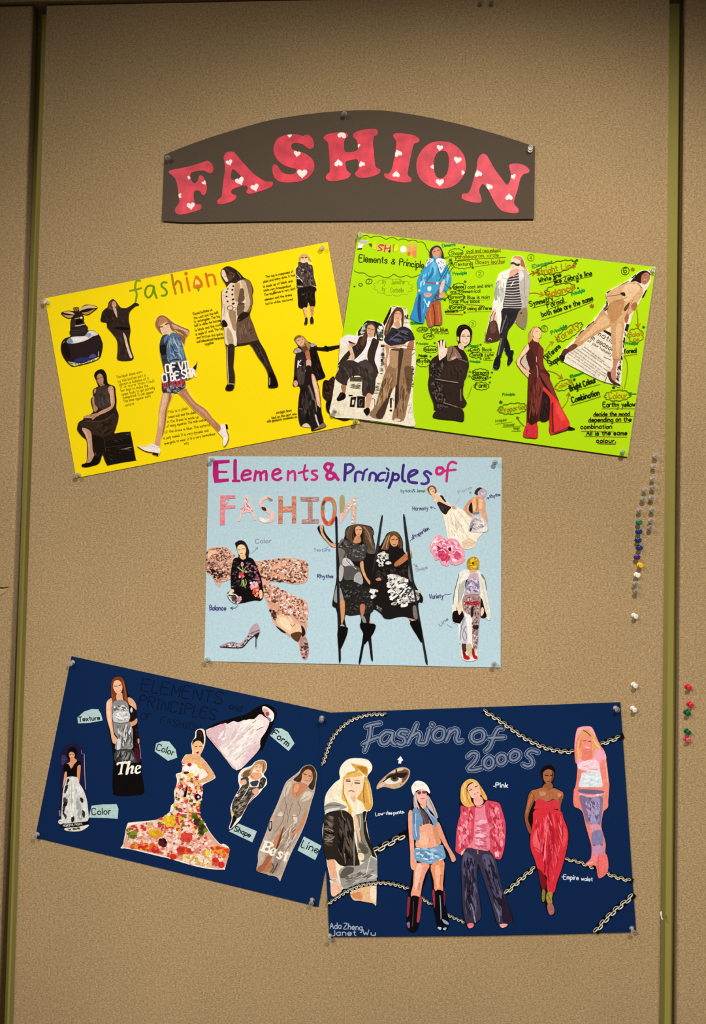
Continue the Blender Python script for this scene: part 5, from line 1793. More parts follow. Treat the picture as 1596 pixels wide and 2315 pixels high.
sk.cut('stilt_walkers_cutout', 'two women on tall black stilts in dark patterned dresses', S5, '1a1512',
 '328,72 357,72 365,380 445,320 460,220 500,170 600,142 700,150 800,180 830,270 815,290 840,400 852,470 918,65 942,68 895,420 960,330 1000,260 1090,232 1160,275 1200,370 1205,470 1245,490 1205,58 1230,55 1285,465 1310,490 1318,570 1302,620 1350,900 1440,1050 1460,1100 1450,1155 1400,1165 1425,1400 1520,1912 1490,1914 1450,1670 1370,1560 1300,1410 1255,1340 1130,1340 1040,1365 960,1355 920,1300 830,1240 790,1280 775,1400 848,1440 825,1540 790,1560 815,1880 790,1880 755,1650 700,1690 660,1915 632,1915 690,1560 655,1470 650,1310 460,1312 470,1460 490,1510 465,1610 400,1750 402,1892 375,1892 355,1290 295,1200 300,1100 350,800 345,440 290,440 220,370 150,290 100,200 125,160 180,165 190,230 250,320 340,385', '''
backdrop 7a6e64: 370,400 445,330 460,560 420,700 400,760 380,600
backdrop 8e8a84: 345,940 380,900 400,1000 380,1150 320,1140 310,1080
backdrop 6a6058: 1280,650 1310,700 1330,870 1300,880 1270,800
backdrop 7a7068: 1330,1200 1380,1210 1390,1360 1340,1340
backdrop 5a544c: 740,480 800,400 845,470 840,520 760,520
hair 5a4432: 600,145 700,155 790,190 825,270 800,290 830,400 840,470 760,470 700,400 680,250 640,170 590,180 570,260 580,350 540,380 470,300 470,220 520,170
hair s14 a08260: 700,180 760,260 790,380
hair s12 8a6c4c: 720,240 770,350 820,450
hair s16 2c1c12: 580,190 555,280 560,350
hair s14 3a2618: 690,220 700,320 720,400
hair s10 7a5e42: 520,180 490,260 480,320
face e0a878: 585,200 625,165 668,190 670,250 640,300 600,280
face s8 4a2a1a: 595,218 622,215
face s8 4a2a1a: 642,210 665,210
face s9 a84a3c: 618,272 645,270
face c88a5e: 600,290 650,300 660,370 600,390 560,370
arm e0a878: 130,165 175,170 170,230 200,300 270,380 345,400 340,440 280,425 200,340 150,270
arm s6 8a5c3c: 140,190 165,205
arm dca070: 650,640 690,620 700,720 740,830 780,880 770,920 700,820 660,720
dress 3e3a36: 370,440 450,340 550,380 640,400 720,410 750,440 700,600 640,620 440,600 460,500 400,450
dress d90,9,1.4,0 6e6a64,22201e,8a8680,55514c: 380,430 460,350 560,390 730,420 720,560 640,600 450,580 480,470
dress c4c2bc: 440,580 520,600 600,720 560,740 440,680 420,640
dress 56524e: 450,690 640,700 660,880 570,860 440,850
dress b4b2ac: 385,680 440,700 420,850 380,870
dress a8a6a0: 580,800 650,760 690,900 600,930 570,880
dress s10 f0eee8: 450,590 540,680 600,720
dress s8 2a2826: 470,600 560,700 620,740
dress 24211e: 400,880 560,880 680,930 740,960 790,1000 820,1260 650,1305 460,1305 440,1100 390,1050
dress d130,9,1.4,0 46423e,16130f,5c5852,2e2a27: 410,900 720,940 800,1100 810,1250 480,1290 440,1080
dress 9a9690: 390,960 410,1000 440,1120 400,1120 385,1040
leg d09260: 390,1120 450,1130 450,1310 430,1400 410,1440 400,1300
leg b87850: 650,1185 710,1180 700,1300 660,1310
leg a8a49c: 400,1440 440,1440 460,1490 420,1500 395,1480
leg 8e8a84: 660,1310 710,1340 730,1420 690,1410
leg e0a08c: 770,1390 815,1420 780,1432
second_hair 6a4a30: 1090,235 1150,275 1185,360 1190,450 1140,430 1130,320 1085,280 1040,310 1030,400 1010,470 950,470 940,420 970,330 1020,260
second_hair s14 b88a5c: 1000,300 960,400 930,460
second_hair s12 c89a6c: 1030,290 1000,380 990,450
second_hair s12 3a2414: 1150,310 1165,400 1150,450
second_face d69664: 1040,320 1085,285 1130,320 1140,380 1110,430 1060,420 1035,370
second_face s9 3a1c10: 1060,345 1090,340
second_face s9 3a1c10: 1110,338 1132,345
second_face s10 a83c30: 1075,405 1105,402
second_arm b87044: 1090,650 1180,570 1280,480 1312,500 1315,575 1260,600 1180,660 1110,690
second_arm e0a070: 1240,510 1290,480 1310,510 1270,560
flower_print d34,20,1.4,0 f4f0e8,e0dcd0,b8b4a8: 880,520 980,510 1000,570 960,640 1030,640 920,710 870,680 880,600
flower_print d14,9,2,30 1a1614,5a5650: 880,530 990,530 960,680 880,680
flower_print d20,16,1.4,0 f0ece4,c8c4b8: 790,980 870,980 840,1080 800,1090
flower_print d90,27,1.5,-20 f4f0e8,e8e4d8,c8c4b8: 1010,900 1140,840 1260,880 1300,960 1410,1020 1420,1090 1300,1170 1060,1220 1010,1170 1040,1050
flower_print d46,20,1.4,0 e8e4d8,a8a498: 1000,800 1180,800 1260,870 1020,900
flower_print d80,8,3,-30 14100e,3a3632: 1010,840 1260,880 1400,1030 1300,1160 1050,1210 1040,1000
flower_print d40,9,1.5,0 8a867c,5c5850: 1260,990 1420,1020 1410,1100 1280,1160
flower_print d20,10,2,30 8a867c,3a3632: 850,1170 940,1230 920,1290 860,1230
second_dress d60,12,2,60 2e2620,0c0806,3c322a: 850,720 1080,680 1250,640 1270,800 1000,800 960,860 830,840
knee c88a66: 850,850 900,830 925,865 870,870
foot d8948c: 1270,1355 1330,1365 1400,1390 1330,1395
stilt p 201c20: 328,72 357,72 372,700 392,1290 402,1892 375,1892 358,1290 345,700
stilt p 2c2c34: 918,65 942,68 890,460 860,600 800,820 830,620 865,440
stilt p 242428: 1205,58 1230,55 1290,470 1340,860 1420,1350 1520,1912 1490,1914 1380,1250 1270,620
stilt p 1c181c: 720,1300 755,1290 790,1600 815,1880 790,1880 762,1640
stilt p 14100f: 660,1915 632,1915 690,1580 740,1560 700,1700
stilt_guard 0e0a09: 365,1480 480,1470 490,1510 465,1610 400,1750 370,1740
stilt_guard 0c0807: 655,1415 760,1420 848,1440 825,1540 750,1640 700,1688 690,1550 655,1480
stilt_guard 0c0807: 1295,1405 1420,1400 1450,1670 1370,1560 1320,1480
''')
sk.cut('draped_coat_woman_cutout', 'woman with a yellow flower face, coat draped over patterned trousers', S6, 'ece6d6',
 '930,150 1000,170 1038,250 1035,340 1010,410 1070,470 1145,580 1180,800 1210,980 1250,1190 1255,1330 1210,1365 1160,1310 1060,1310 1030,1440 1030,1600 1010,1800 1005,1980 1015,2060 1000,2110 900,2140 780,2135 710,2080 695,1960 700,1820 650,1780 640,1500 600,1430 530,1390 520,1250 525,1050 570,850 610,640 660,480 740,420 810,400 790,330 800,240 850,175', '''
hair a8864a: 930,152 1000,172 1036,250 1032,340 1005,415 850,415 800,340 805,240 850,178
flower_face d8b420: 850,230 900,185 970,195 1020,250 1015,330 960,380 900,400 860,350 835,300
flower_face d40,20,1.5,0 f0d840,c89c18,e8c828,a87c10: 850,230 960,195 1010,270 1000,330 920,395 850,330
flower_face e 5a4210: 920,280,26,26,0
flower_face s14 7a5c14: 850,310 900,325 950,310
neck dcb08c: 850,415 990,405 980,460 900,480 850,460
coat e6e0ce: 660,490 760,430 840,420 860,480 850,580 790,640 760,750 730,900 660,1050 640,1180 530,1110 560,900 610,660
coat b8b4a8: 650,700 700,620 780,600 770,720 720,900 660,1040 650,900
coat f2ece0: 700,560 790,470 850,520 840,590 760,590 680,680
coat s12 4a443c: 655,490 610,660 565,850 540,1060
coat s10 3a3430: 640,780 640,940 636,1060
coat e4decc: 1000,460 1080,490 1140,590 1170,800 1210,1000 1240,1190 1245,1330 1210,1350 1150,1150 1080,960 1050,760 1030,580
coat s12 5a5248: 1085,490 1145,590 1175,790
coat s14 c4beb0: 1090,640 1130,860 1190,1150
coat 8e867a: 1060,470 1100,520 1140,590 1100,560
lining 1c1414: 790,600 850,590 830,640 800,760 770,760
lining 1a1212: 1040,960 1090,960 1140,1150 1180,1300 1060,1305 1050,1150
blouse c4b0b8: 860,490 1000,470 1030,580 1050,760 1050,880 900,870 750,890 780,740 810,620
blouse 8a86ac: 800,640 860,620 880,740 820,800 790,740
blouse 7c7aa4: 960,680 1030,640 1040,760 980,760
blouse d70,14,1.6,30 e0ccd0,a08ca0,6a6890,f0dcd8: 800,620 990,500 1040,640 1040,850 760,870
blouse s10 5a4a50: 760,895 900,870 1040,880
trousers a8887c: 740,910 1040,890 1060,1100 1050,1300 1030,1500 1000,1900 920,1900 900,1500 900,1300 740,1180
trousers b8444a: 790,1010 1040,1000 1040,1070 800,1080
trousers d110,12,1.5,90 c8a8a4,6a4848,8a5c5c,dcc4c0,4a3034: 745,930 1040,910 1050,1280 920,1290 760,1180
trousers d36,14,1.4,0 c02c34,d86060,8a2028: 790,1010 1035,1000 1035,1075 800,1075
trousers 2a1c1e: 880,1140 930,1100 925,1260 900,1310 880,1300
trousers d110,12,1.5,90 c4b0b4,5a4248,7a5a64,e0d0d0,8a6c7c: 915,1310 1040,1310 1020,1600 990,1890 930,1890 905,1500
trousers 2c2022: 920,1470 1020,1460 1010,1540 930,1530
trousers 4a2c28: 710,1800 790,1810 790,1960 720,1960
bag 140d0c: 550,1195 760,1210 740,1420 700,1430 540,1390
bag s10 3a2e28: 600,1120 610,1180
scarf c8c4cc: 720,1180 790,1220 830,1320 845,1560 840,1760 780,1810 700,1800 660,1760 670,1560 680,1420 750,1300
scarf f2ecea: 760,1210 820,1290 850,1500 850,1750 820,1780 810,1500 780,1330
scarf s14 7a7880: 740,1350 700,1480 680,1740
scarf s12 6a6a74: 780,1480 720,1640 770,1760 800,1640 730,1540
scarf s12 94929c: 770,1320 720,1460
hand f0cca8: 640,1070 700,1060 710,1150 690,1230 650,1260 630,1160
hand f0c8a8: 1070,1150 1110,1120 1130,1200 1100,1270 1065,1280
ground c8b898: 790,1830 900,1830 895,2040 840,2050 800,1960
shoe b81c1e: 740,2050 800,2030 855,2070 855,2110 790,2115 740,2090
shoe c02022: 915,2050 960,2030 1000,2050 1005,2100 960,2105 920,2080
shoe 8a1a18: 720,1950 760,1960 790,2040 740,2060
shoe 9a1a18: 905,1900 940,1920 960,2030 915,2050 900,1980
ankle e8c0a8: 950,1920 980,1920 970,2010 955,2010
''')
# ------------------------------------------------------------------ navy poster with gowns
nl = Poster('navy_gown_poster', [(161.6, 1483.5), (803, 1623), (719.7, 2050.4), (79.4, 1893.7)], 0.0012, M_NAV,
            'tilted navy poster of evening gowns with pale word tags, titled in dark lettering')
N1 = Crop(75, 1475, 5.911)
N2 = Crop(75, 1660, 7.98)
N3 = Crop(265, 1630, 5.911)
N4 = Crop(455, 1580, 5.503)
N5 = Crop(500, 1690, 6.257)
N6 = Crop(290, 1500, 5.7)
nl.ink(N6, '''
title t15,150,0.3,0.05 08142e: 165,342 1200,530 | ELEMENTS
title t15,130,0.3,0.05 08142e: 130,535 1110,728 | PRINCIPLES
title t12,76,0.3 0a1834: 160,712 292,730 | OF
title t12,84,0.3 0a1834: 410,772 912,872 | FASHION
title t12,84,0.3 081430: 1300,582 1452,622 | and
''')
MINT = 'b2ccc6'
for cr, ol, words in [
  (N1, '590,870 680,790 780,757 870,760 905,820 930,908 760,940 600,948', 't12,58,0.3 16181a: 615,922 890,898 | Texture'),
  (N2, '1055,1290 1250,1265 1505,1260 1538,1350 1525,1525 1280,1510 1000,1505', 't17,112,0.2 16181a: 1062,1452 1398,1442 | Color'),
  (N3, '520,300 600,268 695,275 780,380 802,490 680,532 500,405', 't13,82,0.2 16181a: 522,385 748,462 | Color'),
  (N4, '855,455 920,365 1000,368 1080,415 1160,555 1085,648', 't14,76,0.2 16181a: 878,442 1072,590 | Form'),
  (N5, '110,1185 245,1075 505,1185 440,1342', 't14,70,0.2 16181a: 182,1175 402,1268 | Shape'),
  (N5, '1170,1258 1418,1390 1330,1592 1080,1455', 't14,98,0.2 16181a: 1128,1402 1362,1500 | Line')]:
    nl.cut('word_tag', None, cr, MINT, ol, 'word ' + words, sharp=True)
nl.cut('silver_gown_woman_cutout', 'red-haired woman in a silver sleeveless gown above the word The', N1, '0c0909',
 '1140,315 1200,335 1240,430 1265,560 1330,620 1375,690 1385,850 1395,1000 1420,1200 1445,1450 1450,1600 1485,1820 1470,1890 1340,1915 1100,1915 1065,1850 1060,1680 1070,1450 1050,1240 1020,1080 970,850 975,690 1040,600 1035,500 1045,380 1080,330', '''
hair 7a3a20: 1140,322 1195,340 1230,430 1250,560 1270,690 1215,690 1195,600 1195,450 1140,370 1085,380 1075,480 1110,560 1110,680 1060,670 1045,600 1040,480 1050,380 1085,335
hair s12 a85a30: 1200,380 1225,500 1245,640
hair s10 52200e: 1205,470 1200,580 1230,680
hair s9 a0583a: 1060,560 1080,660
face f2bc94: 1085,385 1140,370 1185,420 1190,500 1160,550 1120,550 1085,510 1068,450
face s10 4a2a1c: 1085,452 1120,450
face s10 4a2a1c: 1145,440 1180,432
face s12 c05048: 1115,512 1170,510
face s5 fff0e6: 1120,512 1165,510
neck e8ac84: 1115,555 1185,540 1195,600 1200,640 1120,640
arm eab088: 990,650 1045,610 1060,680 1050,760 1060,950 1080,1090 1125,1160 1115,1220 1060,1200 1030,1050 980,860 975,720
arm f6c8a4: 985,690 1020,650 1030,760 1040,960 1060,1080 1020,960 985,820
arm e8a880: 1265,600 1330,625 1372,690 1378,770 1320,720 1280,690
arm d89870: 1255,940 1330,920 1385,880 1388,940 1340,980 1270,1000
clutch 17120f: 1290,760 1330,730 1375,780 1380,870 1330,920 1290,910
clutch e e0dcd8: 1313,770,16,34,0
gown 8c8a88: 1060,700 1110,640 1210,640 1270,700 1285,830 1285,930 1330,1030 1330,1180 1320,1290 1110,1300 1100,1230 1130,1150 1080,1060 1065,900
gown c8c6c0: 1080,790 1270,780 1275,920 1085,930
gown d80,12,2.5,10 e8e6e0,a8a6a2,d4d2cc,8c8a86,f4f2ec: 1085,795 1268,785 1272,915 1090,925
gown d40,12,2.5,90 6a6866,a8a6a2,c8c6c2: 1070,720 1265,710 1275,790 1080,790
gown d60,10,3,20 c4c2be,6a6866,e8e6e2,55534f: 1070,710 1260,700 1280,780 1080,780
gown s9 5c5a58: 1075,935 1180,945 1285,932
gown d120,9,4,95 b4b2ae,5c5a58,dcdad6,747270,454341: 1090,960 1310,960 1330,1270 1120,1290 1110,1200 1140,1140
gown d8d6d2: 1130,1160 1170,1180 1160,1300 1120,1290
gown 3c3a39: 1105,1310 1320,1300 1370,1420 1390,1470 1110,1470
gown d80,9,5,100 6a6866,2a2827,8e8c8a,1c1a19: 1110,1310 1320,1310 1380,1460 1110,1460
backdrop 4a1020: 1350,1290 1410,1290 1430,1440 1390,1460
backdrop s7 b08ab0: 1420,1230 1440,1420
hand e0a078: 1395,1150 1418,1160 1415,1215 1398,1210
lettering f8eed8: 1120,1475 1180,1462 1255,1455 1250,1492 1207,1492 1186,1608 1202,1624 1135,1634 1140,1620 1156,1605 1172,1494 1140,1497 1118,1512
lettering f8eed8: 1256,1460 1302,1450 1282,1545 1310,1512 1345,1515 1346,1545 1330,1598 1350,1608 1320,1622 1298,1612 1312,1548 1300,1544 1277,1580 1268,1624 1232,1627 1262,1475
lettering f8eed8: 1400,1504 1440,1515 1435,1548 1387,1570 1395,1600 1436,1584 1430,1606 1390,1624 1355,1606 1358,1555 1375,1520
lettering 141010: 1400,1520 1416,1526 1406,1546 1388,1552 1391,1532
backdrop d20,8,4,60 3a1814,1c100e: 1360,1000 1400,1000 1410,1280 1360,1280
''')
nl.cut('black_bodice_woman_cutout', 'woman in a black bodice and black-and-white flowered skirt', N2, '1d1838',
 '700,165 780,180 860,230 905,300 930,480 950,750 955,980 975,1200 1000,1480 1000,1640 920,1715 820,1755 610,1745 540,1690 460,1610 455,1380 490,1200 480,900 500,600 490,350 540,240 620,190', '''
backdrop s8 8a88a0: 870,280 872,350 905,350
backdrop s12 a8a4b4: 920,360 930,700 945,990
backdrop 3a3058: 510,380 600,400 600,480 520,560
backdrop s6 6a6084: 520,450 600,455
hair 0c0808: 700,230 770,250 790,350 770,450 740,450 750,360 690,310 640,340 650,430 610,420 620,320 650,260
face e8a070: 645,350 690,315 745,350 745,410 705,445 660,420
face s8 3a2014: 655,365 685,360
face s8 3a2014: 710,362 738,362
face s9 b84a44: 685,418 712,416
neck e09868: 670,440 740,430 790,480 740,540 685,620 640,540 595,530 660,500
bodice 0c0808: 580,530 640,545 690,625 740,545 800,480 860,500 860,560 800,590 790,760 700,785 620,760 600,680 550,690 550,600
arm dc9466: 800,580 855,560 850,700 830,880 810,1000 790,1060 765,1040 790,900 790,720
arm e4a07c: 570,690 605,680 600,780 560,900 530,960 550,820
skirt d8d8ce: 620,770 790,775 830,880 900,990 960,1150 990,1350 985,1560 750,1600 560,1610 510,1540 520,1250 540,1000 590,840
skirt f4f0e2: 690,800 720,800 730,1100 720,1400 690,1500 670,1300
skirt a8aaa4: 780,1150 850,1250 900,1450 850,1560 780,1400
skirt d40,16,3,100 ecece4,b4b6b0,c8cac4: 560,1000 860,900 960,1200 970,1540 580,1580
skirt d60,18,1.8,100 1e1814,2e2622,4a423c: 600,800 670,780 620,1000 560,1120 650,1180 560,1420 640,1450 580,1560 520,1420 540,1100
skirt d34,20,1.6,60 1e1814,2e2622: 830,1120 910,1160 900,1250 860,1250
skirt d30,20,1.6,60 2e2420,3a302a: 870,1340 940,1400 930,1540 890,1500
skirt d24,18,1.6,90 1e1814,2e2622: 680,1500 750,1460 740,1600 680,1600
skirt s10 b0a890: 700,820 690,1100 700,1450
banner p 0a0708: 480,1640 620,1610 990,1570 1000,1620 830,1660 560,1690 500,1680
banner t6,36,0 d8d0c0: 540,1672 885,1635 | PRINCIPAL PRINTS
banner e f6ece0: 498,1580,46,44,0
banner t6,30,0 6a5a50: 475,1598 520,1592 | PS
hem e6dcc8: 570,1695 820,1668 1000,1630 960,1690 820,1752 610,1742
hem d14,14,2,20 3a302a,6a5c50: 610,1700 860,1670 850,1720 640,1740
hem s26 8a7a88: 475,1380 480,1470
''')
nl.cut('flower_gown_woman_cutout', 'laughing woman in a long trailing gown made of flowers', N3, 'f6e8d2',
 '1090,105 1150,110 1175,160 1175,290 1140,400 1110,470 1180,540 1260,650 1310,740 1300,770 1230,810 1140,860 1145,950 1110,1080 1100,1250 1180,1380 1250,1500 1370,1640 1420,1640 1490,1690 1495,1760 1440,1970 1420,1985 1250,1980 1000,1930 700,1840 530,1800 160,1710 45,1700 80,1640 130,1390 200,1355 500,1325 620,1280 700,1210 720,1130 765,1080 760,940 785,880 800,790 785,710 860,680 870,580 860,540 915,450 1000,440 990,300 1040,210 1045,140', '''
gown e4a890: 160,1400 520,1335 700,1240 760,1150 790,900 870,760 1080,820 1140,900 1110,1080 1095,1260 1180,1400 1250,1510 1370,1650 1470,1700 1480,1780 1430,1960 1250,1960 1000,1910 700,1820 530,1780 170,1695 80,1680 110,1550
gown d90,22,1.2,0 f8f0e4,f4d8d0,e8a0a0,c83038,f0d040: 875,590 1100,600 1090,800 1000,860 860,850 880,700
gown f8eee0: 890,600 1060,580 1100,640 1050,740 960,690 880,660
gown e a82838: 965,582,30,26,0 890,552,26,24,0
gown e e0b848: 1095,600,26,30,0 1120,630,20,22,0
gown e f0d830: 998,715,26,26,0
gown 6a1c24: 890,680 950,675 955,700 900,710
gown d360,20,1.2,0 f4dccc,e89888,d84838,f0c8b8,e8c050,b83038,f8ecd8,5a5a20: 800,880 870,760 1080,820 1140,900 1110,1080 1095,1260 820,1260 760,1180 780,1060 780,940
gown p 140a0a: 925,880 945,870 920,1015 880,1018
gown 140a0a: 1030,1010 1070,970 1115,1000 1110,1040 1060,1055
gown e f0c8c0: 1085,1015,16,18,0
gown e f0d0c8: 855,960,36,44,0
gown d420,22,1.2,0 f4c8b4,f0d8c4,e8a078,d84030,e8b830,c8343c,6a7028: 160,1400 520,1340 700,1240 840,1200 1100,1270 1180,1400 1160,1500 700,1500 300,1520 130,1500
gown d620,20,1.2,0 f4d0c0,f8e4d4,eca898,e07060,f0c8b0,c05848,f0dcc8,d88a60: 130,1500 700,1440 1100,1480 1300,1640 1440,1740 1420,1950 1000,1910 600,1780 150,1690
gown d120,22,1.2,0 d83828,e06030,c02830,e8a030: 180,1650 500,1650 560,1760 180,1690
gown d90,22,1.2,0 e8b828,f0d040,d89828: 630,1290 780,1280 740,1400 650,1400
gown d36,30,1.2,0 e8b828,d89828: 450,1480 560,1460 600,1540 470,1560
gown d40,30,1.2,0 c82c2c,d84838: 860,1520 990,1510 960,1600 870,1590
gown d40,28,1.3,0 4a5a20,7a7a28,3a3018: 1030,1270 1110,1330 1180,1460 1120,1530 1060,1420
gown d30,26,1.3,0 5a6a28,8a8a30: 150,1500 250,1480 230,1560 160,1560
gown d40,30,1.2,0 d84020,e07030,c83028: 820,1700 960,1700 960,1780 820,1760
gown d90,22,1.2,0 e86028,f09838,d84028,f0b040: 1260,1680 1480,1700 1470,1820 1280,1760
gown e d83020: 745,1815,50,38,10 1310,1860,46,38,0 1390,1920,46,44,0
gown e f0d838: 1210,1760,40,34,0
gown d60,24,1.2,0 f0d8b0,e8c070,d8a850,f4e4cc: 850,1790 1280,1790 1240,1950 1000,1900 860,1850
gown d26,26,1.2,0 5a1820,3a1014: 560,1590 660,1590 640,1680 580,1660
hair 20140f: 1060,140 1100,115 1140,140 1160,230 1150,320 1110,270 1050,270 1005,330 1010,260 1055,220
hair s10 4a3428: 1080,150 1120,160 1110,210
face f0b884: 1010,310 1060,268 1120,280 1148,330 1130,420 1085,470 1040,455 1005,390
face s10 3a2014: 1040,345 1070,340
face s10 3a2014: 1098,338 1130,335
face 8a1c24: 1045,410 1092,400 1078,438
face s6 fff: 1048,408 1088,402
shoulders eab07c: 915,460 1020,440 1110,470 1180,545 1140,600 1060,580 990,560 900,570 868,540
shoulders s6 c88a58: 1000,500 1060,510 1110,500
arm e2a878: 1140,560 1190,560 1260,660 1305,745 1230,800 1100,830 1010,800 1000,780 1100,790 1210,730 1170,660 1130,620
arm s8 b87c4c: 1180,640 1215,730 1130,785
gap f4e8d4: 1110,650 1140,640 1190,710 1200,735 1110,780 1090,740
flower e8d0a0: 800,720 850,705 845,760 815,780
''')
nl.cut('white_gown_cutout', 'reclining figure in a huge pale pink ruffled gown on black', N4, '0c0808',
 '790,68 870,85 930,160 930,220 880,340 820,480 770,610 720,650 600,770 435,897 280,720 150,580 45,430 110,340 250,280 420,230 560,190 680,110', '''
gown ead8d2: 60,430 120,360 200,345 290,300 330,310 400,275 460,290 540,260 580,280 660,250 730,190 790,225 850,280 800,410 750,480 730,540 725,620 600,765 437,890 280,715
gown dcb8bc: 60,430 120,365 290,305 300,400 250,560 200,600 120,520
gown f4e8dc: 540,270 700,260 780,300 700,420 500,560 330,640 420,460
gown e0c0c4: 620,600 720,560 725,620 600,765 500,830 560,700
gown f2e4d8: 250,640 420,560 560,640 500,800 430,840 310,700
gown s10 c8a8a4: 330,620 480,480 640,340
gown s9 d0b0ac: 260,560 400,440 540,330
gown s9 c4a4a4: 420,760 560,640 680,540
gown s10 b8949a: 110,480 200,600 300,740 430,880
gown d60,14,6,-42 f8efe6,dcc4c0,e6d2cc: 130,400 520,290 740,320 690,580 440,840 260,660
gown s9 6a5850: 690,390 740,360 770,350
gown s9 8a7068: 640,300 680,270
gown d24,16,2,20 f2e0dc,d8bcc0: 680,560 730,500 780,400 740,560 700,620
head f4ece4: 760,100 800,95 870,140 905,190 900,250 870,285 840,250 820,170 770,160
head dca498: 770,125 810,120 850,180 830,230 790,200
head b04038: 800,170 840,165 840,205 810,210
head 8a7c98: 830,230 870,250 860,280 830,260
backdrop d12,10,2,0 5a1014,3a0a0c: 230,290 300,280 280,310 240,320
''')
nl.cut('lace_dress_woman_cutout', 'blonde woman in a tight black lace dress, cut along white edges', N5, 'f2eadc',
 '560,175 620,190 645,240 635,320 600,380 640,440 645,520 590,580 530,660 440,740 370,830 310,940 260,1030 140,1150 110,1130 150,1000 130,850 200,680 260,570 240,470 250,370 310,300 420,260 480,200', '''
hair b88a58: 560,182 615,195 635,245 625,315 590,365 575,300 540,240 490,250 450,320 410,390 330,420 280,400 330,330 430,280 490,205
hair 7a5a38: 330,340 420,320 400,400 310,430
hair s10 6a4824: 600,230 600,300 580,350
hair s10 d8b080: 480,240 440,310 400,360
face f0c094: 480,260 530,235 575,265 580,320 550,350 500,340 470,310
face s8 5a3424: 490,270 510,262
face s8 5a3424: 540,275 560,280
face s9 c0443c: 500,325 530,335
chest e8a880: 430,350 560,360 570,420 500,460 430,450 410,410
chest s12 c05a34: 420,400 460,430
dress 3c3c40: 415,490 470,470 530,470 510,540 450,550 415,520
dress 4c443c: 275,440 380,420 400,520 420,560 560,560 500,640 420,720 340,860 290,960 200,1010 170,950 150,830 200,690 280,560 300,520
dress d190,11,3,-30 1e1a18,8a7e6c,5a5248,a89a82,2e2a26: 290,560 440,560 480,640 400,740 290,950 190,980 160,840 220,680
dress 3a3632: 560,440 600,420 635,460 590,570 530,570 540,500
dress d26,9,2,60 7a7468,1e1a18: 550,450 620,450 580,560 530,560
dress s9 e8dcc8: 390,460 400,520 360,620 280,740
dress s7 e8dcc8: 540,480 500,560
dress s9 a82c34: 520,640 440,720 370,820 310,900
arm e8b090: 260,480 340,450 360,500 320,530 280,520
arm e8a888: 440,600 520,570 530,640 490,670 450,640
dress p ece0d0: 205,665 240,655 235,695 200,690
train 14100e: 170,960 220,1000 190,1060 140,1140 120,1130 150,1050
train e0b870: 140,870 185,940 170,960 140,930
train s7 14100e: 250,1060 190,1110 145,1160
''')
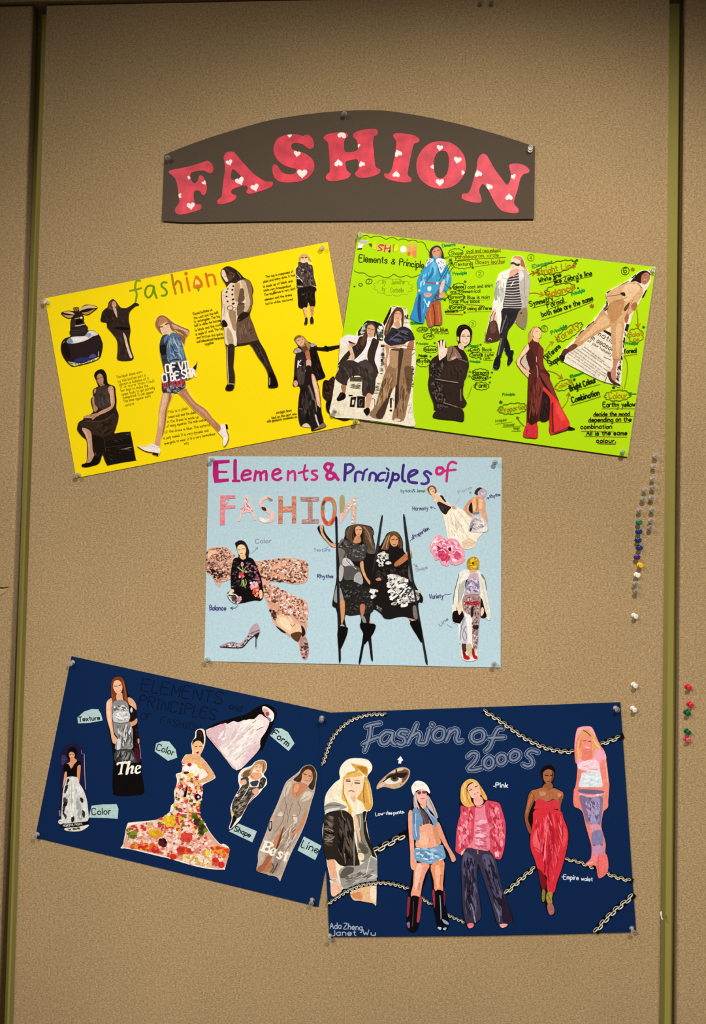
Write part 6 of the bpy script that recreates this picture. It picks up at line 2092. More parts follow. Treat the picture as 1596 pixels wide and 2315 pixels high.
nl.cut('sheer_gown_woman_cutout', 'long-haired woman in a sheer beige gown above the word Best', N5, 'c4b09c',
 '1240,245 1310,280 1355,380 1340,500 1320,640 1280,760 1230,950 1180,1100 1100,1280 980,1520 850,1850 830,1890 780,1830 600,1780 500,1740 520,1620 520,1500 560,1380 640,1180 670,1080 700,1000 800,780 900,520 960,450 1090,350 1150,280', '''
hair 3e281a: 1240,250 1308,282 1345,380 1335,480 1310,580 1280,600 1230,550 1290,460 1290,360 1240,310 1190,330 1150,400 1130,470 1100,490 1020,455 1100,380 1150,290
hair s10 6a4a30: 1310,330 1325,430 1300,540
hair s10 5c3c24: 1160,320 1110,420 1060,460
face d69a70: 1150,370 1200,315 1265,320 1295,390 1270,460 1210,500 1160,470 1140,410
face s11 2a1810: 1170,372 1205,382
face s11 2a1810: 1240,400 1280,405
face s11 b06850: 1185,460 1225,470
face b87850: 1280,350 1296,400 1270,460 1250,480 1275,410
chest c8825a: 1010,520 1110,490 1210,520 1220,580 1130,660 1060,720 1000,660
chest s9 9a5834: 1090,590 1060,680
chest e0a074: 1040,540 1100,520 1080,620 1030,620
gown b49e8a: 930,500 1010,470 1010,560 1000,680 1060,720 1130,660 1220,580 1290,620 1260,780 1200,960 1120,1200 900,1560 850,1800 600,1770 620,1500 720,1220 740,1000 830,800
gown d4c2ae: 940,500 1000,490 960,620 900,700 880,640
gown d8c8b4: 1200,620 1290,640 1240,740 1120,760 1150,680
gown e0d0bc: 1010,960 1060,960 1080,1040 1030,1080
gown ddcdb8: 810,930 870,900 880,960 800,980
gown s8 7a6656: 930,560 900,720 930,860 940,960
gown s8 7a6656: 1080,760 1120,860 1090,960 1000,980
gown s7 7a6656: 930,790 900,900 860,1060 760,1200
gown s7 7a6656: 1010,780 970,900 930,1080
gown s7 8a7664: 830,850 870,920 870,980 780,970
gown s7 7a6656: 1130,750 1200,710 1230,690
gown s7 8a7664: 1030,1050 1000,960
gown s9 6a5646: 1030,1240 940,1420 880,1500
gown d90,9,8,-62 a08c78,c8b6a2,8e7a68,d8c8b4: 760,1080 1100,1060 1060,1280 880,1560 800,1760 620,1740 640,1480
gown 988478: 780,1500 860,1560 780,1760 700,1760
leg c4845c: 840,1180 880,1120 880,1180 830,1320 780,1420 740,1380 770,1280
leg 6a3c24: 870,1140 885,1130 850,1280 810,1400 770,1440 800,1340
leg a86444: 660,1520 720,1540 640,1680 580,1760 510,1750 520,1690 590,1640
leg b87850: 690,1620 720,1640 700,1740 640,1760 590,1770 640,1690
leg s14 5a3424: 720,1640 740,1700 690,1770
leg s14 3a2a20: 800,1640 760,1720 720,1780
arm c88a64: 1180,920 1220,880 1200,1000 1160,1100 1080,1190 1000,1250 970,1240 1040,1170 1110,1090 1150,1000
arm d8a484: 730,960 760,930 740,1000 710,1060 690,1030
arm s8 5a3a28: 1000,1200 1050,1160
phone 3a2e28: 672,1080 690,1040 722,1050 715,1150 690,1190 668,1160
phone b8aca0: 685,1060 710,1065 700,1150 682,1140
lettering f8eedc: 615,1315 690,1332 738,1360 736,1398 695,1412 692,1450 690,1482 650,1492 545,1456 548,1442 572,1432 612,1340 600,1328
lettering a08a78: 660,1350 695,1362 692,1385 650,1390
lettering a08a78: 632,1418 668,1425 662,1460 618,1450
lettering f8eedc: 740,1424 776,1436 775,1470 716,1490 720,1510 756,1504 746,1530 705,1532 680,1502 695,1450
lettering 988474: 735,1440 755,1448 745,1466 718,1474
lettering f8eedc: 830,1464 872,1482 866,1512 850,1500 832,1497 850,1530 856,1564 820,1582 780,1560 785,1535 805,1550 826,1556 815,1520 805,1490
lettering f8eedc: 925,1474 955,1480 948,1500 975,1500 968,1516 940,1520 918,1575 930,1590 900,1610 880,1596 905,1520 885,1515 890,1500 912,1502
''')
# ------------------------------------------------------------------ navy poster of the 2000s
nr = Poster('navy_decade_poster', [(719.5, 1612), (1402.2, 1587.5), (1437.9, 2106.7), (1250, 2112), (1075, 2115.5), (850, 2117.5), (744.5, 2118)], 0.0034, M_NAV,
            'navy poster titled Fashion of 2000s in chalky bubble letters, with chain cut-outs')
R1 = Crop(715, 1590, 4.433)
R2 = Crop(715, 1700, 6.09)
R3 = Crop(830, 1750, 6.257)
R4 = Crop(1010, 1740, 6.259)
R5 = Crop(1130, 1710, 6.257)
R6 = Crop(1270, 1620, 6.094)
R7 = Crop(1020, 1580, 3.99)
R8 = Crop(715, 1980, 4.433)
R9 = Crop(1296, 1915, 5.32)
TW1 = ['640,200 560,215 500,235', '545,220 537,320 515,400 485,478', '472,408 560,362 620,340',
       '768,300 700,288 642,340 648,400 700,408 750,350 766,300 757,380 790,412', '912,285 850,278 822,318 880,345 888,390 850,418 812,400',
       '1008,208 980,270 940,350 915,400', '960,330 1020,292 1040,330 1022,395 1062,398', '1135,260 1112,340 1092,396 1052,400', '1158,208 1168,214',
       '1228,250 1180,290 1172,340 1205,375 1260,360 1282,310 1268,262 1225,250', '1340,272 1320,330 1300,372', '1330,300 1390,258 1420,290 1402,350 1422,388 1458,374']
TW2 = ['240,282 190,310 185,365 230,392 285,370 300,320 275,285 238,282', '462,268 422,272 385,340 350,430 310,468', '335,352 400,350 478,346',
       '150,522 190,488 235,502 215,560 150,632 200,642 270,626', '335,520 300,555 300,600 335,628 375,600 378,550 345,520', '450,502 415,530 420,575 455,590 490,560 485,515 452,502',
       '570,470 535,500 535,545 575,555 612,525 610,485 572,470', '782,482 720,464 682,500 722,540 730,590 690,610 650,592']
rows = []
for ws, w, cr in ((TW1, 1.0, R1), (TW2, 0.9, R7)):
    for lay, (ww, hx) in enumerate(((57, 'b0b9c6'), (49, '10264a'), (30, '505c72'), (13, '828c9c'))):
        rows.append((cr, '\n'.join('title s%.1f %s: %s' % (ww * w, hx, q) for q in ws)))
tl_ = []
for cr, d_ in rows:
    tl_ += parse_layers(cr, d_)
nr.ink_layers(tl_)
nr.ink(R2, '''
handwriting t9,44 e8ecec: 820,880 945,860 | Low-
handwriting t9,44 e8ecec: 965,862 1042,858 | rise
handwriting t9,44 e8ecec: 1065,860 1210,838 | pants.
''')
nr.ink(R4, '''
handwriting t13,62,0 e4eaf0: 695,250 862,250 | Pink
handwriting e e4eaf0: 668,235,10,10,0
''')
nr.ink(R5, '''
handwriting t10,62 e4eaf0: 900,1735 1110,1745 | Empire
handwriting t10,54 e4eaf0: 1152,1755 1308,1762 | waist
handwriting e e4eaf0: 880,1705,8,8,0
''')
nr.ink(R8, '''
handwriting t9,56,0.2 a8b2be: 138,528 248,528 | Ada
handwriting t9,56,0.2 a8b2be: 272,530 458,545 | Zheng
handwriting t9,56,0.2 a8b2be: 150,600 395,596 | Janet
handwriting t9,50,0.2 a8b2be: 468,594 592,596 | Wu
''')
nr.cut('arrow_cutout', None, R1, 'f8f8f4', '845,530 872,572 855,575 848,605 820,602 828,572 810,568', None, sharp=True)


def chain(cr, path, w, link, bright='d8d0b8', dim='8a8470'):
    """Chain strip cut from a magazine: black backing with printed links."""
    p = smooth_pts(pts_of(path), False, 6)
    seg = [0.0]
    for i in range(1, len(p)):
        seg.append(seg[-1] + math.hypot(p[i][0] - p[i - 1][0], p[i][1] - p[i - 1][1]))

    def at(t):
        for i in range(1, len(p)):
            if seg[i] >= t or i == len(p) - 1:
                f = (t - seg[i - 1]) / max(1e-6, seg[i] - seg[i - 1])
                x, y = [p[i - 1][j] + (p[i][j] - p[i - 1][j]) * f for j in (0, 1)]
                d = (p[i][0] - p[i - 1][0], p[i][1] - p[i - 1][1])
                L = math.hypot(*d)
                return x, y, d[0] / L, d[1] / L
    L_, R_ = [], []
    for k in range(len(p)):
        x, y, dx, dy = at(min(seg[k] + 1e-4, seg[-1]))
        L_.append((x - dy * w / 2, y + dx * w / 2))
        R_.append((x + dy * w / 2, y - dx * w / 2))
    rowsd = []
    n = int(seg[-1] / link)
    for k in range(n):
        x, y, dx, dy = at((k + 0.5) * link)
        off = 0.17 * w * (1 if k % 2 else -1)
        a = math.degrees(math.atan2(dy, dx))
        cx, cy = x - dy * off, y + dx * off
        rowsd.append('links o%.1f %s: %.1f,%.1f,%.1f,%.1f,%.1f' % (w * 0.13, bright if k % 2 else dim, cx, cy, link * 0.62, w * 0.2, a))
        rowsd.append('links s%.1f f4efe2: %.1f,%.1f %.1f,%.1f' % (w * 0.12, cx - dx * link * .3 - dy * w * .14, cy - dy * link * .3 + dx * w * .14,
                                                             cx + dx * link * .3 - dy * w * .14, cy + dy * link * .3 + dx * w * .14))
    pts = ' '.join('%.1f,%.1f' % q for q in L_ + R_[::-1])
    nr.cut('chain_cutout', None, cr, '0e0c0c', pts, '\n'.join(rowsd), sharp=True)


chain(R1, '62,620 100,500 150,370 230,262 340,175 450,132 560,110 706,108', 46, 26)
chain(R7, '290,105 400,172 520,252 650,345 780,412 900,455 1030,475 1125,474', 50, 34)
chain(R7, '1345,412 1450,370 1556,330', 52, 38)
chain(R2, '790,1372 900,1312 1050,1232 1262,1112', 104, 78, dim='a09a84')
chain(R8, '1060,222 1110,258 1170,295', 40, 24)
chain(R8, '1308,385 1390,425 1500,470', 40, 24)
chain(R5, '78,1942 200,1825 350,1692 512,1562', 78, 62, bright='e8dcb4', dim='c8bc94')
chain(R5, '925,1458 1080,1482 1220,1532 1362,1592', 62, 52, bright='e0d4ac', dim='b8ac84')
chain(R6, '600,2150 750,2212 984,2268', 66, 52, bright='e0d4ac', dim='b8ac84')
chain(R9, '262,1025 380,882 500,762 640,648 733,562', 78, 58, dim='b0ac9c')
nr.cut('eye_cutout', 'made-up green eye below the white arrow', R1, 'caa67e',
 '605,860 615,810 680,740 780,665 860,640 920,655 940,690 920,760 860,830 780,858 690,838 650,845', '''
lid 6a5040: 700,735 780,680 870,660 925,680 915,740 860,800 860,740 800,710 740,725
lid e0c4a4: 720,705 790,668 850,650 880,660 800,690
lid 2a1c14: 690,752 750,715 830,700 915,695 880,745 840,740 790,725 740,745
white e8d8cc: 675,795 720,755 770,735 850,755 840,790 770,810 710,806
iris 4a4c34: 745,745 780,725 822,745 820,770 785,785 752,770
iris 14120e: 765,738 785,732 802,745 790,762 770,760
iris e d8dcd8: 783,730,6,5,0
lashes s10 1c120c: 660,795 715,752 780,728 850,745
lashes d30,5,5,80 2a1c14,4a3424: 690,812 760,815 850,795 850,822 770,838 700,828
lashes s14 241812: 800,665 805,700
corner e4b8a0: 620,830 665,790 690,800 660,835
''')
nr.cut('blonde_jacket_woman_cutout', 'blonde woman in a black leather jacket and grey mini skirt', R2, 'f2e6c6',
 '460,95 680,100 760,170 765,250 700,345 740,450 780,700 740,810 700,830 700,1050 770,1330 835,1450 830,1750 825,2100 780,2085 600,2050 500,2030 440,1870 350,1900 340,1960 230,1990 200,1930 190,1750 150,1560 140,1480 110,1350 90,1200 85,1060 120,880 110,720 140,570 250,430 325,370 315,280 350,180', '''
hat f6ecd2: 350,185 460,100 670,105 750,175 755,250 700,320 640,290 560,250 480,280 390,330 330,350 325,270
hat s12 d8c49c: 480,150 560,190 620,200
hair d8a04c: 480,165 600,180 700,210 710,300 680,330 600,260 540,290 470,330 400,330 440,280 540,250
hair b87828: 560,200 680,210 700,290 640,290 600,240
hair e4b45c: 375,340 470,310 600,270 640,330 610,330 520,350 440,360 400,380 380,500 390,600 430,680 480,760 490,850 440,900 370,870 430,830 440,760 400,690 350,640 360,480
hair dca44c: 660,340 710,370 745,500 772,700 740,800 680,790 640,700 560,640 610,560 650,470
hair s16 f0cc80: 690,400 720,560 740,700
hair s14 a86c20: 660,420 650,560 660,700
hair s14 f4d894: 400,620 460,720 500,820
hair s12 b07828: 380,420 375,560 420,680
face f6d4b0: 385,390 440,355 540,345 620,335 645,400 640,490 590,570 510,640 450,610 400,560 380,470
face s16 4a2c1c: 415,400 465,402
face s16 4a2c1c: 530,425 595,430
face s9 8a5c40: 410,380 465,375
face s9 8a5c40: 530,395 595,398
face s7 d0a080: 500,420 480,480 500,490
face s16 c06a5c: 450,545 480,530 520,550
face e8b890: 470,620 540,610 540,670 520,700 490,660
shirt 9a9488: 115,740 230,690 330,710 420,760 350,790 230,830 130,850
shirt d8d4c8: 130,800 250,770 340,770 230,830 140,850
shirt s8 4a463e: 130,750 230,730 330,740
jacket 2a221c: 130,850 330,800 420,820 500,900 520,1050 540,1260 590,1480 590,1570 500,1590 330,1560 250,1480 150,1490 110,1350 90,1200 100,1020
jacket d70,16,5,20 55483c,16100c,7a6c5c,3e342b: 110,880 260,860 260,1180 240,1340 120,1340 100,1100
jacket d60,16,6,80 4a3e34,181210,5e5246: 300,860 480,920 520,1200 570,1540 340,1540 270,1340
jacket s12 a89a88: 110,1060 170,1060 230,1090
jacket s12 988a78: 110,1200 180,1210 240,1180
jacket s10 8a7c6c: 340,800 360,880 400,940
jacket s8 c8bcac: 530,1060 520,1200 520,1560
jacket s7 b8ac9c: 390,1400 400,1530
jacket 241c16: 640,830 700,830 690,980 700,1100 780,1340 830,1460 810,1500 730,1350 660,1140 640,960
jacket s10 c8c0b0: 690,840 670,960
top 8a8270: 520,900 600,850 640,860 650,1000 660,1150 720,1300 760,1400 700,1500 600,1500 570,1330 560,1180
top f0c09c: 520,880 560,890 590,1060 610,1180 600,1240 560,1120 530,1000
top s9 e8e0d0: 600,880 610,1000 590,1080
top s9 5a5244: 600,1090 620,1200 660,1280
top s10 d8d0bc: 570,1330 640,1350 700,1300
top 5a5446: 580,1260 680,1290 720,1380 640,1400
buckle ecdcb8: 575,1400 650,1400 655,1480 590,1490
skirt a09a92: 310,1640 420,1570 600,1560 740,1450 830,1480 828,1760 700,1780 560,1830 420,1890 350,1850 330,1760
skirt 5c564e: 340,1660 420,1580 520,1600 470,1700 340,1740
skirt c8c4bc: 500,1680 640,1690 820,1680 820,1740 600,1760 440,1760
skirt d50,14,6,-20 8a847a,b8b2a8,6a645a: 350,1700 600,1600 820,1560 820,1740 560,1810 380,1860
skirt s14 d8d2c4: 740,1460 710,1580 690,1670
skirt s10 f0ece0: 770,1440 830,1480
forearm eeaf88: 150,1500 250,1490 270,1620 290,1740 200,1750 180,1640
watch e8dcc8: 190,1760 250,1735 320,1745 310,1790 240,1815 190,1795
watch e c8b898: 250,1775,34,30,0
watch s8 3a2c20: 190,1750 215,1765
hand f2c0a0: 210,1815 310,1795 350,1880 330,1960 230,1985 205,1920
hand s6 c08868: 290,1850 330,1910
leg f0bc8c: 470,1960 560,1890 700,1850 820,1840 820,2090 770,2080 620,2050 510,2030
leg d8905c: 480,1960 600,1930 640,2030 540,2020
leg fae0c0: 740,1880 818,1850 818,2060 760,2040
''')
nr.cut('cap_girl_cutout', 'girl in a white cap, denim mini skirt and black laced boots', R3, '0b0b14',
 '690,95 780,100 860,160 895,250 900,330 960,450 1000,600 1050,720 1110,860 1180,1060 1245,1180 1240,1250 1190,1245 1130,1130 1110,1180 1090,1300 1100,1500 1085,1640 1110,1850 1160,2100 1120,2210 1010,2200 960,2020 930,1850 915,1640 905,1500 870,1350 830,1500 780,1640 770,1800 740,2040 720,2180 650,2245 580,2200 555,2080 570,1830 590,1680 620,1500 640,1340 610,1300 600,1100 560,780 570,560 620,480 650,330 620,200', '''
cap f6ece0: 690,98 780,105 850,160 890,250 880,275 840,240 760,220 690,240 655,300 630,230 630,170
cap s8 d0c4b8: 690,140 670,190 680,230
cap s8 d8ccc0: 760,120 800,170
hair c0aaa4: 660,300 700,260 710,400 760,500 840,600 890,680 860,800 830,760 790,760 760,680 700,520 660,460
hair c8b4ac: 850,300 890,340 950,460 1000,600 980,620 920,540 850,460 840,380
hair 5a4648: 700,470 780,500 860,600 880,700 850,800 800,740 760,620
hair s12 e8d8cc: 680,300 700,420 760,540
hair s10 7a6464: 740,500 800,620 840,760
hair s10 8a7474: 880,360 930,480 980,600
face f2b29c: 700,260 760,225 830,245 845,320 830,400 790,450 740,410 705,340
face 7a3c40: 715,250 760,245 760,280 720,285
face 7a3c40: 780,240 830,245 825,275 785,275
face s12 c06068: 760,345 810,345
neck eeae92: 750,430 830,400 830,480 790,490
arm f0a88c: 580,560 630,510 640,640 640,800 660,930 670,1100 700,1250 710,1340 660,1360 615,1310 610,1100 590,850
arm e89c80: 980,700 1020,690 1080,840 1150,1010 1240,1160 1250,1220 1200,1240 1150,1110 1060,960 990,820
torso f0aa8a: 720,760 880,700 960,760 1000,860 1040,990 860,1050 690,1030 700,900
torso s8 c87a5c: 880,900 885,950
torso d8906c: 920,740 990,760 1030,970 980,980
torso f6bc9c: 740,850 840,830 850,1000 740,1000
vest 6f93b4: 640,520 700,480 780,620 780,700 740,760 740,930 650,910 640,750
vest s14 b8d0e0: 690,560 680,720 700,880
vest s12 3f6488: 660,560 670,700
vest 86a0bc: 800,490 850,470 900,560 980,620 990,700 960,750 900,640 850,560
vest s10 c4d4e0: 850,510 920,600
vest s10 54789c: 900,590 970,700
skirt 7aa2c0: 680,1040 860,1060 1050,1000 1085,1060 1110,1180 1010,1240 880,1275 740,1240 670,1190
skirt d60,16,3,10 a8c8dc,5684a8,c8e0ec,6a94b4: 690,1060 1050,1020 1095,1170 880,1260 690,1190
skirt s12 eef4f6: 690,1050 740,1060
skirt s12 f4f4f0: 700,1120 740,1110
skirt s10 d8ecf4: 920,1120 930,1200
skirt s14 f0ece4: 1020,1220 1060,1200
leg eea082: 690,1260 880,1280 830,1400 780,1560 740,1740 620,1730 650,1560 660,1380
leg f8c4a8: 700,1290 780,1300 740,1480 690,1640 670,1560
leg s16 c87050: 740,1540 730,1640
leg ec9468: 900,1290 1080,1220 1085,1400 1070,1560 1070,1650 960,1650 940,1500
leg fab890: 960,1320 1030,1300 1040,1480 1010,1620 980,1560
leg s14 d07c50: 1040,1420 1030,1560
boot 120c0e: 610,1740 740,1740 740,1850 700,2050 690,2180 640,2235 590,2180 600,2000
boot 8a2c38: 575,1760 610,1750 600,1900 590,1990 560,2010
boot a8404a: 740,1740 775,1740 760,1920 740,2080 700,2090 710,1960
boot 8c6a80: 560,2110 600,2090 600,2180 575,2160
boot s9 5a4a50: 655,1800 650,2000 640,2150
boot 0e0a0c: 960,1660 1075,1660 1090,1850 1130,2060 1130,2150 1060,2170 1010,2060 970,1900
boot 9a3440: 920,1650 955,1670 960,1880 940,1860
boot 7a2838: 1080,1640 1105,1700 1100,1860 1085,1820
boot s12 9aa8bc: 1030,1720 1040,1880 1045,2050
boot 90a8c8: 1060,2050 1140,2090 1150,2130 1090,2110
boot b4c8dc: 1000,2160 1050,2170 1040,2205 1005,2190
boot a8c0d8: 1075,2180 1120,2170 1110,2205 1080,2205
''')
nr.cut('pink_fur_woman_cutout', 'woman in a pink fur jacket and dark flared jeans', R4, '151425',
 '340,125 420,150 480,230 540,320 570,400 640,440 740,470 780,560 810,660 830,740 835,950 820,1100 770,1270 700,1280 760,1600 850,1850 930,2080 940,2150 860,2190 800,2240 740,2200 690,2150 640,1950 560,1680 480,1420 450,1400 430,1600 480,1900 480,2100 390,2180 340,2250 290,2230 270,2180 215,2000 210,1700 195,1540 210,1260 190,1200 130,1170 120,1080 130,880 160,720 190,640 185,520 180,350 200,230 270,150', '''
hair e8b058: 340,130 420,155 475,230 540,330 575,420 530,420 480,340 440,240 370,180 300,210 280,290 330,370 350,450 390,510 330,540 250,510 200,440 195,330 210,230 270,155
hair s16 f6d490: 260,200 230,320 260,440
hair s14 c07c30: 280,300 290,400 330,490
hair s14 c07c30: 470,260 510,360
hair s12 f4cc80: 330,150 400,180 440,230
face f6bca0: 290,270 340,200 420,190 460,250 480,330 460,390 390,410 340,380
face s13 5a2c1c: 320,295 350,280
face s13 5a2c1c: 400,245 435,230
face s16 c04450: 390,345 440,325
face s7 fff0ec: 398,340 432,328
neck f4b098: 380,410 480,380 520,460 460,510 400,500
jacket d8485a: 200,510 300,540 390,510 410,620 390,760 380,960 350,1060 260,1130 210,1200 130,1160 125,1080 135,880 165,720 195,640
jacket d8485a: 560,440 640,445 740,475 780,570 815,690 832,780 830,960 810,1120 765,1262 690,1255 630,1200 600,1100 610,950 590,760 540,620 530,520
jacket d130,20,2.4,75 ee7484,b82c40,f29aa4,c83c50,e0586a: 205,540 390,540 370,900 340,1060 200,1160 140,1120 150,860
jacket d150,20,2.4,80 ee7484,b82c40,f29aa4,c83c50,e0586a: 570,470 740,490 820,760 820,1000 760,1240 650,1200 610,950 570,650
jacket d14,14,2,80 fcc4c8,f8b0b8: 640,1150 760,1150 750,1250 680,1240
top e88494: 410,530 470,510 540,500 550,640 600,800 605,950 605,1140 450,1130 290,1100 370,1000 390,760
top d60,16,4,5 f4a8b0,d4647a,f8bcc0,c85870: 400,680 590,700 600,1120 400,1110 380,960
top s9 c04c64: 390,1060 500,1100 600,1130
top s9 c8566e: 390,960 500,970 600,950
top s9 d0607a: 400,880 500,900 600,880
top s12 c84c60: 410,530 480,540 540,480
jeans 3a3448: 290,1105 450,1140 610,1160 690,1270 740,1500 790,1700 860,1900 930,2150 790,2180 720,2180 650,1950 580,1720 500,1480 440,1330 430,1600 470,1900 470,2120 290,2180 250,2080 225,1900 215,1600 205,1400 215,1250
jeans 57506a: 240,1180 330,1200 400,1300 380,1500 320,1560 230,1480
jeans 5a536a: 500,1220 620,1210 680,1350 700,1560 640,1600 560,1420
jeans 726a80: 690,1740 770,1720 780,1900 760,2050 700,2000 660,1850
jeans d100,14,7,85 2a2434,4c4660,625a74,1e1a28: 230,1200 420,1200 420,1600 460,2080 280,2140 240,1800
jeans d100,14,7,70 2a2434,4c4660,625a74,1e1a28: 480,1220 660,1260 760,1640 880,2080 760,2120 660,1880
jeans s14 8e86a0: 340,1900 370,1980 400,2120
jeans s12 b8b0b8: 385,2080 405,2160
jeans s12 8e86a0: 720,1960 740,2080 745,2150
jeans s10 e0a8a0: 438,1140 440,1190
jeans 281c2e: 780,1760 850,1880 930,2130 800,2160 780,1980
foot f07c80: 290,2185 350,2170 385,2190 360,2235 310,2240
foot eea89c: 745,2195 800,2180 862,2190 830,2225 780,2238
hand f4b0a0: 195,1180 240,1130 262,1125 215,1210
''')
nr.cut('red_dress_woman_cutout', 'woman walking in a long red empire-waist dress', R5, '140a0c',
 '680,120 740,135 780,190 775,300 740,400 800,450 890,500 905,560 870,660 860,790 920,900 970,1050 970,1200 930,1400 880,1600 820,1780 780,1920 750,1980 760,2120 775,2190 760,2240 690,2230 650,2150 640,2080 590,2050 580,1890 545,1680 500,1500 440,1350 420,1180 410,1080 360,960 340,830 370,700 390,560 430,490 500,460 590,430 610,340 580,270 590,180', '''
hair 120a08: 680,125 740,140 778,195 770,250 740,200 690,180 640,195 610,240 590,260 595,180 630,140
face a86440: 610,240 640,200 690,182 745,205 770,260 750,330 710,380 660,380 620,330
face 6a3a22: 740,210 770,260 750,330 720,370 735,290
face s12 1e100a: 640,268 680,270
face s12 1e100a: 715,272 752,262
face s12 7a3428: 665,355 715,355
neck 9a5a38: 640,385 725,375 750,440 700,490 640,480 600,450
shoulders b06a44: 440,490 520,465 620,440 690,490 760,450 860,490 895,520 890,600 820,640 760,600 680,640 600,620 520,650 450,560
shoulders cc8a64: 560,500 640,500 650,540 580,560
shoulders d08c64: 820,520 870,530 850,570 820,560
arm 8e5030: 440,500 490,560 480,640 420,780 400,900 440,1010 430,1100 390,1030 360,930 350,820 380,680 400,560
arm b87048: 450,520 470,580 420,700 380,820 375,760 410,600
arm 94542e: 830,600 890,560 860,700 855,780 820,740
dress d83440: 515,620 580,600 680,645 760,610 820,640 830,740 500,750 500,690
dress s12 a82030: 505,748 660,745 840,768
dress da303c: 500,755 840,765 900,880 960,1040 965,1180 930,1380 870,1600 800,1800 770,1920 680,1920 660,1800 660,1700 600,1660 540,1600 490,1450 440,1320 430,1180 440,1080 470,920
dress f05c64: 470,1130 540,1000 560,1150 620,1230 580,1360 480,1280
dress e84c54: 860,1000 940,1040 940,1200 900,1280 840,1120
dress b01c2c: 690,780 740,900 780,1200 760,1400 660,1540 700,1240
dress d70,9,10,86 b81c2c,ee5660,c42434,f4747c: 500,790 850,800 930,1080 860,1520 720,1860 660,1500 480,1380
dress s18 8a1420: 620,1240 610,1380 640,1540 630,1640
dress s14 f6808a: 660,1080 640,1300 620,1480
dress s16 9a1826: 700,1500 680,1640 700,1780
dress s12 c02838: 480,1280 560,1330 600,1380
dress 7a1820: 540,1600 600,1640 650,1740 640,1880 590,1860
foot 8a7a30: 600,1890 640,1900 640,2000 620,2060 595,2030
foot a89038: 675,1920 745,1930 735,2010 740,2070 690,2100 655,2010
foot a8645a: 670,2100 740,2080 772,2180 750,2235 695,2230
foot s9 5a4a18: 680,1960 720,2040
foot s8 d8a090: 700,2200 750,2200
''')
nr.cut('pink_tee_girl_cutout', 'smiling blonde girl in a pink tee, faded jeans and pink boots', R6, 'f08474',
 '350,135 410,145 450,210 490,310 530,390 590,480 612,590 630,720 645,860 655,950 640,1150 635,1250 580,1300 555,1400 545,1520 580,1650 605,1760 600,1880 635,1960 630,2140 510,2228 470,2060 380,2060 330,2030 400,1960 410,1800 380,1680 330,1500 290,1330 240,1270 165,1225 165,1030 190,960 215,780 210,660 185,620 175,400 205,190 260,145', '''
hair f4a8b0: 350,137 410,148 445,210 470,280 440,260 380,200 300,180 240,240 200,330 190,420 180,380 205,200 260,148
hair e8a468: 300,175 380,190 440,260 490,340 535,410 500,450 450,440 440,520 400,560 410,480 420,400 380,300 320,250 270,320 250,430 280,520 250,600 215,570 210,450 225,320 250,230
hair s14 f8d090: 440,320 480,390 530,430
hair s12 f8c880: 230,340 220,450 240,550
hair s14 8a4a30: 300,190 350,220 400,270
hair s10 c07440: 260,330 245,430
face f0907c: 275,310 320,250 390,280 420,350 410,430 360,465 310,440 280,380
face s11 8a3830: 300,335 335,330
face s11 8a3830: 365,340 400,345
face s12 fff0ea: 335,420 375,425
face s6 b04844: 330,408 380,412
neck e8806c: 300,450 400,450 420,540 340,600 290,560
tee f6a8b4: 215,560 270,590 340,615 430,570 460,450 540,450 595,500 610,590 520,640 540,760 520,770 300,740 250,700 215,700
tee f8d4d8: 240,640 430,590 510,640 530,760 290,740 230,720
tee s9 e88a98: 290,690 360,680 370,720 500,730
tee dfe6e6: 270,780 530,760 560,960 470,975 235,965
tee s9 e8a0a8: 310,765 350,780 400,760
tee d40,14,2,0 eef2f0,ccd6d8,d4e0e0: 280,800 520,780 545,950 250,955
arm f0806c: 215,740 260,730 270,800 230,960 250,1040 230,1180 250,1260 170,1220 170,1040 200,940
arm f08c78: 520,640 605,600 630,740 645,880 640,1100 625,1250 570,1290 560,1150 570,1000 550,860
arm s14 fcb8a8: 600,640 620,760 630,900
midriff ee8870: 240,975 560,975 560,1010 400,1015 240,1010
jeans 6e6884: 240,1000 560,1020 560,1060 430,1070 250,1045
jeans s26 f8a8b0: 245,1068 340,1090 430,1095 555,1070
jeans e f8d0d0: 490,1082,22,18,0
jeans 7c7698: 240,1090 400,1120 555,1100 560,1240 530,1480 500,1480 390,1480 385,1250 370,1470 340,1460 300,1330
jeans a094b8: 400,1150 520,1130 510,1300 500,1470 400,1460
jeans 8a6a86: 250,1110 310,1130 370,1300 370,1440 330,1420
jeans s16 5a547a: 385,1120 395,1280 380,1440
jeans e09aa8: 380,1500 500,1490 540,1560 430,1590
jeans 8a80a8: 415,1600 545,1570 565,1770 430,1780
jeans s12 5c5680: 430,1770 500,1780 560,1770
jeans c890b0: 430,1790 570,1780 570,1890 440,1910
jeans d50,11,3,60 b0a8c8,645e84,c49cb4: 300,1140 540,1140 520,1460 400,1460 360,1400
boot f28a84: 400,1960 480,1900 500,1920 480,2000 380,2050 335,2030
boot f07470: 500,1910 600,1890 632,1960 625,2140 515,2220 480,2060
boot s8 c84c50: 505,1930 500,2040 515,2180
boot s9 fcc4bc: 350,2030 430,2000
''')
chain(R8, '112,285 200,222 300,158 420,103 560,76 700,72 830,97 945,138', 46, 25)
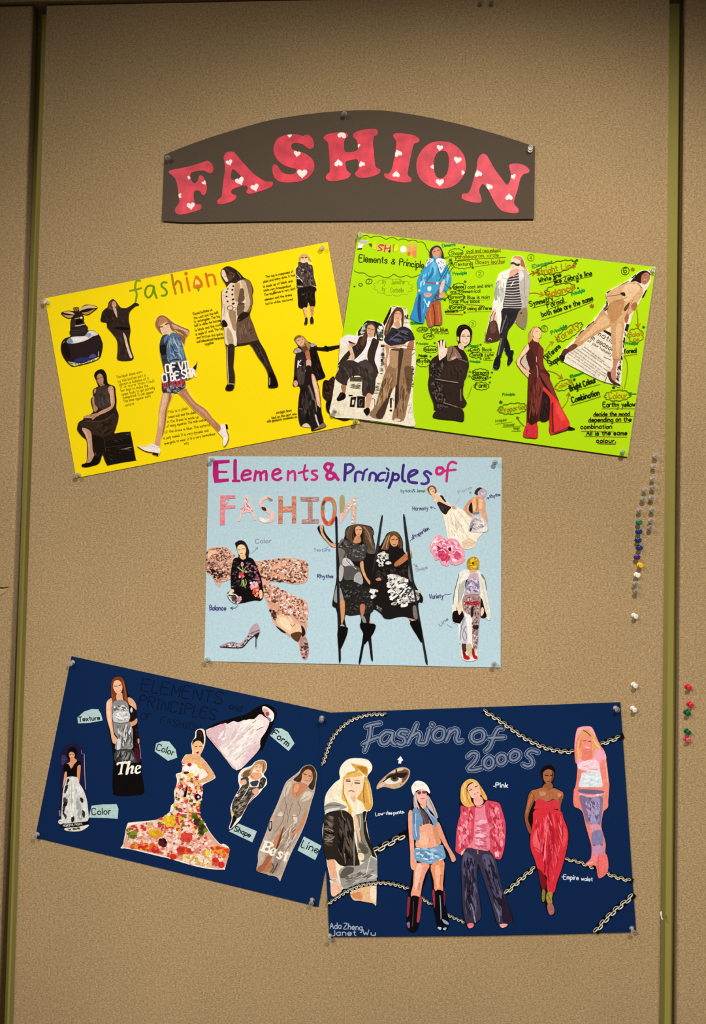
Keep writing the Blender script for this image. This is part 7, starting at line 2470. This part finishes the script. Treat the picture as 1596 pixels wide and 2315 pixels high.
# ------------------------------------------------------------------ push pins
def pin_material(name, hx, clear=False):
    mt, t, n, l, b = nt(name)
    if clear:
        b.inputs['Base Color'].default_value = (0.95, 0.93, 0.88, 1)
        b.inputs['Roughness'].default_value = 0.08
        b.inputs['Specular IOR Level'].default_value = 0.9
        tr = n.new('ShaderNodeBsdfTransparent')
        lw = n.new('ShaderNodeFresnel')
        lw.inputs['IOR'].default_value = 1.5
        mr = n.new('ShaderNodeMapRange')
        mr.inputs[1].default_value, mr.inputs[2].default_value = 0.04, 0.22
        mr.inputs[3].default_value, mr.inputs[4].default_value = 0.06, 0.95
        l.new(lw.outputs[0], mr.inputs[0])
        mx = n.new('ShaderNodeMixShader')
        l.new(mr.outputs[0], mx.inputs[0])
        l.new(tr.outputs[0], mx.inputs[1])
        l.new(b.outputs[0], mx.inputs[2])
        l.new(mx.outputs[0], n['Material Output'].inputs['Surface'])
    else:
        c, nz = mul_noise(t, n, l, alb(hx), 300, 0.95, 1.05)
        l.new(c, b.inputs['Base Color'])
        b.inputs['Roughness'].default_value = 0.28
        b.inputs['Specular IOR Level'].default_value = 0.5
    return mt


M_PIN = dict(clear=pin_material('clear_plastic', '', True), white=pin_material('white_plastic', 'f7efdc'),
             green=pin_material('green_plastic', '177a52'), deep=pin_material('deep_green_plastic', '14603c'),
             blue=pin_material('blue_plastic', '1d356e'), purple=pin_material('purple_plastic', '4a2470'),
             yellow=pin_material('yellow_plastic', 'fcc018'), red=pin_material('red_plastic', 'e4293c'),
             coral=pin_material('coral_plastic', 'f25560'))
M_STEEL, t0, n0, l0, b0 = nt('needle_steel')
b0.inputs['Metallic'].default_value = 1.0
b0.inputs['Roughness'].default_value = 0.3
b0.inputs['Base Color'].default_value = (0.6, 0.58, 0.55, 1)


def lathe(prof, seg=18):
    V, F = [], []
    for r, z in prof:
        for k in range(seg):
            a = 2 * math.pi * k / seg
            V.append((r * math.cos(a), r * math.sin(a), z))
    for j in range(len(prof) - 1):
        for k in range(seg):
            k2 = (k + 1) % seg
            F.append((j * seg + k, j * seg + k2, (j + 1) * seg + k2, (j + 1) * seg + k))
    F.append(tuple(range(seg - 1, -1, -1)))
    F.append(tuple(range((len(prof) - 1) * seg, len(prof) * seg)))
    return V, F


mm = 0.001
PROF = dict(flange=[(1.2, 0.6), (4.6, 0.8), (4.8, 1.3), (4.4, 2.0), (2.7, 2.5)],
            grip=[(2.5, 2.4), (2.2, 4.5), (2.3, 7.0), (2.9, 9.2)],
            head=[(2.7, 9.0), (4.4, 9.4), (4.8, 10.2), (4.6, 11.4), (3.2, 11.9)],
            needle=[(0.25, -6.0), (0.55, -5.0), (0.55, 1.0)])
PINMESH = {}


def pin_mesh(part, mat):
    key = (part, mat.name)
    if key not in PINMESH:
        V, F = lathe([(r * mm, z * mm) for r, z in PROF[part]])
        me = bpy.data.meshes.new('pin_' + part)
        me.from_pydata(V, [], F)
        me.polygons.foreach_set('use_smooth', [len(p.vertices) == 4 for p in me.polygons])
        me.materials.append(mat)
        PINMESH[key] = me
    return PINMESH[key]


def pin(px, py, color, label, group=None, base=0.0, tx=0.0, ty=0.0):
    """Pin whose flange sits at the photo pixel; tx, ty tilt the head right / down by that many degrees."""
    o = empty('push_pin', wall(px, py, base))
    d = Vector((math.tan(math.radians(tx)), -1.0, -math.tan(math.radians(ty)))).normalized()
    o.rotation_mode = 'QUATERNION'
    o.rotation_quaternion = d.to_track_quat('Z', 'Y')
    tag(o, label, 'push pin', group)
    for part in ('flange', 'grip', 'head', 'needle'):
        c = bpy.data.objects.new(part, pin_mesh(part, M_STEEL if part == 'needle' else M_PIN[color]))
        COL.objects.link(c)
        c.parent = o
    return o
def pins(rows, base, color, label, group, tx=8, ty=8):
    for r in rows:
        pin(r[0], r[1], r[2] if len(r) > 2 else color, label, group, base, tx, ty)
BT = 0.0047
pin(779, 258, 'clear', 'clear push pin at the peak of the black banner', None, BT, 2, 22)
pin(379.5, 358, 'clear', 'clear push pin at the black banner corner above letter F', None, BT, 12, 18)
pin(1198, 341, 'clear', 'clear push pin at the black banner corner above letter N', None, BT, 0, -10)
YT = 0.0017
pin(109, 684, 'clear', 'clear push pin at the yellow poster corner by the perfume bottle', None, YT, -20, 0)
pin(728.5, 561, 'clear', 'clear push pin at the yellow poster corner above the dark jacket woman', None, YT, 4, 4)
pin(178, 1073, 'clear', 'clear push pin at the yellow poster corner by the seated woman', None, YT, 4, 4)
pin(804, 953, 'clear', 'clear push pin at the yellow poster corner under the lime poster', None, YT, 4, 4)
GT = 0.0039
pin(814.5, 533, 'clear', 'clear push pin at the lime poster corner by its cut-letter title', None, GT, 4, 4)
pin(1474, 611, 'clear', 'clear push pin at the lime poster corner above the tan suit woman', None, GT, 4, 4)
pin(1407, 1022, 'clear', 'clear push pin at the lime poster corner below the word colour', None, GT, 2, 4)
pin(757, 930, 'clear', 'clear push pin at the lime poster corner on the newspaper cut-out', None, GT + 0.0003, 2, 4)
ST = 0.0017
pin(480.5, 1039, 'clear', 'clear push pin at the pale blue poster corner beside the letter E', None, ST, 2, 6)
pin(1119, 1044.5, 'clear', 'clear push pin at the pale blue poster corner beside the word of', None, ST, 0, 2)
pin(469, 1490, 'clear', 'clear push pin at the pale blue poster corner below the pump', None, ST, 2, -4)
pin(1116.5, 1500, 'clear', 'clear push pin at the pale blue poster corner below the draped coat woman', None, ST, 2, 2)
NT = 0.0017
pin(165.5, 1497, 'clear', 'clear push pin at the navy gown poster corner above the Texture tag', None, NT, -10, 12)
pin(86, 1885, 'clear', 'clear push pin at the navy gown poster corner below the black bodice woman', None, NT, -14, 18)
pin(706, 2033, 'clear', 'clear push pin at the navy gown poster corner below the Line tag', None, NT, -4, 22)
RT = 0.0039
pin(728, 1622, 'clear', 'clear push pin at the navy decade poster corner by the curved chain', None, RT, -2, 18)
pin(1390, 1600, 'clear', 'clear push pin at the navy decade poster corner above the pink tee girl', None, RT, 14, 12)
pin(746, 2114, 'clear', 'clear push pin at the navy decade poster corner below the signatures', None, RT, -2, 20)
pin(1427.5, 2097, 'clear', 'clear push pin at the navy decade poster corner below the last chain', None, RT, 6, 22)
# spare pins stuck in the panel
GC = 'clear push pins stuck beside the olive groove'
ORD = ['topmost', 'second from the top', 'third from the top', 'fourth from the top', 'fifth from the top', 'sixth from the top', 'seventh from the top', 'lowest']
for k_, (zx, zy) in enumerate([(498, 188), (474, 326), (462, 490), (465, 596), (446, 734), (452, 890), (438, 1032), (424, 1124)]):
    pin(1396 + (zx - 8) / 5.79, 1000 + (zy - 6) / 5.79, 'clear', 'clear push pin, %s in the column of eight along the olive groove' % ORD[k_], GC, 0.0, 2, 2)
for (zx, zy, lb) in [(358, 632, 'clear push pin, uppermost of three above the bright green pin'), (336, 748, 'clear push pin, middle one of three above the bright green pin'),
                     (290, 897, 'clear push pin just above the bright green pin'), (236, 1854, 'clear push pin just below the white pin under the yellow one'),
                     (240, 1952, 'clear push pin, lower of two below the yellow and white pins')]:
    pin(1396 + (zx - 8) / 5.79, 1000 + (zy - 6) / 5.79, 'clear', lb, GC, 0.0, 2, 2)
for (zx, zy, c_, lb) in [(285, 1050, 'green', 'bright green push pin at the top of the coloured pin column'),
                         (278, 1172, 'blue', 'navy blue push pin just below the bright green pin'),
                         (268, 1282, 'blue', 'navy blue push pin between two other navy blue pins'),
                         (284, 1382, 'blue', 'navy blue push pin just above the purple pin'),
                         (258, 1504, 'purple', 'purple push pin between the blue and yellow pins'),
                         (295, 1612, 'yellow', 'yellow push pin between the purple and white pins'),
                         (254, 1740, 'white', 'white push pin just below the yellow pin')]:
    pin(1396 + (zx - 14) / 5.79, 1000 + (zy - 8) / 5.79, c_, lb, None, 0.0, 8 if c_ in ('yellow', 'white', 'blue') else 2, 6)
pin(1396 + 205 / 5.79, 1000 + 2262 / 5.79, 'white', 'white push pin alone beside the olive groove, level with the draped coat woman', None, 0.0, 16, 12)
pin(1396 + 200 / 5.79, 1400 + 850 / 5.79, 'white', 'white push pin above the navy decade poster corner, upper of two', None, 0.0, 16, 12)
pin(1396 + 190 / 5.79, 1400 + 1160 / 5.79, 'white', 'white push pin beside the navy decade poster corner, lower of two', None, 0.0, 16, 14)
for (zx, zy, c_, lb) in [(905, 872, 'red', 'red push pin on the right panel, topmost of five beside the groove'),
                         (930, 1098, 'red', 'red push pin on the right panel just above a green pin'),
                         (890, 1205, 'deep', 'green push pin on the right panel just below a red pin'),
                         (895, 1455, 'deep', 'green push pin on the right panel just above the coral pin'),
                         (892, 1552, 'coral', 'coral red push pin lowest on the right panel beside the groove')]:
    pin(1396 + zx / 5.79, 1400 + zy / 5.79, c_, lb, None, 0.0, 12, 12)
# two clear pins half out of the frame, above the panel's upper edge
pin(1087, 3, 'clear', "clear push pin at the panel's top edge, farther from the olive groove", 'clear pins at the top edge', 0.0, 4, 26)
pin(1112, 3, 'clear', "clear push pin at the panel's top edge, closer to the olive groove", 'clear pins at the top edge', 0.0, 4, 26)
